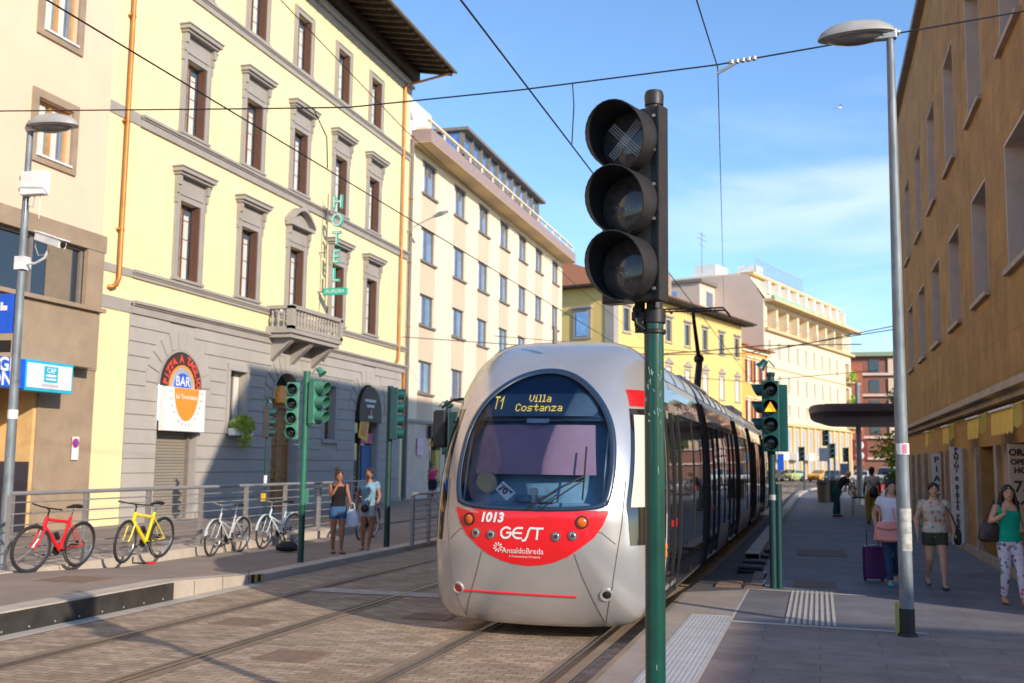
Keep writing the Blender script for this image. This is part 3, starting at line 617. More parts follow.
# small window with planter
m=H.mb(); frame(m,29.6,30.62,2.85,4.74,.26,.06,.05); m.box(30.2,.25,2.85,30.26,.31,4.74); wo=m.build('window',M['greypipe'],H.o)
m=H.mb(); m.box(29.6,.30,2.85,30.62,.32,4.74); m.build('pane',M['darkglass'],wo); m=H.mb(); m.box(30.28,.24,2.9,30.58,.27,4.7); m.build('curtain',M['curtain'],wo)
m=H.mb()
for a,b,c,e in ((29.6,30.62,2.85,4.74),(36.35,37.3,2.7,4.75)):
    m.box(a-.15,-.06,c-.1,a,0,e); m.box(b,-.06,c-.1,b+.15,0,e); m.box(a-.15,-.08,e,b+.15,0,e+.22); m.box(a-.18,-.12,c-.14,b+.18,0,c)
build_split(m,'window_surround',M['greyrust'],H.o)
m=H.mb(); frame(m,36.35,37.3,2.7,4.75,.26,.06,.05); wo=m.build('window',M['wood'],H.o); m=H.mb(); m.box(36.35,.30,2.7,37.3,.32,4.75); m.build('pane',mat('dusky_red_shutter',(.25,.09,.07),.7),wo)
def leaves(m,c,r,n,s,rnd,flat=1):
    for i in range(n):
        while True:
            p=Vector((rnd.uniform(-1,1),rnd.uniform(-1,1),rnd.uniform(-1,1)))
            if .25<p.length<1: break
        p=Vector((c[0]+p.x*r[0],c[1]+p.y*r[1],c[2]+p.z*r[2])); k=s*rnd.uniform(.6,1.4)
        d=Vector((rnd.gauss(0,1),rnd.gauss(0,1),rnd.gauss(0,.6))).normalized(); e=d.cross(Vector((rnd.gauss(0,1),rnd.gauss(0,1),rnd.gauss(0,1)))).normalized()
        m.add([p-d*k,p+e*k*.35,p+d*k,p-e*k*.35],[(0,1,2,3)])
rn=random.Random(5)
P=root('planter',(-17.85,29.95,2.66),PI/2,'bright yellow green trailing plant in a grey trough under the small ground floor window','planter')
m=MB().box(-.55,-.28,0,.55,-.02,.22); m.build('trough',M['white'],P,bevel=.01)
m=MB(); leaves(m,(0,-.2,.32),(.62,.3,.34),700,.07,rn); leaves(m,(.1,-.25,-.1),(.35,.2,.35),250,.06,rn); m.build('foliage',M['leaf2'],P,fix=False)
# arched wooden door
m=H.mb(); m.box(32.42,.33,.15,34.28,.38,4.0); 
for x in (32.5,33.4):
    for z in (.35,1.5,2.6): frame(m,x,x+.8,z,z+1.0,.30,.09,.03)
m.box(33.32,.28,.15,33.38,.34,4.0)
do=m.build('door',mat('honey_brown_door',(.36,.17,.05),.5,var=.2,scale=3),H.o)
m=H.mb(); m.sphere((33.25,.26,1.25),.05); m.build('handle',M['copper'],do)
m=H.mb(); m.pv(arcpoly(33.35,4.0,.93),.36,.40); m.build('fanlight',M['darkglass'],do)
m=H.mb(); m.box(32.42,.20,3.72,34.28,.33,4.02); m.build('transom',M['woodlight'],do)
m=H.mb(); m.pv([(32.5,3.85),(33.9,3.85),(33.9,4.1),(33.75,4.35),(33.4,4.47),(32.7,4.47),(32.5,4.3)],-.20,-.03); 
m.build('sunlit_transom_block',M['orange'],H.o,bevel=.04)  # sunlight on the door's upper transom, put into an orange block
# arched shop door
m=H.mb(); m.box(39.2,.30,.15,41.45,.34,3.9); sd=m.build('shop_door',M['darkglass'],H.o)
m=H.mb(); frame(m,39.2,41.45,.15,3.9,.24,.09,.06); m.box(40.25,.24,.15,40.35,.3,3.9); m.build('frame',M['greypipe'],sd)
m=H.mb(); m.box(40.4,.2,.5,41.3,.24,2.55); m.build('blue_panel',mat('blue_door_panel',(.01,.10,.30),.5),sd)
m=H.mb(); m.box(40.2,.16,2.62,41.35,.2,3.05); m.build('pink_panel',mat('pink_notice',(.60,.12,.25),.6),sd)
SA=Fac('shop_arch_sign',(-17.9,40.32,3.6),PI/2,40.32,'dark arched shop sign with small white lettering above the blue shop door','sign')
m=SA.mb(); m.pv(arcpoly(40.32,.25,1.12)+[(39.2,-.1),(41.44,-.1)],-.10,.1); a=m.build('panel',M['black'],SA.o)
m=SA.mb()
for z,w0 in ((.72,1.2),(.50,.85),(.05,.5)):
    for i in range(int(w0/.11)): m.box(40.32-w0/2+i*.11,-.115,z,40.32-w0/2+i*.11+.075,-.10,z+.11)
m.build('white_print',M['white'],a); m=SA.mb(); m.box(40.25,-.12,.2,40.4,-.1,.42); m.build('cross_mark',mat('pink_mark',(.7,.2,.4)),a)
PB=Fac('poster_banner',(-17.85,39.75,2.95),PI/2,39.75,'tilted yellow and orange poster banner hanging in front of the arched shop door','banner')
m=PB.mb(); m.M=m.M@Matrix.Translation((39.75,0,.35))@Matrix.Rotation(.22,4,'Y'); m.box(-.42,-.03,-.55,.42,.0,.55); pb=m.build('sheet',mat('yellow_banner',(.75,.55,.05),.7),PB.o)
m=PB.mb(); m.M=m.M@Matrix.Translation((39.75,0,.35))@Matrix.Rotation(.22,4,'Y'); m.box(-.25,-.04,-.4,.25,-.03,.2); m.build('picture',mat('orange_print',(.75,.25,.12),.7,var=.4,scale=5),pb)
# hotel vertical sign
HS=root('hotel_sign',(-17.25,35.5,8.2),0,'vertical teal and white HOTEL AURORA sign on a bracket over the balcony','sign')
# letters face the camera (towards -Y)
m=MB(); m.tube([(-.42,0,-.7),(-.42,0,3.75)],.025,8); 
for z in (0,1.5,3.2): m.tube([(-.42,0,z),(-.78,0,z)],.02,6)
m.build('bracket',M['greypipe'],HS)
for i,ch in enumerate('HOTEL'):
    z=3.40-i*.70
    m=MB(); text_on(m,ch,.72,lambda x,y,q:(x*.85,-.03-q,z+y),ext=.045,off=.02); lt=m.build('letter',M['teal'],HS)
    m=MB(); text_on(m,ch,.70,lambda x,y,q:(x*.85,-.085-q,z+y),off=-.012); m.build('letter_face',M['white'],lt)
m=MB(); m.box(-.48,-.05,-.13,.48,.05,.13); pl=m.build('name_panel',M['teal'],HS); m=MB(); text_on(m,'AURORA',.19,lambda x,y,q:(x,-.055,y)); m.build('lettering',M['white'],pl)
# ------------------------------------------------------------------ PEACH building
Pe=Fac('peach_building',(-18,14,0),PI/2,14,'peach plastered building with brown stone lower floors beside the yellow hotel')
wz=[(9.2,10.6),(12.35,14.5),(16.2,18.0)]; pc=[21.05-4.6*i for i in range(6)]
ops=[(u-.62,u+.62,a,b) for u in pc for a,b in wz]
m=wall(Pe.mb(),-8,23.1,7.7,21,ops,d=.22); shell(m,-8,23.1,0,14,.1,21); m.build('wall',M['peach'],Pe.o)
def pw(u,a,b):
    m=Pe.mb(); frame(m,u-.62,u+.62,a,b,.14,.09,.06); m.box(u-.06,.13,a,u+.06,.2,b); wn=m.build('window',M['woodlight'],Pe.o)
    m=Pe.mb(); m.box(u-.6,.19,a,u+.6,.2,b); m.build('pane',M['skyglass'],wn); m=Pe.mb(); m.box(u-.5,.17,a+.05,u-.15,.185,b-.05); m.box(u+.1,.17,a+.05,u+.3,.185,b-.05); m.build('curtain',M['curtain'],wn)
    m=Pe.mb(); frame(m,u-.82,u+.82,a-.2,b+.2,0,.2,.01,.06); m.build('surround',M['brownstone'],wn); m=Pe.mb(); m.box(u-.62,-.1,a-.05,u+.62,.12,a); m.build('sill',M['white'],wn)
    return wn
for a,b in wz:
    w0=pw(pc[0],a,b)
    for u in pc[1:]: copy_tree(w0,Pe.o,(u-pc[0],0,0))
m=Pe.mb(); m.box(-8,-.12,7.25,23.15,.05,7.7); m.box(22.45,-.10,5.65,23.1,.02,7.25); m.box(-8,-.62,5.58,22.62,.0,5.68); m.box(22.45,-.05,4.15,23.1,.02,5.58)
m.build('ledge',M['brownstone'],Pe.o)
m=Pe.mb(); m.box(-8,-.5,4.15,22.45,.02,5.58); m.box(21.05,-.04,.1,22.3,.05,4.1); m.box(22.3,-.02,.1,23.1,.05,4.15); m.box(-8,-.04,.1,17.0,.05,4.15)
m.build('stone_cladding',M['brownstone'],Pe.o)
m=Pe.mb(); m.box(-8,.12,5.68,22.45,.16,7.25); st=m.build('ribbon_window',M['darkglass'],Pe.o)
m=Pe.mb()
for x in (22.40,20.6,18.6,16.5,14,12): m.box(x-.05,.05,5.70,x+.05,.12,7.25)
m.box(-8,.04,5.68,22.45,.12,5.74); m.box(-8,.04,7.17,22.45,.12,7.25); m.build('frame',M['greypipe'],st)
m=Pe.mb(); m.box(21.2,.10,5.74,22.1,.118,7.17); m.build('curtain',mat('brown_curtain',(.22,.17,.12),.9),st)
m=Pe.mb(); m.box(17.0,1.0,.1,21.05,1.1,4.15); m.box(20.95,0,.1,21.05,1,4.15); m.build('recess_wall',mat('warm_recess_plaster',(.70,.45,.20),.85),Pe.o)
m=Pe.mb(); m.box(17.0,.97,.1,20.95,1.0,1.8); m.box(20.93,.02,.1,20.948,.97,1.8); m.build('dado',mat('dark_blue_dado',(.05,.045,.06),.6),Pe.o)
SG=Fac('shop_fascia',(-17.4,20.0,3.45),PI/2,20.0,'blue fascia with white lettering and white cyan bordered panel under the brown ledge','sign')
m=SG.mb(); m.box(15.5,-.15,0,19.75,.3,.66); b1=m.build('blue_box',M['blue'],SG.o); m=SG.mb(); m.box(19.75,-.15,-.02,21.35,.3,.68); b2=m.build('cyan_box',M['cyan'],SG.o)
m=SG.mb(); m.box(19.81,-.165,.05,21.29,-.15,.61); wb=m.build('white_face',M['white'],b2)
m=SG.mb(); wtext(m,'GIE',.42,19.24,.49,-.16,off=.012,sx=1.05); wtext(m,'ONE',.42,19.12,.17,-.16,off=.012,sx=1.05); m.build('lettering',M['white'],b1)
m=SG.mb(); m.box(20.34,-.175,.20,20.80,-.165,.57); cb_=m.build('cyan_square',M['cyan'],wb); m=SG.mb(); wtext(m,'CAP',.16,20.57,.47,-.178,off=.003); m.box(20.4,-.18,.33,20.74,-.176,.38); m.box(20.4,-.18,.25,20.74,-.176,.29); m.build('lettering',M['white'],cb_)
m=SG.mb()
for i in range(7): m.box(20.3+i*.08,-.172,.09,20.355+i*.08,-.165,.16)
m.build('grey_print',M['greymark'],wb)
NP=Fac('no_parking_plate',(-17.94,22.42,1.85),PI/2,21.65,'small white no parking plate on the brown stone pillar','sign')
m=NP.mb(); m.box(21.54,-.02,0,21.78,0,.58); pl=m.build('plate',M['white'],NP.o)
m=NP.mb(); m.cyl((21.65,-.03,.42),(21.65,-.02,.42),.12,n=20); rr=m.build('red_disc',M['tramred'],pl); m=NP.mb(); m.cyl((21.65,-.035,.42),(21.65,-.03,.42),.085,n=20); m.build('blue_disc',M['blue'],rr); m=NP.mb(); m.cb((21.65,-.037,.42),(.2,.004,.022),ry=.78); m.build('slash',M['tramred'],rr)
# ------------------------------------------------------------------ WHITE modern building
W=Fac('apartment_building',(-18.3,60.5,0),PI/2,60.5,'cream modern block with regular blue windows, wide mauve eave and glazed penthouse')
cols=[47.85,52.55,56.75,60.95,65.15,69.35,74.1]; rws=[(15.0,16.65),(11.65,13.3),(8.5,10.0),(5.2,6.75)]
ops=[(u-1.0,u+1.0,a,b) for u in cols for a,b in rws]
m=wall(W.mb(),45.35,76.2,3.75,17.2,ops,d=.2); shell(m,45.35,76.2,0,13,.1,17.2); m.box(44.35,.3,.1,45.35,8,17.0)
wl=m.build('wall',M['cream'],W.o)
def ww(u,a,b):
    m=W.mb(); frame(m,u-1,u+1,a,b,.1,.07,.07); m.box(u-.04,.1,a,u+.04,.17,b); m.box(u-1.08,-.12,a-.12,u+1.08,.03,a-.02); wn=m.build('window',M['greypipe'],W.o)
    m=W.mb(); m.box(u-1,.16,a,u+1,.18,b); m.build('pane',M['skyglass'],wn); m=W.mb(); m.box(u-.9,.14,a+.1,u-.4,.158,b-.1); m.build('curtain',M['curtain'],wn); return wn
w0=ww(cols[0],*rws[0])
for u in cols:
    for a,b in rws:
        if (u,a)!=(cols[0],rws[0][0]):
            if abs((b-a)-1.65)<.02: copy_tree(w0,W.o,(u-cols[0],0,a-rws[0][0]))
            else: ww(u,a,b)
m=W.mb()
for u in cols:
    zz=[17.2]+[z for r in rws for z in (r[1],r[0])]+[3.75]
    for i in range(1,5): 
        lo=rws[i-1][0]-.14; hi=(rws[i][1] if i<4 else 3.78)
        m.box(u-1.05,-.004,hi+.02,u+1.05,.0,lo-.02)
build_split(m,'spandrel_panel',M['pinkpanel'],wl)
m=W.mb(); m.box(45.3,-1.0,16.95,76.4,0,17.6); ev=m.build('eave',M['eaveband'],W.o)
m=W.mb(); m.box(45.25,-1.03,16.93,76.45,0,16.95); m.build('soffit',M['ochre2'],ev)
m=W.mb(); 
for i in range(16): u=45.6+i*2.03; m.box(u,-.85,17.6,u+.08,-.77,18.1)
m.box(45.4,-.88,18.05,76.3,-.74,18.14); m.box(45.4,-.8,17.6,76.3,-.2,17.75); m.build('parapet_rail',M['cream'],ev)
m=W.mb(); m.box(46.0,.5,17.2,49.2,5,19.6); m.build('stair_tower',M['white'],W.o)
m=W.mb(); m.box(53.9,.1,20.35,71.5,7,20.53); pr=m.build('penthouse_roof',M['greypipe'],W.o)
m=W.mb(); m.box(54.2,.55,17.2,71,6,20.35); pg=m.build('penthouse_glazing',M['skyglass'],W.o)
m=W.mb()
for i in range(11): u=54.1+i*1.65; m.box(u,.4,17.2,u+.14,.56,20.35)
for i in range(4): m.box(54.04,.5+i*1.7,17.2,54.2,.64+i*1.7,20.35)
m.box(54.1,.4,18.9,71,.54,19.02); m.build('mullion',M['greypipe'],pg)
# ground floor
m=wall(W.mb(),45.35,76.2,.1,3.75,[(48.6,50.2,.15,3.5),(53,56,.9,3.2),(59,62,.15,3.3),(65,69,.9,3.2)],d=.3); gf=m.build('ground_floor',M['jambgrey'],W.o)
m=W.mb(); m.box(45.3,-.12,3.72,76.2,.0,3.86); m.build('ledge',M['greystone'],gf)
m=W.mb(); m.box(48.6,.26,.15,50.2,.3,3.5); m.box(53,.26,.9,56,.3,3.2); m.box(59,.26,.15,62,.3,3.3); m.box(65,.26,.9,69,.3,3.2); m.build('shop_glazing',M['darkglass'],gf)
m=W.mb(); m.box(44.36,-.02,.14,45.34,.28,3.8); m.build('side_panel',mat('slate_shop_panel',(.05,.07,.11),.5),gf)
m=W.mb(); m.tube([(45.1,-.15,17),(45.1,-.15,.2)],.09,8); m.build('downpipe',M['greypipe'],W.o)
SH=Fac('shop_sign',(-18.2,49.4,3.05),PI/2,49.4,'dark shop sign with pale lettering and orange strip above glass door of cream block','sign')
m=SH.mb(); m.box(48.2,-.12,0,50.9,0,.6); a=m.build('panel',M['black'],SH.o)
m=SH.mb()
for i in range(9): m.box(48.5+i*.23,-.13,.15,48.66+i*.23,-.12,.33)
m.build('pale_print',M['white'],a); m=SH.mb(); m.box(48.7,-.05,-.4,50,.1,-.15); m.build('orange_strip',M['orange'],a)
m=SH.mb(); m.box(49.2,-.02,-2.1,49.8,.2,-.6); m.build('poster',mat('yellow_poster',(.55,.42,.1),.7,var=.5,scale=5),a)
m=MB(); m.box(0,-.4,0,.04,.4,.8); o=m.build('wall_notice',mat('pink_white_notice',(.7,.5,.6),.6,var=.4,scale=7),None,loc=(-18.25,47.2,2.2)); tag(o,'square pink and white notice plate on the grey wall left of the shop door','sign')
WL=root('wall_lamp',(-17.95,44.2,12.5),0,'long armed street lamp bracketed off the wall between the hotel and the cream block','street lamp')
m=MB(); m.tube([(-.1,0,-.15),(.5,.1,.25),(1.2,.25,.6)],.03,8); m.build('arm',M['galv'],WL,smooth=True); m=MB(); m.tube([(1.15,.24,.58),(1.45,.3,.72),(1.85,.38,.84)],[.05,.12,.06],8,flat=.5); m.build('lamp_head',M['poleold'],WL,smooth=True)
# ------------------------------------------------------------------ far row of houses
def farpt(s,off=0,P0=(-13.5,107.5)):
    a=R(17.3); return (P0[0]+math.sin(a)*s+math.cos(a)*off*-1,P0[1]+math.cos(a)*s+math.sin(a)*off,0)
RB=R(90-17.3)
def arched_window(F,u,a,b,w_,frame_m,pane_m,ped=0,sh=None):
    m=F.mb(); m.box(u-w_/2-.2,-.06,a-.12,u-w_/2,0,b+.2); m.box(u+w_/2,-.06,a-.12,u+w_/2+.2,0,b+.2); m.box(u-w_/2,-.06,b,u+w_/2,0,b+.2); m.box(u-w_/2-.3,-.14,a-.25,u+w_/2+.3,.0,a-.12)
    if ped==1: m.pv([(u-w_/2-.4,b+.35),(u+w_/2+.4,b+.35),(u,b+.95)],-.2,0)
    if ped==2: m.box(u-w_/2-.4,-.25,b+.3,u+w_/2+.4,0,b+.5)
    wn=m.build('window',frame_m,F.o); m=F.mb(); m.box(u-w_/2,.1,a,u+w_/2,.14,b); m.build('pane',pane_m,wn)
    if sh:
        for s in (-1,1): m=F.mb(); x=u+s*(w_/2+.3); m.box(x-.28,-.12,a-.02,x+.28,-.065,b+.05); m.build('shutter',sh,wn)
    return wn
Y=Fac('yellow_house',farpt(-1),RB,-1,'strong yellow house with terracotta hipped roof and grey framed windows at the piazza')
yu=[-11.6+i*4.6 for i in range(7)]; ops=[]
for u in yu: ops+=[(u-.6,u+.6,14.2,16.3),(u-.6,u+.6,9.2,11.6),(u-.6,u+.6,4.6,6.6)]
m=wall(Y.mb(),-14.2,17.5,.1,18.4,ops,d=.15); shell(m,-14.2,17.5,0,16,.1,18.4); m.build('wall',M['yellow2'],Y.o)
for v_,z_ in ((3.2,13.6),(3.2,8.6),(7,13.6),(7,8.6)):
    m=Y.mb(); m.box(-14.35,v_-.95,z_-.25,-14.19,v_+.95,z_+2.6); sf=m.build('side_window',M['greystone'],Y.o); m=Y.mb(); m.box(-14.4,v_-.6,z_,-14.34,v_+.6,z_+2.2); m.build('pane',M['skyglass'],sf); m=Y.mb(); m.box(-14.6,v_-1.1,z_+2.6,-14.2,v_+1.1,z_+2.8); m.build('lintel',M['greystone'],sf)
ws=[arched_window(Y,yu[0],14.2,16.3,1.2,M['greystone'],M['darkglass'],2),arched_window(Y,yu[0],9.2,11.6,1.2,M['greystone'],M['curtain'],1),arched_window(Y,yu[0],4.6,6.6,1.2,M['greystone'],M['darkglass'],0)]
for u in yu[1:]:
    for x in ws: copy_tree(x,Y.o,(u-yu[0],0,0))
m=Y.mb(); m.box(-14.32,-.12,.1,-13.4,.8,18.4); m.build('quoin',M['greystone'],Y.o)
m=Y.mb(); A=(-15.4,-1.4,18.3);B_=(18.9,-1.4,18.3);C_=(18.9,17.4,18.3);D_=(-15.4,17.4,18.3); e1=(-9,8,22.0); e2=(12,8,22.0)
m.add([A,B_,C_,D_,e1,e2],[(0,1,5,4),(1,2,5),(2,3,4,5),(3,0,4)]); rf=m.build('roof',M['tile'],Y.o)
m=Y.mb(); m.box(-15.4,-1.4,18.12,18.9,17.4,18.29); 
for i in range(46): m.box(-15+i*.73,-1.35,17.9,-14.8+i*.73,0,18.13)
m.build('eave',M['eavewood'],rf); m=Y.mb(); m.box(-2,5,20,-1.1,6.4,22.9); m.box(6,4,20,7,5,22.8); build_split(m,'chimney',M['brownstone'],rf)
# yellow side wing behind the cream block, seen beside the first signal
# orange house
O=Fac('orange_house',farpt(22),RB,22,'narrow orange house with dark red shutters between yellow house and big cream hotel')
ou=[19.6,22.3,24.6]; ops=[(u-.5,u+.5,a,b) for u in ou for a,b in ((11.7,14.2),(6.9,9.4))]
m=wall(O.mb(),17.5,26,.1,15.6,ops,d=.15); shell(m,17.5,26,0,12,.1,15.6); m.build('wall',M['orange2'],O.o)
rs=mat('dark_red_shutters',(.17,.035,.02),.6)
ws=[arched_window(O,ou[0],11.7,14.2,1.0,M['cream'],M['curtain'],2,rs),arched_window(O,ou[0],6.9,9.4,1.0,M['cream'],M['curtain'],2,rs)]
for u in ou[1:]:
    for x in ws: copy_tree(x,O.o,(u-ou[0],0,0))
m=O.mb(); m.box(17.5,-.9,15.6,26.6,0,15.8); m.add([(17.5,-.9,15.8),(26.6,-.9,15.8),(26.6,10,18),(17.5,10,18)],[(0,1,2,3)]); m.build('roof',M['tile'],O.o)
m=O.mb(); m.box(17.5,-.3,15.2,26.2,0,15.6); m.build('cornice',M['cream'],O.o)
# big cream hotel
K=Fac('cream_palace',farpt(44),RB,44,'huge cream palace with loggia floor, grey blank gable and ochre lower storeys at street end')
ku=[27+i*3.55 for i in range(9)]; ops=[]
for u in ku: ops+=[(u-.5,u+.5,15.0,17.3),(u-.5,u+.5,10.9,13.1),(u-.5,u+.5,8.0,9.6)]
lops=[(26.2+i*4.1,29.6+i*4.1,18.8,21.5) for i in range(8)]; lops+=[(59.6,61.5,14.8,17.2),(59.6,61.5,11.0,13.5),(59.6,61.5,7.9,10)]
m=wall(K.mb(),25.2,62.5,7.0,22.2,ops+lops,d=1.2); shell(m,25.2,62.5,0,16,.1,22.2); m.build('wall',M['cream2'],K.o)
m=K.mb(); m.box(25.0,.02,.1,25.19,16,22.2); m.add([(25.19,0,22.2),(25.19,2.0,25.6),(25.19,16,25.6),(25.19,16,22.2)],[(0,1,2,3)]); m.build('gable_wall',M['gable'],K.o)
m=K.mb(); m.box(25.2,1.25,18.8,62.5,1.3,21.5); m.box(59.6,1.25,7,61.5,1.3,18); m.build('loggia_back',M['ochre2'],K.o)
m=K.mb()
for i in range(8): m.box(27.2+i*4.1,1.15,18.85,28.6+i*4.1,1.24,21.2)
build_split(m,'loggia_window',M['darkglass'],K.o)
m=K.mb(); m.box(25.2,-.5,18.4,63.2,0,18.75); m.box(25.2,-1.4,22.0,64.2,.2,22.35); m.box(25.2,1.3,25.5,62.8,3.0,25.85); m.box(25.2,-.12,13.9,62.5,0,14.05); m.box(25.2,-.4,6.9,62.5,0,7.3)
for z in (14.2,10.6,7.4): m.box(59.4,-1.2,z,63.4,0,z+.18)
m.build('cornice',M['ochre2'],K.o)
m=K.mb(); m.box(25.2,-1.3,22.4,40,-.9,22.7); m.build('green_awning',mat('mint_awning',(.25,.50,.38),.7),K.o)
m=K.mb(); m.add([(25.2,-.2,22.35),(62.5,-.2,22.35),(62.5,2.0,25.5),(25.2,2.0,25.5)],[(0,1,2,3)]); m.box(25.2,2,25.5,62.5,16,25.8); mr=m.build('mansard',M['cream2'],K.o)
m=K.mb()
for i in range(10): m.box(27+i*3.6,.0,23.2,27.9+i*3.6,1.6,24.8)
build_split(m,'dormer',M['curtain'],mr)
def kwin(u,a,b):
    m=K.mb(); frame(m,u-.5,u+.5,a,b,.1,.06,.08); wn=m.build('window',M['cream'],K.o); m=K.mb(); m.box(u-.5,.2,a,u+.5,.23,b); m.build('pane',M['greymark'],wn); return wn
for a,b in ((15.0,17.3),(10.9,13.1),(8.0,9.6)):
    w0=kwin(ku[0],a,b)
    for u in ku[1:]: copy_tree(w0,K.o,(u-ku[0],0,0))
m=K.mb(); m.box(25.2,0,.1,62.5,.3,6.95); lb=m.build('lower_storeys',M['ochre2'],K.o)
m=K.mb()
for i in range(13): m.box(26+i*2.9,-.25,.1,26.7+i*2.9,0,6.9)
build_split(m,'pilaster',M['ochre2'],lb)
m=K.mb()
for i in range(12): m.box(27.2+i*2.9,-.05,3.3,28.4+i*2.9,.0,6.5); m.box(27.0+i*2.9,-.06,.3,28.6+i*2.9,-.005,2.8)
build_split(m,'shopfront',M['greymark'],lb)
for i in range(3):
    m=K.mb(); m.box(28+i*5,-1.2,2.6,30.2+i*5,-.3,3.5); m.build('shop_fascia',M['white'],lb)
m=K.mb()
for i in range(25): m.box(25.6+i*1.45,-.5,18.75,25.63+i*1.45,-.46,19.75)
m.box(25.2,-.52,19.7,62.5,-.46,19.78); m.build('loggia_railing',M['galv'],K.o)
m=K.mb()
for i in range(24): m.box(31+i*.8,3.0,25.8,31.06+i*.8,3.06,28.6)
m.box(31,3.0,28.5,50,3.06,28.6); m.box(31,3.0,27,50,3.06,27.06); m.build('roof_fence',M['greymark'],K.o)
m=K.mb(); m.box(27,7,25.8,31,10,27.6); m.box(32,3.5,25.8,34.5,6,28.0); build_split(m,'roof_hut',M['white'],K.o)
m=K.mb(); m.tube([(22.5,7,25.6),(22.5,7,31)],.04,5); 
for z,q in ((30.6,1.2),(30,1.5),(29.2,1)): m.tube([(22.5-q,7,z),(22.5+q,7,z)],.03,5)
m.build('aerial',M['greypipe'],K.o)
for z_ in (15.2,11.6,8.3): m=K.mb(); leaves(m,(60.4,-.9,z_),(1.0,.4,.85),190,.3,rn); m.build('balcony_plant',M['leaf2'],K.o,fix=False)
m=MB(); m.box(-3,-4,0,3,4,24.2); o=m.build('wall',M['gable'],None); GB=root('grey_tower_house',(-16.5,133,0),RB,'pale grey house with small upper window rising behind the yellow roof','building'); o.parent=GB
m=MB(); m.box(-3.3,-4.4,24.2,3.3,4.4,24.6); m.build('roof',M['greypipe'],GB); m=MB(); m.box(-3.06,-1,21.5,-3.0,1,23.3); m.box(-1,-4.06,21.5,1,-4,23.3); build_split(m,'window',M['skyglass'],GB)
# buildings that close the street
BW=root('brick_block',(15,185,0),0,'dark red brick modern block with pale concrete grid at the end of the street','building')
m=MB(); m.box(-10,0,0,14,14,20.2); bw=m.build('wall',M['brick'],BW); m=MB(); m.box(-10.5,-1,20.2,15,15,20.9); m.build('roof',mat('green_copper_edge',(.25,.32,.2),.7),BW)
m=MB()
for z in (3,6.5,10,13.5,17): m.box(-10,-.5,z,14,0,z+.4)
build_split(m,'floor_band',M['jambgrey'],BW)
m=MB()
for i in range(3):
    for z in (7,10.5,14,17.4): m.box(-3.5+i*4.2,-.3,z,-2.1+i*4.2,-.01,z+2.5)
build_split(m,'bay_panel',M['pinkpanel'],BW)
for k,(x,z) in enumerate([(x,z) for x in (-6.5,-1,3.2) for z in (7,10.5,14,17.4)]):
    m=MB(); m.box(x,-.1,z+.2,x+1.6,-.02,z+2.3); m.build('window',M['darkglass'],BW)
m=MB(); m.box(-9.6,-1.2,2,-7.6,-.55,19); m.build('vertical_red_panel',mat('brick_red_panel',(.42,.12,.07),.7,var=.3,scale=3),BW)
# ------------------------------------------------------------------ RIGHT ochre stone building (facade faces -X)
YE=41.0
Rb=Fac('stone_building',(3.1,24,0),-PI/2,YE-24,'tall ochre stone building with deep plain windows and shop doors along the right pavement')
def ru(y): return YE-y
lw=[37.65,33.65,29.7,25.75,21.8,17.8,13.8,9.9]; ops=[]
for y in lw:
    u=ru(y); ops+=[(u-1.0,u+1.0,5.2,7.35),(u-.95,u+.95,8.95,11.65)]
m=wall(Rb.mb(),0,ru(16.6),3.25,14.75,ops[:12],d=.55); 
m.add([(0,0,.1),(0,9,.1),(0,9,14.75),(0,0,14.75)],[(0,1,2,3)])                # far end
m.add([(0,0,14.75),(ru(16.6),0,14.75),(ru(16.6),9,14.75),(0,9,14.75)],[(0,1,2,3)])
m.add([(ru(16.6),0,3.25),(ru(14.0),0,3.25),(ru(14.0),0,11.2),(ru(16.6),0,14.75)],[(0,1,2,3)]); m.add([(ru(16.6),9,14.75),(ru(16.6),0,14.75),(ru(14.0),0,11.2),(ru(14.0),9,11.2)],[(0,1,2,3)])  # unseen near end, sloped to shape the shadow on the facade opposite
m.add([(ru(14.0),0,.1),(ru(14.0),9,.1),(ru(14.0),9,11.2),(ru(14.0),0,11.2)],[(0,1,2,3)]); m.box(-.0,9,.1,ru(14.0),9.2,14.5)
rw=m.build('wall',M['ochre'],Rb.o)
m=Rb.mb(); m.box(0-.3,-.22,14.75,ru(16.6),.2,14.95); m.build('parapet_cap',M['greypipe'],Rb.o)
def rwin(y,a,b,h):
    u=ru(y); m=Rb.mb(); m.box(u-h,.40,a,u-h+.02,.55,b); frame(m,u-h,u+h,a,b,.5,.07,.06); m.box(u-.04,.5,a,u+.04,.56,b); wn=m.build('window',M['greypipe'],Rb.o)
    m=Rb.mb(); m.box(u-h,.56,a,u+h,.58,b); m.build('pane',M['darkglass'],wn)
    m=Rb.mb(); m.box(u-h,.005,a,u-h+.06,.5,b); m.box(u+h-.06,.005,a,u+h,.5,b); m.box(u-h,.006,b-.05,u+h,.5,b); m.build('jamb',M['jambgrey'],wn)
    m=Rb.mb(); m.box(u-h-.04,-.09,a-.09,u+h+.04,.5,a); m.build('sill',M['travertine'],wn); return wn
w1=rwin(lw[0],5.2,7.35,1.0); w2=rwin(lw[0],8.95,11.65,.95)
for y in lw[1:6]: copy_tree(w1,Rb.o,(lw[0]-y,0,0)); copy_tree(w2,Rb.o,(lw[0]-y,0,0))
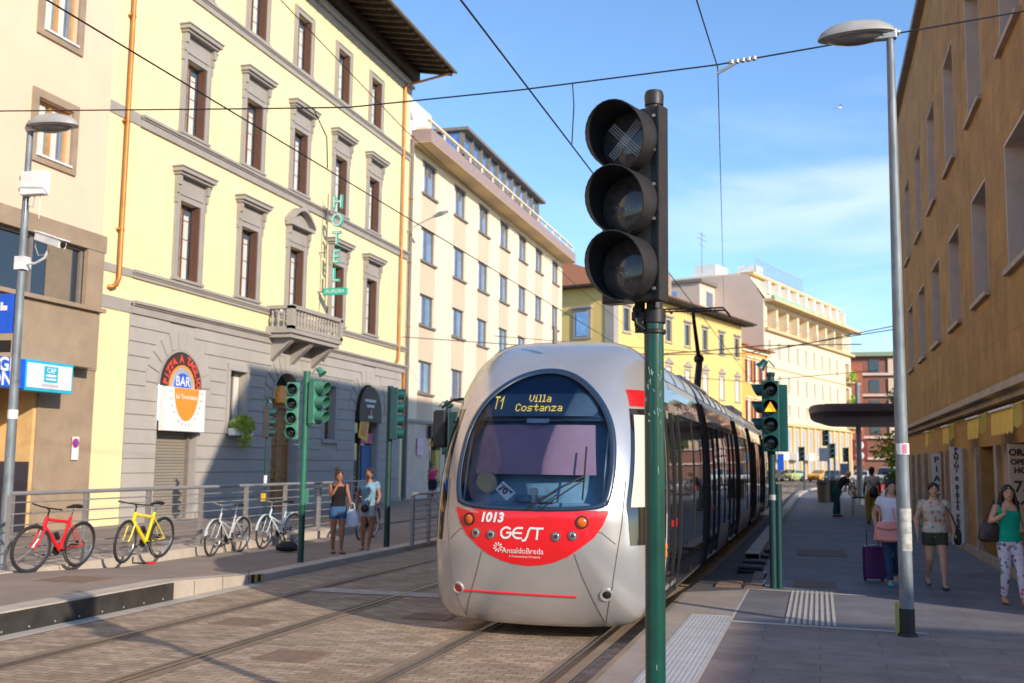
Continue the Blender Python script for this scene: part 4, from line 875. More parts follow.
# ground floor: piers and deep doorways
doors=[(39.4,40.6),(37.4,38.6),(35.2,36.5),(33.0,34.2),(31.0,32.1),(29.0,30.3),(25.5,27.1),(21.0,23.2),(17.2,19.5)]
gops_=[(ru(b),ru(a),.16,2.36) for a,b in doors if a>13.5]
m=wall(Rb.mb(),0,ru(14.0),.1,3.25,gops_,v=.06,d=.6); gf=m.build('ground_floor_wall',M['ochreplain'],Rb.o)
m=Rb.mb(); m.box(-.05,-.28,3.18,ru(14.0),.06,3.30); m.box(-.05,-.12,3.06,ru(14.0),.05,3.18); m.build('ledge',M['travertine'],gf)
m=Rb.mb()
for a,b in doors:
    for y in (a-.02,b+.02): 
        u=ru(y); s=.32; 
        if y>b: m.box(u-s,-.02,.16,u,.5,2.36)
        else: m.box(u,-.02,.16,u+s,.5,2.36)
build_split(m,'stone_jamb',M['travertine'],gf)
m=Rb.mb()
for a,b in doors: m.box(ru(b),.62,.16,ru(a),.66,2.36)
m.build('shop_door',mat('dark_green_glass_door',(.03,.05,.04),.15),gf)
m=Rb.mb(); m.box(0,-.06,.15,ru(14.0),.05,.30); m.build('plinth',M['travertine'],gf)
def awning(y0,y1,i,lab):
    A=root('awning',(3.0,(y0+y1)/2,2.75),-PI/2,lab,'awning','awnings rolled out along the stone building'); h=(y1-y0)/2
    m=MB(); m.add([(-h,0,.22),(h,0,.22),(h,-.40,.06),(-h,-.40,.06)],[(0,1,2,3)]); m.build('canopy',M['awning'],A,fix=False)
    m=MB(); n=max(5,int(h*2/.14))
    for k in range(n):
        a=-h+k*2*h/n; b=a+2*h/n; q=.02*math.sin(k*1.7); q2=.02*math.sin((k+1)*1.7); m.add([(a,-.41,.05),(b,-.41,.05),(b,-.42-q2,-.29),((a+b)/2,-.42-(q+q2)/2,-.33),(a,-.42-q,-.29)],[(0,1,2,3,4)])
    m.add([(h,-.41,.05),(h,-.30,.10),(h,-.30,-.18),(h,-.36,-.26),(h,-.41,-.22)],[(0,1,2,3,4)]); m.build('valance',M['awning'],A,fix=False); m=MB(); m.tube([(-h-.05,-.43,.05),(h+.05,-.43,.05)],.022,8); m.build('front_bar',M['white'],A,smooth=True)
for i,(a,b) in enumerate(((15.8,17.7),(19.0,20.4),(23.3,24.3),(27.3,28.1))):
    awning(a,b,i,['wide yellow awning nearest the camera, above the opening hours board','second yellow awning from the opening hours board, with scalloped valance','third yellow awning from the camera, above the panini board','fourth and smaller yellow awning, above the narrow white menu board'][i])
def board(name,y0,y1,z0,z1,lines,label,size,bg='white',vert=False,x=2.98):
    A=root(name,(x,y0,z0),0,label,'sign'); h=y1/2
    m=MB(); m.box(-h,-.03,0,h,.03,z1-z0); p=m.build('board',M[bg],A,bevel=.006); m=MB()
    if vert:
        n=len(lines)
        for k,ch in enumerate(lines):
            if ch!=' ': text_on(m,ch,size,lambda x_,y_,q:(x_*1.1,-.035-q,(z1-z0)-(k+.7)*(z1-z0)/(n+.4)+y_),off=.006)
    else:
        for (t,s,z) in lines: text_on(m,t,s,lambda x_,y_,q:(x_*1.0,-.035-q,z+y_),off=.006)
    m.build('lettering',M['darkprint'],p)
board('menu_board',29.6,.22,.75,2.30,'PIATTI','narrow white vertical board lettered PIATTI, farther of the two vertical boards',.22,vert=True,x=2.97)
board('menu_board',25.4,.25,.25,2.40,'PANINI E BIBITE FRESCHE','tall white vertical board lettered PANINI E BIBITE FRESCHE',.12,vert=True,x=2.96)
board('opening_hours_board',18.3,.56,.95,2.32,[('ORARIO',.145,1.24),('OPENING',.115,1.09),('HOURS',.125,.96),('7,30',.25,.70),('00,30',.22,.40)],'opening hours board reading 7,30 and 00,30 behind the woman in green',.3,bg='pinkpanel',x=3.18)
# outside the picture: side block added to shade the pavement, rear block for reflections
OB=root('side_shade_block',(16,-10,0),0,'unseen plain ochre block added right behind the camera to shade the pavement','building'); m=MB(); m.box(0,-24,0,12,11.6,8.2); m.build('wall',M['ochreplain'],OB)
BB=root('rear_block',(0,-75,0),0,'cream block closing the street behind the camera','building'); m=MB(); m.box(-22,-12,0,26,0,15); m.build('wall',M['cream'],BB); m=MB(); 
for i in range(11):
    for z in (3,7,11): m.box(-20+i*4.2,0,z,-18.6+i*4.2,.05,z+2)
build_split(m,'window',M['darkglass'],BB)
# ------------------------------------------------------------------ TRAM
HALF=[(0,3.47),(.45,3.46),(.80,3.41),(1.02,3.24),(1.14,2.98),(1.22,2.62),(1.265,2.1),(1.275,1.5),(1.265,.9),(1.23,.45),(1.14,.22),(.9,.15),(0,.14)]
def _cha(p):
    q=[]
    for a,b in zip(p,p[1:]+p[:1]): q+=[(.75*a[0]+.25*b[0],.75*a[1]+.25*b[1]),(.25*a[0]+.75*b[0],.25*a[1]+.75*b[1])]
    return q
OUT=_cha(_cha(HALF+[(-x,z) for x,z in HALF[-2:0:-1]]))
ZC=1.6
def raypoly(poly,c,t):
    dx,dz=math.cos(t),math.sin(t); best=0
    for (x0,z0),(x1,z1) in zip(poly,poly[1:]+poly[:1]):
        ex,ez=x1-x0,z1-z0; den=dx*ez-dz*ex
        if abs(den)<1e-12: continue
        px,pz=x0-c[0],z0-c[1]; s=(px*ez-pz*ex)/den; u=(px*dz-pz*dx)/den
        if s>0 and -1e-9<=u<=1+1e-9: best=max(best,s)
    return best
RT=[raypoly(OUT,(0,ZC),2*PI*i/720) for i in range(721)]
def rad(t): q=(t%(2*PI))/(2*PI)*720; i=int(q); return RT[i]+(RT[min(i+1,720)]-RT[i])*(q-i)
def slope(z): return .30*max(0,z-1.35)**1.3+.10*max(0,1.-z)
def Dd(t): s=math.sin(t); return .80+.45*max(0,s)**2-.45*max(0,-s)**2
def Fs(x,z):
    t=math.atan2(z-ZC,x); r=math.hypot(x,z-ZC)/rad(t)
    return slope(z)+Dd(t)*(1-math.sqrt(max(0,1-min(1,r)**2.6)))
def xo(z):
    a=[p for p in OUT]; b=0
    for (x0,z0),(x1,z1) in zip(a,a[1:]+a[:1]):
        if (z0-z)*(z1-z)<=0 and abs(z1-z0)>1e-9: b=max(b,x0+(x1-x0)*(z-z0)/(z1-z0))
    return b
def spt(s,z,y,off):
    X=xo(z)
    if y>=Fs(X*.9999,z): return (s*(X+off),y,z)
    lo,hi=0,X
    for _ in range(30):
        mi=(lo+hi)/2
        if Fs(mi,z)<y: lo=mi
        else: hi=mi
    return (s*(lo+off*.8),y-off*.6,z)
def sidepatch(m,s,y0,y1,z0,z1,off=.006,ny=4,nz=6):
    f0=y0 if callable(y0) else (lambda z:y0); f1=y1 if callable(y1) else (lambda z:y1); vs=[];fs=[]
    for j in range(nz+1):
        z=z0+(z1-z0)*j/nz
        for i in range(ny+1): vs.append(spt(s,z,f0(z)+(f1(z)-f0(z))*i/ny,off))
    for j in range(nz):
        for i in range(ny): a=j*(ny+1)+i; fs.append((a,a+1,a+ny+2,a+ny+1))
    m.add(vs,fs)
def conf(m,poly,off,c=None,rings=6,sub=1):
    """patch following the nose surface; poly in (x,z)"""
    if c is None: c=(sum(p[0] for p in poly)/len(poly),sum(p[1] for p in poly)/len(poly))
    if sub>1: poly=[(a[0]+(b[0]-a[0])*k/sub,a[1]+(b[1]-a[1])*k/sub) for a,b in zip(poly,poly[1:]+poly[:1]) for k in range(sub)]
    n=len(poly); vs=[(c[0],Fs(*c)+off,c[1])]
    for r in range(1,rings+1):
        for p in poly: x=c[0]+(p[0]-c[0])*r/rings; z=c[1]+(p[1]-c[1])*r/rings; vs.append((x,Fs(x,z)+off,z))
    fs=[(0,1+i,1+(i+1)%n) for i in range(n)]
    for r in range(rings-1):
        for i in range(n): a=1+r*n+i; b=1+r*n+(i+1)%n; fs.append((a,b,b+n,a+n))
    m.add(vs,fs)
T=root('tram',(-3.05,11.15,0),0,'silver and red articulated tram showing T1 Villa Costanza, running towards the camera','tram')
sym=lambda h:[(x,z) for x,z in h]+[(-x,z) for x,z in h[::-1] if x>1e-6]
GLH=[(.80,1.44),(.86,1.58),(.885,1.78),(.885,2.0),(.86,2.25),(.80,2.45),(.70,2.63),(.56,2.79),(.38,2.93),(.19,3.01),(0,3.035)]
GL=_cha(_cha(sym(GLH)))
CM=(0,2.05); n=120
def outer_ring(): 
    return [(CM[0]+raypoly(OUT,CM,2*PI*i/n)*math.cos(2*PI*i/n),CM[1]+raypoly(OUT,CM,2*PI*i/n)*math.sin(2*PI*i/n)) for i in range(n)]
inner=[(CM[0]+raypoly(GL,CM,2*PI*i/n)*math.cos(2*PI*i/n),CM[1]+raypoly(GL,CM,2*PI*i/n)*math.sin(2*PI*i/n)) for i in range(n)]
outr=outer_ring(); m=MB(); vs=[];fs=[]; K_=22
for r in range(K_+1):
    s=r/K_; t=1-(1-s)**2.2
    for a,b in zip(inner,outr): x=a[0]+(b[0]-a[0])*t; z=a[1]+(b[1]-a[1])*t; vs.append((x,Fs(x*.99999,ZC+(z-ZC)*.99999),z))
L1=1.75
for j,yy in enumerate((1.35,1.75)):
    for b in outr: vs.append((b[0],max(yy,Fs(b[0]*.9999,ZC+(b[1]-ZC)*.9999)+.01*(j+1)),b[1]))
for r in range(K_+2):
    for i in range(n): a=r*n+i; b=r*n+(i+1)%n; fs.append((a,b,b+n,a+n))
m.add(vs,fs)
# rim wall of the windscreen opening
vs=[(a[0],Fs(*a),a[1]) for a in inner]+[(a[0]*.97,Fs(*a)+.30,CM[1]+(a[1]-CM[1])*.97) for a in inner]
cabn=m.build('cab_shell',M['silver'],T,smooth='all',fix=True)
mr_=MB(); mr_.add(vs,[(i,(i+1)%n,(i+1)%n+n,i+n) for i in range(n)]); mr_.build('windscreen_reveal',M['navy'],cabn,smooth='all')
m=MB(); conf(m,[(x*.99,2.05+(z-2.05)*.99) for x,z in GL],.30,c=CM,rings=8); m.build('cab_interior',M['cabin'],cabn,smooth='all')
# windscreen and what is behind it
wsn=MB(); conf(wsn,GL,-.006,c=CM,rings=10); ws_o=wsn.build('windscreen',M['windshield'],T,smooth='all')
m=MB(); vs=[]
for k,o_ in ((1.035,-.004),(1.03,-.02),(.965,-.02),(.96,.0)): vs+=[(a[0]*k,Fs(a[0]*k,CM[1]+(a[1]-CM[1])*k)+o_,CM[1]+(a[1]-CM[1])*k) for a in inner]
m.add(vs,[(r*n+i,r*n+(i+1)%n,(r+1)*n+(i+1)%n,(r+1)*n+i) for r in range(3) for i in range(n)]); m.build('gasket',M['navy'],ws_o,smooth='all')
# dark band at the top of the windscreen
band=[p for p in GL if p[1]>2.40]; band=[(x*.985,2.05+(z-2.05)*.985) for x,z in band]; band.sort(key=lambda p:math.atan2(p[1]-2.5,p[0]))
m=MB(); conf(m,band,.05,c=(0,2.6),rings=6); m.build('top_band',M['navy'],ws_o,smooth='all')
disp=[(.62,2.47),(.66,2.52),(.66,2.70),(.62,2.74),(-.62,2.74),(-.66,2.70),(-.66,2.52),(-.62,2.47)]
m=MB(); conf(m,disp,.035,sub=4); dp=m.build('destination_display',mat('slate_display_glass',(.085,.125,.165),.25),ws_o,smooth='all')
FONT={'T':'11111 00100 00100 00100 00100 00100 00100','1':'00100 01100 10100 00100 00100 00100 00100','V':'10001 10001 10001 10001 10001 01010 00100','i':'010 000 110 010 010 010 111','l':'110 010 010 010 010 010 111','a':'00000 00000 01110 00001 01111 10001 01111',
'C':'01110 10001 10000 10000 10000 10001 01110','o':'00000 00000 01110 10001 10001 10001 01110','s':'00000 00000 01111 10000 01110 00001 11110','t':'00100 00100 11111 00100 00100 00101 00010','n':'00000 00000 10110 11001 10001 10001 10001','z':'00000 00000 11111 00010 00100 01000 11111'}
def dots(m,word,x,z,p,h=None,off=.025,fat=.92):
    h=h or p
    for ch in word:
        rows=FONT[ch].split()
        for j,rw_ in enumerate(rows):
            for i,b in enumerate(rw_):
                if b=='1':
                    a=x+i*p; c=z-j*h; q=[(a,c),(a+p*fat,c),(a+p*fat,c-h*fat),(a,c-h*fat)]
                    m.add([(u,Fs(u,v)+off,v) for u,v in q],[(0,1,2,3)])
        x+=(len(rows[0])+1)*p
m=MB(); dots(m,'Villa',-.155,2.725,.0115,.0125); dots(m,'Costanza',-.295,2.615,.0118,.0125); dots(m,'T1',-.575,2.71,.0125,.0225,fat=.9); m.build('led_lettering',M['led'],dp)
m=MB(); conf(m,[(-.66,2.37),(.64,2.37),(.70,1.81),(-.70,1.81)],.12,sub=5,c=(0,2.1)); m.build('sun_blind',M['blind'],ws_o,smooth='all')
m=MB(); conf(m,[(-.13,2.44),(.13,2.44),(.13,2.39),(-.13,2.39)],.03); m.build('mirror_plate',M['greymark'],ws_o)
m=MB(); m.box(-.8,.28,1.40,.8,.60,1.50); m.box(-.2,.24,1.50,.25,.5,1.58); m.build('dashboard',M['cabin'],ws_o,bevel=.02)
m=MB(); m.M=Matrix.Translation((-.56,.33,1.72))@Matrix.Rotation(PI/2+.35,4,'X'); m.lathe([(0,.0),(.11,.0),(.125,.015),(.12,.03),(0,.03)],24); m.build('round_disc',mat('cream_round_disc',(.45,.40,.26),.5),ws_o,smooth=True)
m=MB(); m.cyl((.02,.20,1.50),(.02,.20,1.62),.03,n=12); m.cyl((.02,.17,1.62),(.02,.23,1.62),.045,n=12); m.build('fan',M['galv'],ws_o)
m=MB(); conf(m,[(-.31,1.735),(-.395,1.645),(-.25,1.52),(-.15,1.61)],.02); cdn=m.build('number_card',M['white'],ws_o); m=MB(); text_on(m,'707',.115,lambda x,y,q:(-.275+x*.78+y*.55,Fs(-.275,1.625)+.010,1.625-x*.58+y*.80),off=.004); m.build('lettering',M['darkprint'],cdn)
m=MB()
for s in (-1,1): m.tube([(s*.80,Fs(s*.80,z)+.06,z) for z in (1.5,1.7,1.9,2.1,2.3)],.012,6)
m.build('inner_pillar',M['greymark'],ws_o)
def ctube(m,pts,r,off,nn=6,k=8):
    q=[]
    for a,b in zip(pts,pts[1:]): q+=[(a[0]+(b[0]-a[0])*i/k,a[1]+(b[1]-a[1])*i/k) for i in range(k)]
    q.append(pts[-1]); m.tube([(x,Fs(x,z)+off,z) for x,z in q],r,nn)
wp=MB(); ctube(wp,[(.02,1.44),(.33,1.66),(.60,1.80)],.011,-.045); ctube(wp,[(.14,1.43),(.40,1.62),(.60,1.76)],.008,-.035); ctube(wp,[(.60,1.55),(.605,1.8),(.60,2.12)],.010,-.03); wp.build('wiper',M['black'],ws_o)
# red panel with lamps and lettering
RH=[(.0,.825),(.16,.84),(.30,.875),(.45,.94),(.58,1.03),(.72,1.14),(.81,1.27),(.865,1.40),(.875,1.435)]
RP=sym(RH[::-1])[::-1]; RPs=[(x,z) for x,z in RH]+[(.4,1.435),(0,1.435),(-.4,1.435)]+[(-x,z) for x,z in RH[::-1] if x>0]
m=MB(); conf(m,RPs,-.006,c=(0,1.2),rings=8,sub=2); rp=m.build('red_front_panel',M['tramred'],T,smooth='all')
DX=-.04
def nrm(x,z,lift=0):
    e=.01; N=Vector(((Fs(x+e,z)-Fs(x-e,z))/(2*e),-1,(Fs(x,z+e)-Fs(x,z-e))/(2*e))).normalized(); U=Vector((0,0,1)); X=U.cross(N).normalized(); Y_=N.cross(X); Mx=Matrix((X,Y_,N)).transposed().to_4x4(); Mx.translation=Vector((x,Fs(x,z),z))+N*lift; return Mx
def conftext(m,s,size,cx,cz,off=-.011,**k): return text_on(m,s,size,lambda x,y,q:(cx+x,Fs(cx+x,cz+y)+off,cz+y),**k)
m=MB(); text_on(m,'1013',.142,lambda x,y,q:(-.40+x*1.0+y*.2,Fs(-.40+x,1.335+y)-.011,1.335+y),off=.006); conftext(m,'AnsaldoBreda',.088,-.05,.985,sx=.95); conftext(m,'A Finmeccanica Company',.034,-.03,.925)
for k in range(9): # small sunburst mark
    t=2*PI*k/9; m.add([(-.33+r*math.cos(t+d),Fs(-.33,1.02)-.011,1.02+r*math.sin(t+d)) for r,d in ((.012,0),(.05,-.16),(.055,0),(.05,.16))],[(0,1,2,3)])
m.build('lettering',M['white'],rp)
def stroke(m,pts,w_,cx,cz,sl=.12,off=-.011):
    for a,b in zip(pts,pts[1:]):
        a=Vector(a);b=Vector(b);d=(b-a).normalized(); nn=Vector((-d.y,d.x))*w_/2; e=d*w_*.3
        q=[a-e-nn,b+e-nn,b+e+nn,a-e+nn]; m.add([(cx+p.x+p.y*sl,Fs(cx+p.x,cz+p.y)+off,cz+p.y) for p in q],[(0,1,2,3)])
m=MB(); arc=lambda cx,cy,r,a0,a1,k=9:[(cx+r*math.cos(R(a0+(a1-a0)*i/k)),cy+r*math.sin(R(a0+(a1-a0)*i/k))) for i in range(k+1)]
G_=.058
stroke(m,arc(-.195,0,G_,45,340)+[(-.138,.0),(-.185,.0)],.021,DX,1.178)
stroke(m,[(-.015,.055),(-.06,.055)]+arc(-.06,0,.055,90,270)+[(-.015,-.055)],.021,DX,1.178); stroke(m,[(-.11,0),(-.02,0)],.019,DX,1.178)
stroke(m,[(.105,.058),(.075,.058),(.058,.03),(.048,-.03),(.03,-.075),(.0,-.08)],.021,DX,1.178)
stroke(m,[(.10,.055),(.215,.055)],.021,DX,1.178); stroke(m,[(.158,.055),(.158,-.06)],.022,DX,1.178)
m.build('operator_lettering',M['white'],rp)
for s in (-1,1):
    for x,z,r,k in ((.64,1.31,.062,'orangelens'),(.545,1.165,.046,'lens'),(.365,1.155,.046,'lens')):
        x=s*x+DX; y=Fs(x,z); nx=(Fs(x+.01,z)-Fs(x-.01,z))/.02
        Mx=nrm(x,z,.006)
        m=MB(Mx); m.lathe([(0,.0),(r*.8,.0),(r*.95,.012),(r*1.12,.012),(r*1.16,-.01)],20); hb=m.build('headlight' if k=='lens' else 'indicator_lamp',M['chrome'] if k=='lens' else M['black'],rp,smooth=True)
        m=MB(Mx); m.lathe([(r*.86,.006),(r*.6,.018),(0,.022)],20); m.build('lens',M[k] if k!='lens' else M['curtain2'],hb,smooth=True)
        if k=='lens': m=MB(Mx); m.lathe([(0,.03),(r*.5,.026),(r*.52,.018)],16); m.build('bulb',M['darkprint'],hb,smooth=True)
m=MB(); ctube(m,[(-.80,.52),(.52,.505)],.011,-.006,8,14); m.build('red_stripe',M['tramred'],T)
for s in (-1,1):
    m=MB(); ctube(m,[(s*.72,1.22),(s*.80,1.20),(s*.94,1.08)],.005,.0,6); ctube(m,[(s*.52,.97),(s*.60,.72),(s*.72,.42),(s*.80,.22)],.006,.0,6); ctube(m,[(s*1.02,1.75),(s*1.0,1.3),(s*.96,1.0),(s*.90,.6),(s*.80,.2)],.006,.0,6); m.build('panel_joint',M['groove'],T)
    x=s*.84; z=.54; y=Fs(x,z); m=MB(); m.M=nrm(x,z,.004); m.lathe([(0,.0),(.045,.0),(.05,.012),(.07,.012),(.075,-.015)],20); fg=m.build('fog_lamp',M['silver2'],T,smooth=True)
    m=MB(m.M); m.lathe([(.045,.004),(0,.016)],16); m.build('lens',M['redlens'] if s<0 else M['lens'],fg)
    # cab side
    if s>0: m=MB(); sidepatch(m,s,lambda z:.80+.5*(z-2.6),1.75,2.60,2.80,.006,30,4); m.build('red_side_patch',M['tramred'],T)
    yf=lambda z:.30+.0*z+(.47*((z-1.46)/1.1)**1.2 if z>1.46 else 0)
    m=MB(); sidepatch(m,s,yf,1.75,1.06,2.57,.005,44,24); cs=m.build('cab_side_window',M['tramglass'],T,smooth='all')
    if s<0: yf=None
    else: m=MB(); sidepatch(m,s,lambda z:yf(z)+.035,1.12,1.47,2.50,.013,36,24); m.build('cab_blind',M['panelcream'],cs,smooth='all')
    m=MB(); 
    for z in (1.55,2.42): m.sphere(spt(s,z,.95,.016),.014,6,4)
    m.tube([spt(s,1.50,1.02,.016),spt(s,1.9,1.02,.016),spt(s,2.45,1.02,.016)],.004,5); m.build('blind_fixing',M['black'],cs)
    m=MB(); sidepatch(m,s,1.745,1.80,.30,1.35,.006,1,4); ed=m.build('pale_edge_strip',M['white'],T)
    for z in (.86,.95): m=MB(); p=spt(s,z,1.77,.008); m.box(p[0]-.006,1.74,z-.03,p[0]+.008,1.81,z+.03); m.build('orange_reflector',M['orangeref'],ed)
    if s>0: continue
    my=1.1 if s<0 else .55; mx_=1.42 if s<0 else 1.34
    m.tube([(s*1.08,my+.1,2.72),(s*1.28,my+.06,2.70),(s*mx_,my+.02,2.60)],.018,8); mi=m.build('mirror_arm',M['black'],T)
    m=MB(); m.cb((s*mx_,my,2.34),(.17,.12,.46)); m.build('mirror_head',M['black'],mi,bevel=.03)
    m=MB(); m.cb((s*mx_,my+.07,2.34),(.14,.01,.40)); m.build('mirror_glass',M['chrome'],mi)
# modules behind the cab
idx=[i for i,p in enumerate(outr)]
def module(y0,y1,kind):
    m=MB(); vs=[];fs=[]
    for yy in (y0,y1): vs+=[(p[0],yy,p[1]) for p in outr]
    for i in range(n): fs.append((i,(i+1)%n,(i+1)%n+n,i+n))
    m.add(vs,fs+[tuple(range(n)),tuple(range(n,2*n))]); body=m.build('module_body',M['silver2'],T,smooth=True)
    for s in (-1,1):
        m=MB(); sidepatch(m,s,y0+.02,y1-.02,2.62,2.93,.004,2,3); m.build('cantrail_glass',M['brownglass'],body)
        m=MB(); 
        ks=[k for k in range(n) if outr[k][1]>2.97 and s*outr[k][0]>.55]
        for k in ks:
            k2=(k+1)%n
            if k2 in ks: a,b=outr[k],outr[k2]; N=((a[0])*.006/1.2,0,.006); m.add([(a[0]*1.006,y0,a[1]+.006),(b[0]*1.006,y0,b[1]+.006),(b[0]*1.006,y1,b[1]+.006),(a[0]*1.006,y1,a[1]+.006)],[(0,1,2,3)])
        m.build('roof_fairing',M['roofglass'],body,smooth='all')
        yy=y0+1.0; m=MB()
        while yy<y1-.4:
            m.tube([(outr[k][0]*1.008,yy,outr[k][1]+.010) for k in sorted(ks,key=lambda k:outr[k][1])],.009,5); yy+=1.25
        build_split(m,'fairing_rib',M['greypipe'],body)
        for (a,b,z0,k) in kind:
            a+=y0; b+=y0
            m=MB(); sidepatch(m,s,a,b,z0,2.60,.006,1,10); g=m.build('door' if k=='d' else 'side_window',M['tramglass'],body,smooth='all')
            if k=='d':
                m=MB(); mid=(a+b)/2
                for q in (a,mid,b): m.tube([spt(s,z,q,.012) for z in (z0,.8,1.3,1.8,2.3,2.6)],.022,6)
                m.tube([spt(s,z0+.02,a,.012),spt(s,z0+.02,b,.012)],.03,6); m.build('door_frame',M['black'],g)
                m=MB(); p=spt(s,1.15,mid+.12,.012); m.cb((p[0],mid+.18,1.2),(.012,.07,.11)); m.cb((p[0],mid-.18,1.2),(.012,.05,.08)); m.build('door_button',M['tramred'],g)
            else:
                m=MB(); m.tube([spt(s,z0,a,.008),spt(s,z0,b,.008)],.012,5); m.tube([spt(s,2.6,a,.008),spt(s,2.6,b,.008)],.014,5)
                if b-a>2.2: q=(a+b)/2; m.tube([spt(s,z,q,.008) for z in (z0,1.,1.5,2.,2.6)],.014,5)
                m.build('window_frame',M['black'],g)
    return body
def gangway(y0,y1):
    m=MB(); vs=[];fs=[]; k=9
    for j in range(k):
        sc_=.955 if j%2 else .985; vs+=[(p[0]*sc_,y0+(y1-y0)*j/(k-1),1.7+(p[1]-1.7)*sc_) for p in outr]
    for j in range(k-1):
        for i in range(n): fs.append((j*n+i,j*n+(i+1)%n,(j+1)*n+(i+1)%n,(j+1)*n+i))
    m.add(vs,fs); g=m.build('gangway_bellows',M['rubber'],T)
    m=MB()
    for s in (-1,1):
        for q in (y0-.02,y1+.02): m.tube([spt(s,z,q,.012) for z in (.3,.8,1.3,1.8,2.3,2.7,2.95)],.035,6)
    m.build('end_frame',M['black'],g)
module(1.755,6.40,[(.10,1.35,.30,'d'),(1.45,4.55,.34,'w')]); gangway(6.42,6.82)
module(6.84,13.60,[(.15,2.0,.34,'d'),(2.1,4.4,.80,'w'),(4.5,6.6,.34,'d')]); gangway(13.62,13.95)
module(13.97,18.7,[(.1,1.5,.80,'w'),(1.6,4.6,.80,'w')]); gangway(18.72,19.05)
module(19.07,25.8,[(.15,2.0,.34,'d'),(2.1,4.4,.80,'w'),(4.5,6.6,.34,'d')]); gangway(25.82,26.15)
module(26.17,32.0,[(.2,3.2,.6,'w'),(3.4,4.8,.34,'d')])
m=MB(); m.box(-.7,8,3.4,.7,12.5,3.56); m.box(-.7,20,3.4,.7,24,3.66); build_split(m,'roof_equipment',M['silver2'],T,bevel=.04)
m=MB(); m.cyl((0,1.2,3.38),(0,1.2,3.60),.03,n=8); m.build('roof_aerial',M['greypipe'],T)
P0=16.0; m=MB(); m.box(-.6,P0-.6,3.46,.6,P0+.9,3.56)
for s in (-1,1): m.cyl((s*.5,P0-.4,3.46),(s*.5,P0-.4,3.6),.06,n=8)
pn=m.build('pantograph',M['greypipe'],T); m=MB(); m.tube([(0,P0+.6,3.6),(0,P0+1.5,4.75)],[.09,.07],8); m.sphere((0,P0+1.5,4.78),.14,8,6); m.tube([(0,P0+1.5,4.78),(0,P0+.15,5.85)],[.06,.045],8)
m.tube([(.12,P0+.4,3.6),(.1,P0+1.35,4.7)],.02,6); m.build('arm',M['black'],pn,smooth=True)
m=MB(); m.tube([(-.95,P0-.1,5.75),(-.8,P0-.1,5.93),(.8,P0-.1,5.93),(.95,P0-.1,5.75)],.024,8); m.tube([(-.95,P0+.35,5.75),(-.8,P0+.35,5.93),(.8,P0+.35,5.93),(.95,P0+.35,5.75)],.024,8); m.box(-.6,P0-.1,5.86,-.55,P0+.35,5.9); m.box(.55,P0-.1,5.86,.6,P0+.35,5.9); m.build('contact_strip',M['black'],pn)
m=MB()
for b in (3.2,16.2,28.5):
    for s in (-1,1):
        for yy in (-.9,.9): m.cyl((s*.66,b+yy,.30),(s*.80,b+yy,.30),.29,n=24)
m.build('wheels',M['railsteel'],T)
# ------------------------------------------------------------------ signals
def visor(m,c,r,L,lo=.35,th=.006,n=28):
    vs=[];k=n
    for rr in (r,r-th):
        for e in (0,1):
            for i in range(n):
                t=2*PI*i/n; l=L*(lo+(1-lo)*(.5+.5*math.sin(t))**.6) if e else 0
                vs.append((c[0]+rr*math.cos(t),c[1]-l,c[2]+rr*math.sin(t)))
    fs=[]
    for i in range(n):
        j=(i+1)%n; fs+=[(i,j,j+n,i+n),(i+2*n,i+3*n,j+3*n,j+2*n),(i+n,j+n,j+3*n,i+3*n)]
    m.add(vs,fs)
def sig_head(parent,c,rz,nl,hm,vm,r=.105,sp=.26,vl=.2,lo=.35,lit=None,w_=None,dep=.14,led=False,plate=None):
    Mx=Matrix.Translation(c)@Matrix.Rotation(rz,4,'Z'); w_=w_ or r*2.25; hh=sp*nl
    m=MB(Mx); m.box(-w_/2,0,-hh/2,w_/2,dep,hh/2); h=m.build('signal_housing',hm,parent,bevel=.012)
    if plate: m=MB(Mx); m.box(-w_/2-plate,dep,-hh/2-.02,w_/2+plate,dep+.015,hh/2+.02); m.build('back_plate',hm,h)
    for i in range(nl):
        z=hh/2-sp*(i+.5)
        m=MB(Mx); visor(m,(0,0,z),r,vl,lo); m.build('visor',vm,h,smooth=True)
        m=MB(Mx); M2=m.M; m.M=M2@Matrix.Translation((0,-.008,z))@Matrix.Rotation(PI/2,4,'X'); m.lathe([(r*.93,0),(r*.7,.018),(r*.4,.03),(0,.035)],24)
        ln=m.build('lens',M['lensbig'] if led else M['lens'],h,smooth=True)
        m=MB(M2@Matrix.Translation((0,-.004,z))@Matrix.Rotation(PI/2,4,'X')); m.lathe([(r*.99,0),(r*.91,.006)],24); m.build('lens_ring',M['black'],ln)
        if lit==i: m=MB(Mx); m.prism([(-.085,z-.07),(.085,z-.07),(0,z+.08)],lambda a,b,d:(a,d,b),-.05,-.045); m.build('amber_triangle',M['amber'],ln)
        if led and i==0:
            m=MB(Mx)
            for a in range(-10,11):
                for b in (-1.5,-.5,.5,1.5):
                    for s in (-1,1):
                        u=a*.0098; q=b*.0115; x=(u+q*s)*.92; zz=z+(s*u-q)*.92+.0
                        m.sphere((x,-.045,zz),.0042,5,3)
            m.build('led_cross',M['ledoff'],ln)
        if led:
            rd=random.Random(i); m=MB(Mx)
            for _ in range(14): t=rd.uniform(0,6.28); q=rd.uniform(0,.09); m.sphere((q*math.cos(t),-.042,z-.03+q*math.sin(t)*.7),.003,5,3)
            m.build('led_dot',M['ledoff'],ln)
    return h
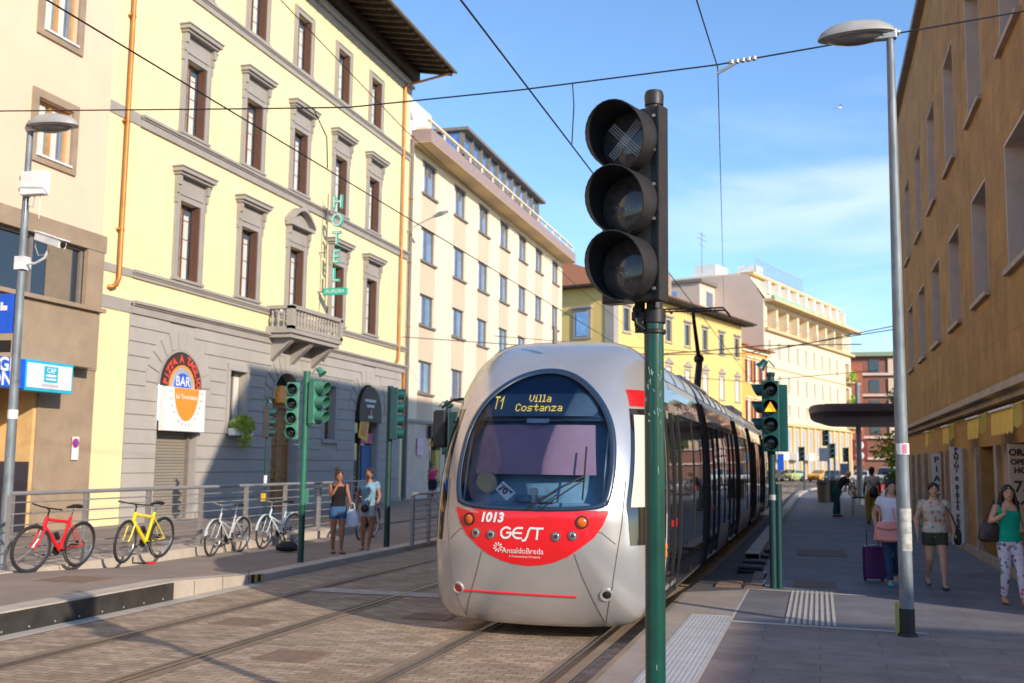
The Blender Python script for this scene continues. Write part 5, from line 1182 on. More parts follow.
def bell(parent,c,rz,mt):
    Mx=Matrix.Translation(c)@Matrix.Rotation(rz,4,'Z'); m=MB(Mx); m.tube([(-.16,0,-.02),(-.08,0,.08),(.0,0,.05)],.010,6); m.M=Mx@Matrix.Translation((0.02,0,.02))@Matrix.Rotation(-.7,4,'Y'); m.lathe([(0,.09),(.05,.08),(.055,0),(.085,-.06),(0,-.05)],16); return m.build('warning_bell',mt,parent,smooth=True)
A=root('tram_signal',(-.89,6,.15),0,'big black three lamp signal with unlit cross on the nearest dark green pole','traffic signal')
m=MB(); m.tube([(0,0,-.1),(0,0,1.4),(-.005,0,2.66)],.0565,32); pole=m.build('pole',M['sigpole'],A,smooth=True)
m=MB(); m.tube([(-.0,0,2.66),(-.0,0,3.96)],.047,24); m.lathe([(.055,3.90),(.058,3.96),(.05,3.985),(0,3.99)],24); m.build('upper_pole',M['bronze'],A,smooth=True)
m=MB(); m.lathe([(.060,2.60),(.064,2.605),(.064,2.68),(.060,2.685)],24); m.box(-.13,-.03,2.62,-.04,.03,2.67); m.lathe([(.062,2.54),(.066,2.545),(.066,2.56),(.062,2.565)],24); m.cyl((-.085,0,2.55),(-.085,0,2.75),.03,n=12); m.cyl((-.11,-.02,2.60),(-.055,-.03,2.60),.022,n=10); m.tube([(-.07,-.05,2.75),(-.11,-.06,2.68),(-.1,-.04,2.6),(-.05,-.05,2.56)],.012,6); m.build('clamp',M['black'],A,smooth=True,bevel=.004)
sig_head(A,(-.125,-.13,3.275),-.34,3,M['bronze'],M['bronze'],r=.188,sp=.375,vl=.235,lo=.30,w_=.37,dep=.10,led=True)
Mx=Matrix.Translation((-.125,-.13,3.275))@Matrix.Rotation(-.34,4,'Z')
m=MB(Mx); m.box(.186,-.012,-.565,.197,.10,.565); m.build('housing_edge',M['bronze'],A)
m=MB(Mx)
for z in (-.5,-.32,-.1,.1,.3,.5): m.cyl((.165,-.016,z),(.165,0,z),.010,n=8)
m.build('screw',M['galv'],A)
m=MB(); rd=random.Random(4)
for _ in range(26):
    t=-PI/2+rd.uniform(-.8,.8); z=rd.choice([rd.uniform(2.0,2.32)]*5+[rd.uniform(.3,2.5)]); l=rd.uniform(.01,.05); r_=.0572
    m.tube([(r_*math.cos(t),r_*math.sin(t),z),(r_*math.cos(t+rd.uniform(-.15,.15)),r_*math.sin(t),z+l),(r_*math.cos(t+rd.uniform(-.25,.25)),r_*math.sin(t),z+l*rd.uniform(.2,1))],.0015,4)
m.build('scratch_mark',mat('pale_scratches',(.35,.50,.42),.8),pole)
# amber signal
A=root('traffic_signal',(-.66,16.22,.15),0,'dark green pole signal with lit amber triangle beside the tram side','traffic signal')
m=MB(); m.tube([(0,0,0),(0,0,2.9),(0.0,0,3.15)],.052,16); m.lathe([(.06,3.12),(.065,3.13),(.065,3.18),(0,3.19)],16); pl=m.build('pole',M['sigdark'],A,smooth=True)
m=MB(); m.box(.05,-.02,.5,.12,.05,1.5); m.cyl((.085,.015,.0),(.085,.015,1.52),.05,n=12); m.build('cabinet_tube',M['sigdark'],A,smooth=True); m=MB(); m.tube([(0,-.0,1.28),(0,0,1.36)],.056,16); m.build('sticker',M['galv'],pl)
sig_head(A,(0.0,-.20,2.52),0.02,4,M['siggreen'],M['siggreen'],r=.112,sp=.262,vl=.15,lo=.3,lit=1,w_=.25)
sig_head(A,(-.13,-.03,2.66),-PI/2,3,M['siggreen'],M['siggreen'],r=.09,sp=.255,vl=.16,w_=.2)
m=MB(); m.box(.10,.02,2.0,.24,.12,3.0); m.build('side_box',M['siggreen'],A,bevel=.01); bell(A,(-.10,0,3.28),PI,M['siggreen'])
m=MB(); m.box(.08,.06,1.72,.17,.08,1.96); m.build('blue_plate',M['blue'],A)
A=root('traffic_signal',(-9.0,17.45,.10),0,'pale green pole with a four lamp and a three lamp signal head','traffic signal')
m=MB(); m.tube([(0,0,1.0),(0,0,3.42)],.055,16); m.lathe([(.06,3.36),(.062,3.45),(0,3.46)],16); pl=m.build('pole',mat('mid_green_pole',(.02,.14,.08),.45),A,smooth=True); m=MB(); m.tube([(0,0,-.1),(0,0,1.02)],.058,16); m.build('lower_pole',M['sigpole'],A,smooth=True)
sig_head(A,(-.22,-.10,2.72),.30,4,M['siglight'],M['siglight'],r=.105,sp=.262,vl=.17,lo=.35,w_=.22)
sig_head(A,(.24,.0,2.88),PI/2-.25,3,M['siglight'],M['siglight'],r=.105,sp=.262,vl=.24,lo=.6,w_=.22); bell(A,(.26,0,3.42),0,M['siglight'])
m=MB(); m.tube([(-.2,0,2.1),(0,0,2.1)],.015,6); m.tube([(-.2,0,3.3),(.2,0,3.3)],.015,6); m.tube([(0,0,2.45),(.2,0,2.45)],.015,6); m.build('bracket',M['siglight'],A)
m=MB(); m.box(.04,-.03,1.05,.10,.04,1.3); m.build('push_box',M['siglight'],A)
A=root('traffic_signal',(-8.9,21.17,.10),0,'dark teal pole signal seen side on, right of the two women waiting','traffic signal')
m=MB(); m.tube([(0,0,-.05),(0,0,3.45)],.065,16); m.build('pole',M['sigdark'],A,smooth=True)
sig_head(A,(.17,.03,2.85),PI/2+.35,4,M['sigdark'],M['siggreen'],r=.115,sp=.28,vl=.16,lo=.7,w_=.26,dep=.16)
A=root('traffic_signal',(-13.55,24.2,.12),0,'small dark three lamp signal with teal visor and yellow push box beyond the railing','traffic signal')
m=MB(); m.tube([(0,0,-.05),(0,0,2.6)],.04,12); m.lathe([(.05,3.0),(.05,3.25),(0,3.3)],10); m.build('pole',M['sigdark'],A,smooth=True)
sig_head(A,(.05,0,2.75),PI/2+.5,3,M['black'],M['sigdark'],r=.10,sp=.26,vl=.2,w_=.24,dep=.16); m=MB(); m.box(-.05,-.10,.75,.05,-.02,.95); m.build('push_box',mat('yellow_push_box',(.8,.45,.03),.5),A); bell(A,(-.02,0,3.3),1.2,M['sigdark']); m=MB(); m.tube([(0,0,1.2),(0,0,1.4)],.044,10); m.build('sticker',M['white'],A)
A=root('traffic_signal',(-6.5,18.2,0),0,'green signal with bell half hidden behind the left edge of the tram','traffic signal')
m=MB(); m.tube([(0,0,-.0),(0,0,2.9)],.05,12); m.build('pole',M['sigdark'],A,smooth=True)
sig_head(A,(.05,0.1,2.45),PI,3,M['sigdark'],M['sigdark'],r=.10,sp=.26,vl=.16,w_=.3); bell(A,(-.02,0,2.95),0,M['siggreen'])
for i,(x,y,z,lab) in enumerate(((.62,66,4.1,'far traffic signal on the tallest dark post before the cream palace'),(1.05,72,3.4,'second far traffic signal, right of the tallest dark post'),(2.0,76,3.2,'third far traffic signal beside the red sign panel'),(-.9,74,3.2,'far traffic signal standing left of the tallest dark post'))):
    A=root('traffic_signal',(x,y,.0),0,lab,'traffic signal','far traffic signals at the junction'); m=MB(); m.tube([(0,0,0),(0,0,z)],.06,8); m.build('pole',M['sigdark'],A,smooth=True); sig_head(A,(-.18,-.1,z-.5),.3,3,M['sigdark'],M['sigdark'],r=.13,sp=.32,vl=.2)
    if i in (0,2): m=MB(); m.box(-.55,-.05,z-1.9,-.0,0,z-1.1); m.build('blue_plate',mat('slate_plate%d'%i,(.08,.10,.16),.5),A)
A=root('road_sign',(2.55,70,.1),0,'dark red panel with two round white discs on a post by the junction','sign'); m=MB(); m.tube([(0,0,0),(0,0,3.4)],.05,8); m.build('post',M['galv'],A); m=MB(); m.box(-.45,-.1,2.2,.45,-.05,3.5); p_=m.build('panel',mat('dark_red_panel',(.22,.03,.03),.5),A)
for z in (2.5,3.15): m=MB(); m.cyl((0,-.13,z),(0,-.1,z),.26,n=18); d=m.build('white_disc',M['white'],p_); m=MB(); m.cyl((0,-.14,z),(0,-.13,z),.1,n=12); m.build('grey_symbol',M['greymark'],d)
# ------------------------------------------------------------------ street lamps
def lamp_head(parent,c,rz,s=1):
    Mx=Matrix.Translation(c)@Matrix.Rotation(rz,4,'Z')@Matrix.Rotation(-.03,4,'Y')@Matrix.Diagonal((.50*s,.24*s,.20*s,1))@Matrix.Translation((-.92,0,0))
    m=MB(Mx); m.lathe([(0,1.05),(.35,1.0),(.7,.78),(.92,.42),(1.0,.12),(1.0,.0),(.94,-.03)],36); h=m.build('lamp_head',mat('lamp_shell_grey',(.36,.35,.33),.5),parent,smooth=True)
    m=MB(Mx); m.lathe([(.96,-.02),(.80,-.10),(.72,-.02)],36); m.build('rim',M['galv'],h,smooth=True)
    m=MB(Mx); m.lathe([(.78,-.05),(.6,-.34),(.3,-.5),(0,-.54)],36); m.build('diffuser',mat('smoky_lamp_glass',(.17,.16,.15),.2,var=.3),h,smooth=True)
    m=MB(Matrix.Translation(c)@Matrix.Rotation(rz,4,'Z')); m.box(-.24*s,-.05,-.08,.04,.05,.03); m.tube([(-.12,0,-.02),(.08,0,.0)],[.07,.03],10); m.build('neck',M['galv'],h,bevel=.01)
L1_=root('street_lamp',(.885,12.24,.15),0,'tall weathered grey street lamp with oval head standing on the right pavement','street lamp')
m=MB(); m.tube([(0,0,.20),(-.005,0,1.6),(0,0,6.7)],[.074,.071,.042],28); pl=m.build('pole',M['poleold'],L1_,smooth=True); m=MB(); m.tube([(0,0,-.02),(0,0,.29)],.080,28); m.build('black_base',M['rubber'],pl,smooth=True)
m=MB(); m.tube([(0,0,1.93),(0,0,2.05)],[.0730,.0726],28); st_=m.build('sticker_band',M['white'],pl,smooth=True); m=MB(); m.M=Matrix.Rotation(-1.25,4,'Z'); m.box(.06,-.02,1.94,.0755,.02,2.04); m.build('pink_print',mat('pink_print',(.7,.15,.25)),st_)
m=MB(); m.tube([(0,0,.9),(0,0,1.35)],.0738,28); m.build('peeling_patch',mat('peeled_tape',(.42,.42,.38),.8,var=.5,scale=12,fine=.3),pl,smooth=True)
m=MB(); m.box(-.12,-.02,.0,-.085,.02,.35); m.build('cable_cover',mat('yellow_green_cover',(.35,.36,.08),.6),pl)
m=MB(); m.lathe([(.095,0),(.11,.01),(.10,.03),(.09,.03)],24); m.build('foot_ring',M['rubber'],pl)
lamp_head(L1_,(0.03,0,6.72),0,.86)
L2_=root('street_lamp',(-12.68,14.3,.14),0,'left street lamp with white junction box and security camera in front of the peach building','street lamp')
m=MB(); m.tube([(0,0,0),(0,0,1.6),(-.03,0,7.3)],[.085,.080,.05],24); pl=m.build('pole',M['poleold'],L2_,smooth=True); lamp_head(L2_,(-.05,0,7.33),PI,1.0)
m=MB(); m.box(-.03,-.16,6.12,.45,-.0,6.52); bx=m.build('junction_box',M['white'],L2_,bevel=.015); m=MB(); m.box(-.1,-.1,6.2,.0,.1,6.26); m.box(-.1,-.1,6.4,0,.1,6.46)
m.build('clamp',M['galv'],bx); m=MB(); m.tube([(.12,-.08,6.12),(.12,-.08,5.95),(.2,-.08,5.9),(.22,-.08,6.1)],.012,6); m.tube([(.05,-.08,6.12),(.05,-.08,5.7)],.006,5); m.tube([(.33,-.08,6.12),(.33,-.08,5.72)],.006,5); m.build('cable',M['galv'],bx)
m=MB(); m.tube([(.0,0,4.98),(.3,-.05,4.97),(.5,-.08,5.05),(.58,-.1,5.18)],.022,8); m.box(-.1,-.09,4.88,.09,.09,5.1); ar=m.build('camera_arm',M['white'],L2_,smooth=True)
Mx=Matrix.Translation((.62,-.12,5.32))@Matrix.Rotation(-.25,4,'Z')@Matrix.Rotation(.30,4,'Y'); m=MB(Mx); m.box(-.34,-.07,-.06,.34,.07,.07); m.box(-.38,-.085,.075,.40,.085,.09); cm=m.build('security_camera',M['white'],ar,bevel=.02); m=MB(Mx); m.cyl((.34,0,0),(.355,0,0),.05,n=14); m.build('lens',M['black'],cm); m=MB(); m.tube([(.5,-.08,5.1),(.35,-.06,5.1),(.28,-.06,5.25),(.32,-.08,5.4)],.010,6); m.build('cable',M['galv'],ar)
m=MB(); m.box(-.72,-.04,3.82,-.10,-.0,4.48); bs=m.build('blue_sign_board',M['blue'],L2_,bevel=.006); m=MB(); m.box(-.35,-.05,4.2,-.22,-.04,4.28); m.box(-.35,-.05,4.28,-.31,-.04,4.34); m.build('white_mark',M['white'],bs); m=MB(); m.box(-.6,-.05,3.5,-.12,-.01,3.7); m.box(-.6,-.05,3.0,-.3,-.01,3.35); m.build('black_bracket',M['black'],bs)
m=MB(); m.tube([(0,0,2.4),(0,0,2.55)],.0825,20); m.build('sticker',M['white'],pl)
A=root('street_post',(1.85,51.9,.15),0,'plain grey post rising beside the dark canopy behind the bending man','post'); m=MB(); m.tube([(0,0,0),(0,0,5.7)],[.14,.11],16); pl=m.build('pole',M['poleold'],A,smooth=True); m=MB(); m.lathe([(.16,0),(.16,.25),(.14,.3)],16); m.build('collar',M['galv'],pl)
# ------------------------------------------------------------------ wires
def wire(name,pts,label,r=.012,mt=None,sag=0):
    o=root(name,pts[0],0,label,'cable'); b=Vector(pts[0]); q=[]
    for a,c in zip(pts,pts[1:]):
        for i in range(12):
            t=i/12; p=Vector(a).lerp(Vector(c),t); p.z-=sag*4*t*(1-t); q.append(p-b)
    q.append(Vector(pts[-1])-b); m=MB(); m.tube(q,r,6); m.build('cable',mt or M['black'],o,smooth=True); return o
sp=wire('span_wire',[(-18,13,7.9),(-12.15,13,7.28),(-7.76,13,6.95),(-6.2,13,6.84),(-3.72,13,6.87),(-1.12,13,6.97),(.59,13,7.12),(3.2,13,7.35),(9,13,8)],'cross street span wire holding up both tram wires in front of the lamp head',.011)
m=MB()
for x in (-.95,-.88,-.81,-.74,-.67): m.lathe([(.012,-.03),(.032,-.02),(.032,.02),(.012,.03)],10,(x+18,0,6.97+.088*(x+1.12)-7.9)) 
m.tube([(16.88,0,6.86-7.9),(17.02,0,6.93-7.9),(17.1,0,6.97-7.9)],.022,8); m.build('insulator',M['galv'],sp)
cw=wire('contact_wire',[(-3.05,-20,6.2),(-3.05,13,6.12),(-3.05,40,6.05),(-3.05,80,6.05)],'tram contact wire over the right hand track',.010)
wire('contact_wire',[(-6.6,-20,6.05),(-6.6,13,6.03),(-6.6,60,6.03),(-6.6,85,6.0)],'tram contact wire over the left hand track',.010)
wire('feeder_wire',[(-6.6,8,8.4),(-6.6,11.7,7.88),(-6.6,16,7.5),(-6.6,30,7.0),(-6.6,60,6.6)],'thin feeder wire crossing the top of the hotel front',.007)
wire('hanger_wire',[(-3.0,13,6.89),(-2.98,13,6.60),(-3.05,13.2,6.14)],'short hanger joining the span wire to the right contact wire',.008)
wire('hanger_wire',[(-6.75,13,6.87),(-6.55,13.05,6.45),(-6.6,13.2,6.05)],'short hanger joining the span wire to the left contact wire',.008)
wire('stay_wire',[(-1.0,5,5.8),(-1.06,10,6.49),(-1.12,13,6.93),(-4.95,60,10.53)],'thin stay wire running from above down past the insulator towards the palace',.008)
wire('span_wire',[(-18,44,7.5),(-6.6,46,6.7),(-3,46,6.7),(3,40.8,7.0)],'second span wire fixed to the far end of the stone building',.018)
wire('span_wire',[(-18,58,9.2),(-4,62,8.2),(3.2,41,7.2)],'third thinner span wire meeting the stone building corner',.02)
wire('span_wire',[(-17.5,75,8.8),(-5,80,8.1),(4,75,8.4)],'farthest span wire crossing in front of the yellow house',.025)
wire('feeder_cable',[(-12.5,62,8.2),(-6.6,68,9.2),(-3.4,72,9.9),(3,75,10.2)],'thick dark feeder cable with insulators in front of the grey gable',.04)
# ------------------------------------------------------------------ railings
def railing(x,y0,y1,sp_,zb,zt,lab,n_r=6,seg=None):
    A=root('railing',(x,y0,zb),0,lab,'railing'); n=int(round((y1-y0)/sp_))
    m=MB(); m.tube([(0,0,zt-zb),(0,y1-y0,zt-zb)],.032,10); m.build('top_rail',M['rail'],A,smooth=True)
    m=MB()
    for k in range(n_r): z=(zt-zb)*(.12+.76*k/(n_r-1)); m.tube([(0,0,z),(0,y1-y0,z)],.011,6)
    m.build('rails',M['rail'],A,smooth=True)
    p0=None
    for i in range(n+1):
        m=MB(); y=(y1-y0)*i/n
        for d in (-.035,.035): m.box(-.035,y+d-.006,0,.035,y+d+.006,zt-zb-.02)
        for k in range(n_r): z=(zt-zb)*(.12+.76*k/(n_r-1)); m.box(-.02,y-.035,z-.015,.02,y+.035,z+.015)
        m.build('post',M['rail'],A)
railing(-11.5,13.05,26.5,1.682,.27,1.38,'long silver painted railing behind the parked bicycles')
railing(-8.45,21.5,31.5,1.0,.10,1.22,'shorter silver railing beside the tram, right of the two women',8)
# ------------------------------------------------------------------ bicycles
def bicycle(lab,loc,rz,c,style='mtb',lean=.1,steer=0,fend=None):
    A=root('bicycle',loc,rz,lab,'bicycle','bicycles along the railing'); A.rotation_euler=(lean,0,rz)
    fm=mat('bicycle_paint',c,.3,var=.08,coat=.5); r=.335; fx,rx=.53,-.50
    bb=(-.06,0,.28); st=(-.20,0,.78 if style=='mtb' else .74); hd=(.32,0,.80); hb=(.36,0,.66); ax=(rx,0,r)
    m=MB(); t=.027 if style=='mtb' else .016
    m.tube([st,bb],t,8); m.tube([(hd[0]-.01,0,hd[2]-.04),(st[0]+.04,0,st[2]-.08)],t,8) if style!='city' else m.tube([hb,(st[0]+.08,0,.46)],t,8); m.tube([hb,bb],t*1.25,8); m.tube([hd,hb],t*1.2,8)
    for s in (-1,1): m.tube([bb,(rx,s*.06,r)],.010,6); m.tube([(st[0],s*.02,st[2]-.1),(rx,s*.06,r)],.009,6)
    fr=m.build('frame',fm,A,smooth=True)
    ca,sa=math.cos(steer),math.sin(steer); SM=Matrix.Translation((.36,0,0))@Matrix.Rotation(steer,4,'Z')@Matrix.Translation((-.36,0,0))
    m=MB(SM); m.tube([(.36,0,.66),(.38,0,.62)],.03,8)
    for s in (-1,1): m.tube([(.375,s*.055,.64),(.47,s*.055,.42),(fx,s*.05,r)],.014 if style=='mtb' else .010,6)
    m.build('fork',fm,A,smooth=True)
    m=MB(SM); m.tube([(.33,0,.78),(.31,0,.90),(.38,0,.94)],.014,8)
    if style=='mtb': m.tube([(.36,-.31,.95),(.39,-.1,.94),(.39,.1,.94),(.36,.31,.95)],.012,8)
    else: m.tube([(.20,-.28,.98),(.33,-.24,.99),(.38,-.08,.95),(.38,.08,.95),(.33,.24,.99),(.20,.28,.98)],.011,8)
    m.build('handlebar',M['black'] if style=='mtb' else M['chrome'],A,smooth=True)
    m=MB(); m.tube([(-.20,0,.76),(-.225,0,.90)],.013,8); m.build('seat_post',M['chrome'],A); m=MB(); m.tube([(-.36,0,.93),(-.26,0,.94),(-.16,0,.93),(-.08,0,.925)],[(.035,.07),(.03,.065),(.022,.03),(.015,.018)],10,X=(0,0,1)); m.build('saddle',M['black'],A,smooth=True)
    for x,MM in ((fx,SM),(rx,Matrix())):
        m=MB(MM); m.tube([(x+r*math.cos(2*PI*i/36),0,r+r*math.sin(2*PI*i/36)) for i in range(36)],.022 if style=='mtb' else .016,8,closed=True); w_=m.build('wheel',M['rubber'],A,smooth=True)
        m=MB(MM); m.tube([(x+(r-.03)*math.cos(2*PI*i/36),0,r+(r-.03)*math.sin(2*PI*i/36)) for i in range(36)],.010,6,closed=True); m.build('rim',M['chrome'],w_,smooth=True)
        m=MB(MM)
        for i in range(28): t=2*PI*i/28; s=.02 if i%2 else -.02; m.tube([(x+.02*math.cos(t+.5),s,r+.02*math.sin(t+.5)),(x+(r-.03)*math.cos(t),0,r+(r-.03)*math.sin(t))],.0016,3,cap=False)
        m.tube([(x,-.05,r),(x,.05,r)],.02,8); m.build('spokes',M['chrome'],w_)
        if fend: m=MB(MM); m.tube([(x+(r+.03)*math.cos(t_),0,r+(r+.03)*math.sin(t_)) for t_ in [R(10+160*i/14) for i in range(15)]],[(.006,.025)]*15,6); m.build('mudguard',fm,A,smooth=True)
    m=MB(); m.tube([(-.06,-.05,.28),(-.06,.05,.28)],.025,10); m.cyl((-.06,-.055,.28),(-.06,-.05,.28),.09,n=20); m.tube([(-.06,-.06,.28),(.09,-.07,.20)],.010,6); m.tube([(-.06,.06,.28),(-.21,.07,.36)],.010,6); m.cb((.10,-.11,.195),(.08,.08,.02)); m.cb((-.22,.11,.365),(.08,.08,.02)); m.cyl((rx,-.05,r),(rx,-.045,r),.05,n=14); m.tube([(-.06,-.05,.37),(rx,-.05,r+.05)],.005,4); m.tube([(-.06,-.05,.19),(rx,-.05,r-.05)],.005,4); m.build('crank',M['black'],A)
    if style=='mtb': m=MB(); m.tube([(.05,0.03,.46),(.12,0.03,.55)],.035,8); m.build('bottle',M['black'],A,smooth=True)
    m=MB(); m.tube([(-.09,.05,.27),(-.16,.16,.01)],.008,6); m.build('kickstand',M['chrome'],A)
    return A
bicycle('red mountain bicycle leaning on the railing, leftmost of the row',(-11.14,13.62,.25),-PI/2,(.70,.012,.02),'mtb',-.12,-.15)
bicycle('yellow mountain bicycle with its front wheel turned, second in the row',(-10.95,15.50,.24),-PI/2-.0,(.80,.62,.02),'mtb',-.10,.15)
bicycle('silver city bicycle with curved handlebar, between the yellow one and the pale green signal',(-11.05,18.3,.11),-PI/2,(.50,.52,.52),'city',-.10,.1,True)
bicycle('pale blue white city bicycle nearest the pale green signal pole',(-10.95,20.15,.11),-PI/2-.12,(.55,.66,.72),'city',-.08,.15,True)
bicycle('dark bicycle half hidden behind the two women',(-10.3,23.3,.11),-PI/2+.1,(.03,.035,.04),'city',-.08,0,True)
A=root('bag',(-10.2,19.2,.11),.4,'black bag left on the platform beside the pale blue bicycle','bag'); m=MB(); m.tube([(-.22,0,.07),(-.1,0,.1),(.1,0,.1),(.22,0,.06)],[(.05,.09),(.1,.14),(.1,.14),(.05,.08)],12,X=(0,0,1)); m.build('body',M['rubber'],A,smooth=True); m=MB(); m.tube([(-.12,0,.18),(-.06,0,.25),(.06,0,.25),(.12,0,.18)],.012,6); m.build('handle',M['rubber'],A)
A=root('wheel_lock',(-10.6,15.0,.21),0,'red and black bicycle lock lying by the yellow bicycle wheel','lock'); m=MB(); m.tube([(-.15,0,.12),(-.15,0,.02),(0,.02,.02),(.12,.05,.02)],.015,6); m.build('shackle',M['black'],A); m=MB(); m.cb((.16,.05,.03),(.14,.06,.04)); m.build('body',M['tramred'],A,bevel=.01)
# ------------------------------------------------------------------ people
def voxel(mb,name,mt,parent,size,smooth=4):
    me=bpy.data.meshes.new('tmp'); me.from_pydata([tuple(v) for v in mb.v],[],mb.f); o=bpy.data.objects.new('tmp',me); col.objects.link(o)
    r=o.modifiers.new('r','REMESH'); r.mode='VOXEL'; r.voxel_size=size; s=o.modifiers.new('s','SMOOTH'); s.factor=.5; s.iterations=smooth
    dg=bpy.context.evaluated_depsgraph_get(); m2=bpy.data.meshes.new_from_object(o.evaluated_get(dg)); bpy.data.objects.remove(o); bpy.data.meshes.remove(me)
    m2.name=name; m2.materials.clear(); m2.materials.append(mt); m2.polygons.foreach_set('use_smooth',[True]*len(m2.polygons))
    q=bpy.data.objects.new(name,m2); col.objects.link(q); q.parent=parent; return q
def person(label,loc,rz,h,skin,P=None,clothes=(),hair='long',hm=None,fem=True,lean=0,group=None,fine=True,bulk=1.0,headyaw=0,group_=None):
    A=root('person',loc,rz,label,'person',group); k=h/1.65
    J=dict(hipL=(.085,0,.86),hipR=(-.085,0,.86),kneeL=(.09,-.015,.47),kneeR=(-.09,-.015,.47),ankL=(.09,.02,.075),ankR=(-.09,.02,.075),
      shL=(.165,.01,1.345),shR=(-.165,.01,1.345),elL=(.215,.03,1.09),elR=(-.215,.03,1.09),wrL=(.225,-.03,.86),wrR=(-.225,-.03,.86),toeL=None,toeR=None)
    J.update(P or {}); V={a:(Vector(b) if b is not None else None) for a,b in J.items()}
    LM=Matrix.Translation((0,0,.88))@Matrix.Rotation(lean,4,'X')@Matrix.Translation((0,0,-.88))
    up=lambda p:LM@Vector(p)
    for a in ('shL','shR'): V[a]=up(V[a])
    if not P or 'elL' not in P: V['elL']=up(V['elL'])
    if not P or 'elR' not in P: V['elR']=up(V['elR'])
    if not P or 'wrL' not in P: V['wrL']=up(V['wrL'])
    if not P or 'wrR' not in P: V['wrR']=up(V['wrR'])
    b=bulk; hips=.168 if fem else .155; wst=.125 if fem else .14; ch=.148 if fem else .168
    TOR=[((0,.0,.80),(.13*b,.10*b)),((0,0.005,.87),(hips*b,.115*b)),((0,0,.95),(hips*.93*b,.108*b)),((0,-.005,1.04),(wst*b,.092*b)),((0,-.01,1.14),(.138*b,.10*b)),((0,-.012,1.22),(ch*b,.115*b)),((0,.0,1.30),(ch*b,.10*b)),((0,.008,1.355),(.15,.075)),((0,.008,1.39),(.085,.058)),((0,.0,1.44),(.05,.052))]
    S=Matrix.Scale(k,4); hc=up((0,-.022,1.535)); HM=LM@Matrix.Translation((0,-.022,1.535))@Matrix.Rotation(headyaw,4,'Z')@Matrix.Translation((0,.022,-1.535))
    def torso(m,z0,z1,g):
        pts=[];rs=[]
        zz=[z0]+[t[0][2] for t in TOR if z0<t[0][2]<z1]+[z1]
        for z in zz:
            for (a,ra),(c,rc) in zip(TOR,TOR[1:]):
                if a[2]<=z<=c[2]:
                    t=(z-a[2])/(c[2]-a[2]); pts.append(up(Vector(a).lerp(Vector(c),t))); rs.append((ra[0]+(rc[0]-ra[0])*t+g,ra[1]+(rc[1]-ra[1])*t+g)); break
        m.tube(pts,rs,20,X=(1,0,0))
    m=MB(S); torso(m,.80,1.44,0)
    m.tube([up((0,.0,1.38)),up((0,-.008,1.47))],[.052,.048],14)
    m2=MB(S@HM)
    m.M=S@HM; m.sphere((0,-.012,1.555),(.074,.088,.095),18,14); m.sphere((0,-.035,1.495),(.055,.06,.06),14,10); m.sphere((0,-.102,1.528),(.011,.016,.017),8,6); m.sphere((0,-.10,1.548),(.008,.010,.022),8,6); m.sphere((0,-.094,1.497),(.020,.009,.008),8,5); m.sphere((0,-.088,1.462),(.018,.014,.013),8,5)
    for s in (-1,1): m.sphere((s*.076,.0,1.535),(.009,.018,.027),8,6); m.sphere((s*.028,-.088,1.568),(.020,.010,.007),8,5)
    m.M=S
    for s,n_ in ((1,'L'),(-1,'R')):
        sh,el,wr=V['sh'+n_],V['el'+n_],V['wr'+n_]
        m.sphere(sh,(.052,.052,.05),12,8); m.tube([sh,sh.lerp(el,.45),el,el.lerp(wr,.3),wr],[.046*b,.043*b,.034*b,.036*b,.023],12)
        d=(wr-el).normalized(); d=(V['hd'+n_]-wr).normalized() if ('hd'+n_) in V else (d+Vector((0,-.12,-.1))).normalized()
        sx_=Vector((0,1,0)) if abs(d.y)<.7 else Vector((0,0,1)); sx_=(sx_-d*sx_.dot(d)).normalized(); nn=d.cross(sx_)
        pal=wr+d*.08; m.tube([wr-d*.01,wr+d*.03,pal],[(.022,.019),(.035,.017),(.038,.014)],10,X=sx_)
        if fine:
            for f,(o_,l_) in enumerate(((-.028,.062),(-.010,.074),(.009,.070),(.027,.055))):
                q=pal+sx_*o_; c1=nn*(.25*s)*l_; m.tube([q-d*.015,q+d*l_*.5+c1*.25,q+d*l_*.95+c1],[.0095,.009,.0075],6)
            q=wr+d*.025-sx_*.025; m.tube([q,q-sx_*.025+d*.025,q-sx_*.03+d*.058],[.012,.011,.009],6)
        else: m.tube([pal,pal+d*.06],[(.036,.014),(.028,.010)],8,X=sx_)
        hp,kn,an=V['hip'+n_],V['knee'+n_],V['ank'+n_]
        m.tube([hp+Vector((0,0,.03)),hp.lerp(kn,.35),hp.lerp(kn,.8),kn,kn.lerp(an,.3),kn.lerp(an,.75),an],[.085*b,.080*b,.060*b,.054*b,.054*b,.036,.034],16)
        t=V.get('toe'+n_); t=t if t is not None else an+Vector((s*.02,-.15,-.045)); hl=an+Vector((0,.045,-.035))
        m.tube([hl,an+Vector((0,-.01,-.03)),an.lerp(t,.55)+Vector((0,0,-.012)),t],[(.03,.035),(.036,.045),(.043,.028),(.03,.016)],10,X=(1,0,0)); V['t'+n_]=t; V['h'+n_]=hl
    voxel(m,'body',skin,A,.0085*k if fine else .014*k,2)
    for s in (-1,1): m=MB(S@HM); m.sphere((s*.029,-.0855,1.553),(.011,.007,.006),8,5); m.build('eye',M['eye'],A,smooth=True); m=MB(S@HM); m.tube([(s*.014,-.098,1.574),(s*.045,-.084,1.576)],.0035,5); m.build('eyebrow',hm or M['hair'],A)
    m=MB(S@HM); m.tube([(-.02,-.098,1.494),(0,-.103,1.496),(.02,-.098,1.494)],.005,6); m.build('mouth',M['lip'],A,smooth=True)
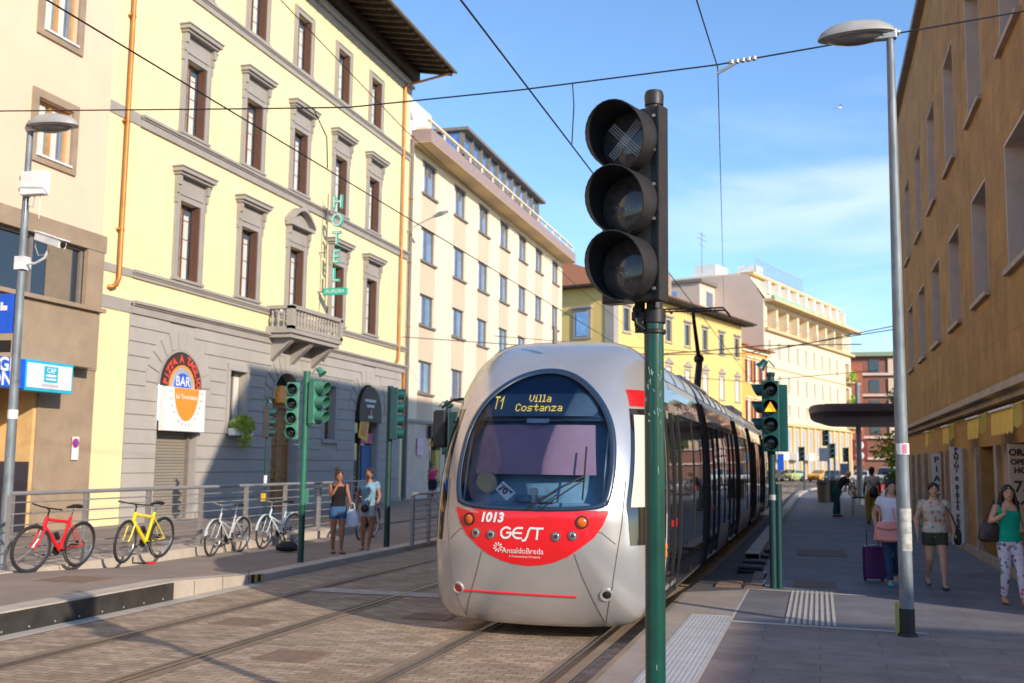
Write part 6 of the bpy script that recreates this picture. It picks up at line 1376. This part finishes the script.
    if hair:
        m=MB(S@HM); m.sphere((0,.018,1.580),(.083,.092,.092),18,14); m.sphere((0,.04,1.53),(.076,.066,.075),14,10)
        for s in (-1,1): m.tube([(s*.02,-.085,1.625),(s*.065,-.055,1.59),(s*.080,-.02,1.54)],[.018,.020,.016],8)
        if hair=='long':
            for i in range(9):
                x=-.075+i*.01875; m.tube([(x,.045,1.56),(x*1.25,.06,1.45),(x*1.5,.07-.0*abs(x),1.36),(x*1.6,.06,1.24)],[.030,.032,.030,.014],8)
            for s in (-1,1): m.tube([(s*.078,-.02,1.57),(s*.092,-.02,1.47),(s*.115,-.045,1.37),(s*.12,-.06,1.28)],[.020,.026,.024,.010],8)
        if hair=='bun': m.sphere((0,.07,1.675),(.062,.06,.058),12,9)
        if hair=='tail': m.tube([(.05,.07,1.58),(.10,.05,1.5),(.12,-.02,1.40),(.11,-.05,1.28)],[.04,.04,.035,.012],8); m.sphere((0,-.055,1.625),(.06,.035,.025),10,6)
        if hair=='short': m.sphere((0,.02,1.60),(.084,.095,.075),14,9)
        voxel(m,'hair',hm or M['hair'],A,.011*k,2)
    for c in clothes:
        kind=c[0]; mt=c[1]; m=MB(S); nm=c[2]
        if kind=='top':   # z hem, sleeve fraction, gap, z top
            hem,sl,g,zt=c[3:7]; torso(m,hem,zt,g)
            for n_ in 'LR':
                sh,el,wr=V['sh'+n_],V['el'+n_],V['wr'+n_]
                if sl>0: m.sphere(sh,(.062,.060,.060),12,8); m.tube([sh,sh.lerp(el,sl)],[.060*b,.060*b],14)
                else: m.tube([sh+Vector((-.05 if n_=='L' else .05,-.07,-.10)),sh+Vector((-.035 if n_=='L' else .035,-.045,.022)),sh+Vector((-.035 if n_=='L' else .035,.05,.022)),sh+Vector((-.05 if n_=='L' else .05,.08,-.10))],.022,8)
            voxel(m,nm,mt,A,.011*k,2)
        if kind=='legs':  # fraction down the leg (1 knee, 2 ankle), gap
            f,g=c[3:5]; torso(m,.81,c[5] if len(c)>5 else .98,g*.8)
            for n_ in 'LR':
                hp,kn,an=V['hip'+n_],V['knee'+n_],V['ank'+n_]
                if f<=1: m.tube([hp,hp.lerp(kn,f*.5),hp.lerp(kn,f)],[.088*b+g,.084*b+g,.078*b+g],16)
                else: m.tube([hp,hp.lerp(kn,.35),kn,kn.lerp(an,.35),kn.lerp(an,f-1)],[.086*b+g,.082*b+g,.058*b+g,.056*b+g,.040*b+g],16)
            voxel(m,nm,mt,A,.011*k,2)
        if kind=='shoes':
            for n_ in 'LR':
                m=MB(S); an=V['ank'+n_]; t=V['t'+n_]; hl=V['h'+n_]
                m.tube([hl+Vector((0,.012,-.015)),an+Vector((0,-.01,-.038)),an.lerp(t,.55)+Vector((0,0,-.02)),t+(t-an).normalized()*.012],[(.036,.03),(.042,.036),(.048,.028),(.034,.018)],12,X=(1,0,0)); voxel(m,nm,mt,A,.009*k,1)
        if kind=='sandals':
            for n_ in 'LR':
                m=MB(S); an=V['ank'+n_]; t=V['t'+n_]; hl=V['h'+n_]; m.tube([hl+Vector((0,.01,-.038)),t+Vector((0,-.005,-.016))],[(.034,.008),(.040,.008)],10,X=(1,0,0)); m.tube([an.lerp(t,.5)+Vector((-.046,0,-.03)),an.lerp(t,.5)+Vector((0,0,.012)),an.lerp(t,.5)+Vector((.046,0,-.03))],.012,6); m.build(nm,mt,A,smooth=True)
    return A,k
def strap(m,pts,r=.010): m.tube(pts,r,6)
# two women on the left
person('woman with hair bun in black sleeveless top and denim shorts, hand at her mouth',(-9.17,19.3,.10),.75,1.62,M['skinB'],
  P=dict(elR=(-.20,-.10,1.12),wrR=(-.07,-.15,1.36),hdR=(-.03,-.13,1.46),elL=(.22,-.02,1.10),wrL=(.20,-.18,.98),ankL=(.07,-.06,.075),kneeL=(.08,-.06,.47),ankR=(-.06,.08,.075)),
  clothes=[('top',cloth('black_jersey',(.015,.013,.015)),'sleeveless_top',.93,0,.010,1.33),('legs',cloth('blue_denim_shorts',(.04,.10,.22)),'shorts',.42,.012),('sandals',M['black'],'sandal')],hair='bun',hm=M['hair2'],headyaw=.1)
person('woman in grey blue t-shirt and pale shorts beside the woman with the bun',(-8.92,20.2,.10),.25,1.66,M['skinB'],
  P=dict(elL=(.23,.0,1.10),wrL=(.18,-.10,.90),elR=(-.23,.04,1.09),wrR=(-.24,-.04,.86),ankL=(.02,-.02,.075),ankR=(-.10,.06,.075)),
  clothes=[('top',mat('grey_blue_print',(.16,.27,.36),.85,var=.3,scale=9),'t_shirt',.90,.42,.012,1.38),('legs',cloth('pale_grey_cotton',(.42,.42,.46)),'shorts',.45,.015),('sandals',M['greymark'],'sandal')],hair='short',hm=M['hair2'],headyaw=-.1)
A=root('shopping_bag',(-8.98,19.55,.62),.5,'white plastic shopping bag held between the two women','bag'); m=MB(); m.tube([(0,0,0),(0,0,.06),(0,0,.25),(.0,0,.34)],[(.10,.05),(.15,.08),(.12,.06),(.05,.02)],14,X=(1,0,0)); m.build('body',mat('white_plastic_film',(.72,.76,.84),.4,var=.1,scale=8,bump=.5,bscale=14),A,smooth=True); m=MB(); strap(m,[(-.05,0,.33),(-.04,0,.44),(0,0,.47),(.04,0,.44),(.05,0,.33)],.008); m.build('handle',M['white'],A)
A=root('pouch',(-8.92,20.03,.90),.25,'small black belly pouch on the woman in the printed t-shirt','bag'); m=MB(); m.sphere((0,-.0,.06),(.085,.04,.085),12,8); m.build('body',M['black'],A,smooth=True); m=MB(); strap(m,[(-.06,.02,.10),(-.15,.10,.32),(-.12,.14,.50),(-.10,.26,.52)],.008); strap(m,[(.06,.02,.10),(.14,.10,.32),(.12,.14,.50),(.10,.26,.52)],.008); m.build('strap',M['black'],A)
person('woman in a bright pink top walking past the shop beside the cream block',(-16.6,44.6,.14),.4,1.66,M['skinA'],P=dict(ankL=(.09,-.12,.075),ankR=(-.09,.15,.09)),clothes=[('top',cloth('bright_pink_jersey',(.75,.06,.22)),'top',.92,.3,.012,1.36),('legs',cloth('dark_skirt',(.03,.03,.04)),'trousers',.9,.03),('shoes',M['black'],'shoe')],hair='short',hm=M['hair2'],fine=False)
A=root('shopping_bag',(-16.3,44.6,.45),.4,'pale shopping bag carried by the woman in pink','bag'); m=MB(); m.tube([(0,0,0),(0,0,.1),(0,0,.3)],[(.12,.05),(.14,.06),(.10,.03)],10,X=(1,0,0)); m.build('body',M['white'],A,smooth=True); m=MB(); strap(m,[(-.05,0,.3),(0,0,.42),(.05,0,.3)],.008); m.build('handle',M['white'],A)
# three women on the right
person('woman in white blouse and blue jeans walking behind the grey lamp post',(1.07,17.25,.15),.12,1.58,M['skinA'],bulk=1.03,
  P=dict(elR=(-.27,.06,1.12),wrR=(-.25,-.04,.90),elL=(.24,.02,1.1),wrL=(.26,-.06,.86),ankR=(-.07,-.12,.075),kneeR=(-.09,-.08,.48),ankL=(.06,.24,.14),kneeL=(.08,.02,.47),toeL=(.07,.12,.045)),
  clothes=[('top',cloth('white_cotton_blouse',(.74,.72,.78),.05),'blouse',.90,.38,.022,1.38),('legs',M['denim'],'jeans',1.95,.010),('shoes',cloth('turquoise_canvas',(.03,.52,.62)),'shoe')],hair='tail',hm=M['hair'],headyaw=.1)
A=root('handbag',(.99,16.98,.82),.1,'large salmon pink handbag on the arm of the woman in white','handbag'); m=MB(); m.tube([(0,0,0),(0,0,.03),(0,0,.20),(0,0,.30)],[(.14,.05),(.21,.085),(.19,.06),(.14,.03)],16,X=(1,0,0)); m.build('body',mat('salmon_leather',(.80,.30,.25),.5,var=.12,scale=6,bump=.3,bscale=18),A,smooth=True); m=MB(); m.tube([(-.17,-.055,.21),(0,-.09,.19),(.17,-.055,.21)],.012,6); m.build('flap_seam',mat('darker_salmon',(.6,.2,.17),.5),A); m=MB(); strap(m,[(-.12,0,.28),(-.10,.06,.42),(-.12,.12,.50)],.012); strap(m,[(.12,0,.28),(.10,.06,.42),(.10,.12,.50)],.012); m.build('handle',mat('salmon_strap',(.75,.28,.24),.5),A)
A=root('suitcase',(.82,17.75,.15),.15,'upright purple suitcase with silver handle pulled by the woman in white','suitcase'); m=MB(); m.box(-.16,-.11,.05,.16,.11,.55); m.build('body',mat('dark_purple_shell',(.10,.012,.11),.45,var=.2,scale=8),A,bevel=.03); m=MB(); m.tube([(-.09,.08,.55),(-.09,.08,.78),(.09,.08,.78),(.09,.08,.55)],.010,6); m.box(-.1,-.115,.56,.1,-.05,.575); m.build('handle',M['chrome'],A)
for s in (-1,1): m=MB(); m.cyl((s*.13-.015,.07,.03),(s*.13+.015,.07,.03),.032,n=12); m.build('wheel',M['rubber'],A)
FL=spotmat('floral_blouse_print',(.62,.50,.38),[(.55,.12,.12),(.10,.38,.40),(.62,.42,.40),(.72,.60,.46),(.45,.30,.20)],17,.42)
person('woman in floral t-shirt and olive shorts with a dark shoulder bag, walking towards the camera',(1.66,17.1,.15),.06,1.55,M['skinA'],bulk=1.12,
  P=dict(elR=(-.27,.03,1.09),wrR=(-.27,-.05,.85),elL=(.27,.03,1.09),wrL=(.30,-.03,.86),ankL=(.10,-.16,.075),kneeL=(.10,-.09,.48),ankR=(-.09,.24,.15),kneeR=(-.09,.0,.47),toeR=(-.09,.12,.04)),
  clothes=[('top',FL,'floral_t_shirt',.88,.40,.014,1.385),('legs',cloth('olive_cotton',(.065,.065,.04)),'shorts',.48,.014),('shoes',cloth('slate_canvas',(.06,.08,.14)),'shoe')],hair='short',hm=M['hair'])
A=root('shoulder_bag',(1.98,17.12,.80),.06,'dark shoulder bag hanging at the hip of the woman in floral t-shirt','handbag'); m=MB(); m.tube([(0,0,0),(0,0,.04),(0,0,.18),(0,0,.24)],[(.03,.08),(.05,.13),(.05,.12),(.03,.08)],14,X=(1,0,0)); m.build('body',M['black'],A,smooth=True); m=MB(); strap(m,[(-.0,-.06,.22),(-.10,-.10,.45),(-.16,-.07,.56),(-.17,.03,.575)],.010); strap(m,[(0,.06,.22),(-.10,.10,.45),(-.16,.08,.56),(-.17,.03,.575)],.010); m.build('strap',M['black'],A)
FP=spotmat('floral_legging_print',(.66,.60,.66),[(.62,.12,.26),(.10,.12,.35),(.75,.45,.50),(.20,.30,.25),(.70,.66,.68)],17,.42)
person('long haired woman in green tank top and floral leggings, nearest the right edge',(2.44,15.55,.15),.16,1.56,M['skinA'],bulk=1.0,
  P=dict(elR=(-.26,-.03,1.13),wrR=(-.10,-.16,1.26),hdR=(-.12,-.14,1.36),elL=(.23,.04,1.09),wrL=(.26,-.05,.87),ankR=(-.08,.06,.085),kneeR=(-.08,-.05,.48),ankL=(.10,-.20,.075),kneeL=(.10,-.12,.48)),
  clothes=[('top',cloth('emerald_jersey',(.01,.36,.22)),'tank_top',.86,0,.010,1.29),('legs',FP,'leggings',1.92,.006),('sandals',M['copper'],'sandal')],hair='long',hm=M['hair'],headyaw=-.1)
A=root('handbag',(2.20,15.52,.96),.16,'brown leather handbag under the arm of the woman in green','handbag'); m=MB(); m.tube([(0,0,0),(0,0,.04),(0,0,.20),(0,0,.27)],[(.10,.05),(.16,.075),(.14,.06),(.08,.03)],16,X=(1,0,0)); m.build('body',mat('dark_brown_leather',(.045,.025,.018),.45,var=.2,scale=6),A,smooth=True); m=MB(); strap(m,[(-.08,0,.25),(.0,-.02,.44),(.06,.0,.56)],.012); strap(m,[(.08,0,.25),(.05,-.02,.44),(.07,.04,.56)],.012); m.build('strap',mat('brown_strap',(.05,.028,.02),.45),A)
# men farther up the pavement
person('man in cream shirt and mustard trousers seen from behind, walking away',(1.62,35.2,.15),PI+.1,1.76,M['skinC'],fem=False,P=dict(ankL=(.09,-.10,.075),ankR=(-.10,.14,.09),kneeL=(.10,-.08,.48)),
  clothes=[('top',cloth('cream_shirt_cloth',(.60,.50,.38)),'shirt',.84,.5,.020,1.40),('legs',cloth('mustard_cloth',(.42,.24,.04)),'trousers',1.97,.028),('shoes',M['black'],'shoe')],hair='short',hm=M['black'],fine=False)
A=root('backpack',(1.66,34.98,1.12),.0,'small black drawstring backpack on the man in mustard trousers','backpack'); m=MB(); m.tube([(0,0,-.14),(0,0,-.08),(0,0,.12),(0,0,.20)],[(.08,.04),(.15,.07),(.12,.06),(.03,.02)],14,X=(1,0,0)); m.build('body',M['black'],A,smooth=True); m=MB(); strap(m,[(-.02,-.04,.18),(-.13,.03,.36),(-.13,.12,.40)],.012); strap(m,[(.02,-.04,.18),(.13,.03,.36),(.13,.12,.40)],.012); m.build('strap',M['black'],A)
person('bald man in dark shirt and green trousers bending over a folding stool',(.62,39.6,.15),PI/2+.25,1.76,M['skinA'],fem=False,lean=.62,hair=None,
  P=dict(elL=(.20,-.48,1.02),wrL=(.16,-.55,.80),elR=(-.20,-.48,1.02),wrR=(-.16,-.57,.80),kneeL=(.10,-.05,.47),kneeR=(-.10,.04,.47),ankL=(.12,-.08,.075),ankR=(-.12,.12,.075)),
  clothes=[('top',cloth('dark_olive_shirt',(.035,.032,.025)),'shirt',.86,.5,.018,1.38),('legs',cloth('bottle_green_cloth',(.03,.10,.08)),'trousers',1.97,.025),('shoes',M['black'],'shoe')],fine=False)
A=root('folding_stool',(1.42,39.5,.15),.1,'folding stool with dark seat held out by the bending man','stool'); m=MB(); m.box(-.30,-.2,.66,.30,.2,.72); m.build('seat',M['black'],A,bevel=.01)
for s in (-1,1):
    for q in (-.18,.18): m=MB(); m.tube([(s*.24,q,.66),(s*.28,q,0)],.014,6); m.build('leg',M['greypipe'],A)
person('person in pale top among the plants beyond the stone building',(3.0,46.5,.15),.4,1.6,M['skinA'],clothes=[('top',cloth('pale_blue_cloth',(.45,.55,.65)),'top',.88,.4,.015,1.38),('legs',cloth('grey_cloth',(.10,.10,.12)),'trousers',1.9,.02)],hair='long',fine=False)
# ------------------------------------------------------------------ far street things
A=root('canopy',(4.4,47,0),0,'long dark flat canopy with rounded end reaching over the pavement','canopy')
out=[]; 
for i in range(17): t=PI/2+PI*i/16; c_,s_=math.cos(t),math.sin(t); out.append((-3.2-1.55*abs(c_)**.5,math.copysign(abs(s_)**.7,s_)*(9.0 if s_>0 else 4.6)))
out=[(6,9.0)]+out+[(6,-4.6)]
m=MB(); nn_=len(out); vs=[]
for z,k_ in ((4.28,1.0),(4.34,.995),(4.05,.99),(3.86,.88)): vs+=[(x if x>0 else x*k_ if k_<1 else x,y*k_,z) for x,y in out]
fs=[tuple(range(nn_,2*nn_)),tuple(range(3*nn_,4*nn_))]
for a,b in ((0,1),(0,2),(2,3)): fs+=[(a*nn_+i,a*nn_+(i+1)%nn_,b*nn_+(i+1)%nn_,b*nn_+i) for i in range(nn_)]
m.add(vs,fs); m.build('slab',mat('mauve_brown_canopy',(.11,.085,.085),.6),A)
for x,y in ((-.3,1.5),(3.5,2.2)): m=MB(); m.tube([(x,y,.15),(x,y,3.95)],.10,12); m.build('column',M['galv'],A,smooth=True)
for i,(x,y) in enumerate(((.22,54.5),(.75,55.3))):
    A=root('litter_bin',(x,y,.15),0,['brown litter bin at the kerb, left of the bending man','dark litter bin right behind the bending man'][i],'bin','litter bins at the kerb'); m=MB(); m.lathe([(.0,0),(.27,0),(.30,1.05),(.26,1.08),(.0,1.0)],16); m.build('body',mat('bin_%d'%i,(.09,.06,.04) if i==0 else (.02,.022,.02),.6),A,smooth=True); m=MB(); m.lathe([(.31,.85),(.325,.86),(.325,.95),(.31,.96)],16); m.build('band',M['black'],A)
def car(lab,loc,rz,c,van=0):
    A=root('parked_car',loc,rz,lab,'car','cars at the far junction'); pm=mat('car_paint',c,.25,var=.04,coat=.8); L_,W_=2.0,.84; H_=1.45+van
    prof=[(-L_,.28),(-L_,.75),(-1.85,.92),(-1.1,1.0),(-.45,H_-.06),(.0,H_),(.9,H_),(1.5,H_-.1),(1.9,.98),(L_,.9),(L_,.28)]
    m=MB()
    vs=[]; 
    for y,kz in ((-W_,0),(-W_*.98,1),(W_*.98,1),(W_,0)): pass
    def sec(y,inset): return [(x,(y*(1-inset*max(0,(z-.95))/(H_-.9)*.22)),z) for x,z in prof]
    a=sec(-W_,1); b=sec(W_,1); n_=len(prof); m.add(a+b,[tuple(range(n_)),tuple(range(n_,2*n_))]+[(i,(i+1)%n_,(i+1)%n_+n_,i+n_) for i in range(n_)]); body=m.build('body',pm,A,bevel=.05)
    m=MB(); m.box(-1.0,0,0,0,0,0) if 0 else None
    gy=W_*.90
    for s in (-1,1): m.add([(-.95,s*(W_*.985),1.02),(-.42,s*gy*.97,H_-.12),(1.35,s*gy*.97,H_-.14),(1.72,s*W_*.985,1.02)],[(0,1,2,3)])
    m.add([(-1.12,-.70,1.0),(-1.12,.70,1.0),(-.50,.62,H_-.08),(-.50,-.62,H_-.08)],[(0,1,2,3)]); m.add([(1.93,-.66,1.0),(1.93,.66,1.0),(1.55,.6,H_-.12),(1.55,-.6,H_-.12)],[(0,1,2,3)]); 
    g=m.build('windows',M['darkglass'],A,fix=False); g.scale=(1.01,1.02,1.0)
    for s in (-1,1):
        m=MB(); m.cb((-L_-.01,s*.6,.68),(.05,.3,.14)); m.build('headlight',M['curtain2'],A); m=MB(); m.cb((L_+.01,s*.66,.8),(.04,.2,.2)); m.build('tail_lamp',M['redlens'],A)
        for x in (-1.3,1.25):
            m=MB(); m.cyl((x,s*(W_-.16),.31),(x,s*(W_+.01),.31),.31,n=20); w_=m.build('wheel',M['rubber'],A,smooth=True); m=MB(); m.cyl((x,s*(W_+.0),.31),(x,s*(W_+.02),.31),.19,n=16); m.build('rim',M['galv'],w_)
    m=MB(); m.cb((-L_-.02,0,.42),(.05,1.5,.12)); m.cb((-L_-.02,0,.62),(.03,.5,.11)); m.build('bumper',M['black'],A)
for a in (('pale yellow green small car at the far junction, right of the dark car',(-3.1,134,0),1.2,(.42,.50,.18)),('dark small car at the far junction beside the tram',(-5.0,130,0),1.35,(.03,.035,.05)),('orange yellow taxi like car at the far junction',(.35,134,0),1.1,(.75,.36,.03)),('dark blue car in front of the orange yellow car',(1.6,128,0),1.5,(.02,.04,.10)),('white car parked farther right at the junction',(4.6,122,0),1.4,(.6,.62,.64)),('silver van parked by the brick block',(7.5,128,0),1.2,(.5,.52,.55),.4)): car(*a)
def scooter(lab,loc,rz,c):
    A=root('scooter',loc,rz,lab,'scooter','parked scooters'); pm=mat('scooter_paint',c,.35,coat=.5); m=MB(); m.tube([(.75,0,.45),(.3,0,.72),(0,0,.7),(-.2,0,.35),(-.45,0,.3),(-.55,0,.75),(-.6,0,.95)],[(.10,.08),(.16,.14),(.14,.14),(.08,.16),(.06,.15),(.04,.16),(.06,.08)],10,X=(0,0,1)); m.build('body',pm,A,smooth=True)
    for x in (.62,-.62): m=MB(); m.tube([(x+.2*math.cos(2*PI*i/16),0,.25+.2*math.sin(2*PI*i/16)) for i in range(16)],.05,6,closed=True); m.build('wheel',M['rubber'],A,smooth=True)
    m=MB(); m.tube([(.5,0,.78),(.1,0,.82),(-.05,0,.8)],[(.05,.12),(.06,.14),(.04,.1)],8,X=(0,0,1)); m.build('seat',M['black'],A,smooth=True); m=MB(); m.tube([(-.6,-.3,1.02),(-.6,0,.98),(-.6,.3,1.02)],.015,6); m.build('handlebar',M['black'],A)
for i,(x,y,c) in enumerate(((1.6,64,(.02,.02,.03)),(2.5,62,(.05,.05,.06)),(3.4,63,(.30,.02,.02)),(4.3,62,(.3,.3,.32)),(5.2,63,(.02,.05,.12)),(2.2,68,(.35,.35,.36)),(3.8,69,(.03,.03,.03)))):
    scooter(['dark scooter nearest the bins','charcoal scooter beside the tall grey post','red scooter beyond the man in mustard trousers','silver scooter beyond the plants','navy scooter at the right end of the row','pale scooter in the back row','black scooter in the back row'][i],(x,y,.15),.6+.2*(i%3),c)
def potplant(lab,x,y,h,w_,n,mt,s=.09,z0=.15):
    A=root('potted_plant',(x,y,z0),0,lab,'plant','plants beyond the stone building'); m=MB(); m.lathe([(0,0),(.2,0),(.28,.4),(.24,.42),(0,.38)],14); m.build('pot',M['brownstone'],A,smooth=True)
    m=MB(); m.tube([(0,0,.3),(.03,.02,h*.6),(0,0,h*.8)],[.03,.02,.01],6); m.build('stem',M['wood'],A); m=MB(); rn_=random.Random(int(x*100)); 
    for c in range(7): leaves(m,(rn_.uniform(-.5,.5)*w_,rn_.uniform(-.5,.5)*w_,h*rn_.uniform(.45,.95)),(w_*.45,w_*.45,h*.2),n//7,s,rn_)
    m.build('foliage',mt,A,fix=False)
potplant('tall bright green leafy plant just left of the grey lamp post',3.05,44,3.0,1.1,900,M['leaf2'],.11)
potplant('low dark green bush behind the man in mustard trousers',2.75,42.3,1.5,.8,500,M['leaf'])
potplant('round green shrub near the corner of the stone building',3.7,43.5,2.2,1.2,700,M['leaf'])
def tree(lab,x,y,h,r,n,seed):
    A=root('street_tree',(x,y,0),0,lab,'tree','trees beyond the canopy'); rn_=random.Random(seed); m=MB(); m.tube([(0,0,0),(.1,.05,h*.3),(0,0,h*.6),(.1,0,h*.85)],[.22,.16,.10,.03],10)
    for i in range(6): t=i*1.05; z=h*(.35+.06*i); m.tube([(0,0,z),(math.cos(t)*r*.4,math.sin(t)*r*.4,z+h*.12),(math.cos(t)*r*.75,math.sin(t)*r*.75,z+h*.2)],[.07,.04,.015],6)
    m.build('trunk',M['wood'],A,smooth=True); m=MB()
    for c in range(16): t=rn_.uniform(0,6.28); q=r*rn_.uniform(.1,.75); k_=rn_.uniform(.25,.42)*r; leaves(m,(q*math.cos(t),q*math.sin(t),h*rn_.uniform(.45,.95)),(k_,k_,k_*.8),n//16,.20,rn_)
    m.build('crown',M['leaf'],A,fix=False)
tree('dark green street tree in front of the brick block, right of the grey post',9.0,95,8.5,3.2,5000,1); tree('second street tree nearer the stone building end',7.5,72,6.5,2.4,4000,2)
for i,(x,y,h) in enumerate(((5.1,62,6.6),(6.0,66,7))):
    A=root('flag_post',(x,y,.1),0,['pale slim post in front of the trees','second pale slim post nearer the stone building'][i],'post'); m=MB(); m.tube([(0,0,0),(0,0,h-2.5)],.07,8); m.build('pole',M['white'],A,smooth=True); m=MB(); m.cyl((0,0,h-2.5),(0,0,h-2.42),.12,n=8); m.build('cap',M['galv'],A)
A=root('seagull',(3.0,120,42),.5,'small pale bird flying in the blue sky','bird'); m=MB(); m.tube([(-.35,0,0),(-.1,0,.03),(.2,0,.02),(.4,0,0)],[.02,.09,.08,.02],8); m.tube([(0,0,.05),(.05,.45,.2),(-.1,.9,.12)],[(.02,.12),(.015,.10),(.01,.03)],6,X=(0,0,1)); m.tube([(0,0,.05),(.05,-.45,.2),(-.1,-.9,.12)],[(.02,.12),(.015,.10),(.01,.03)],6,X=(0,0,1)); m.build('body',M['white'],A,smooth=True)
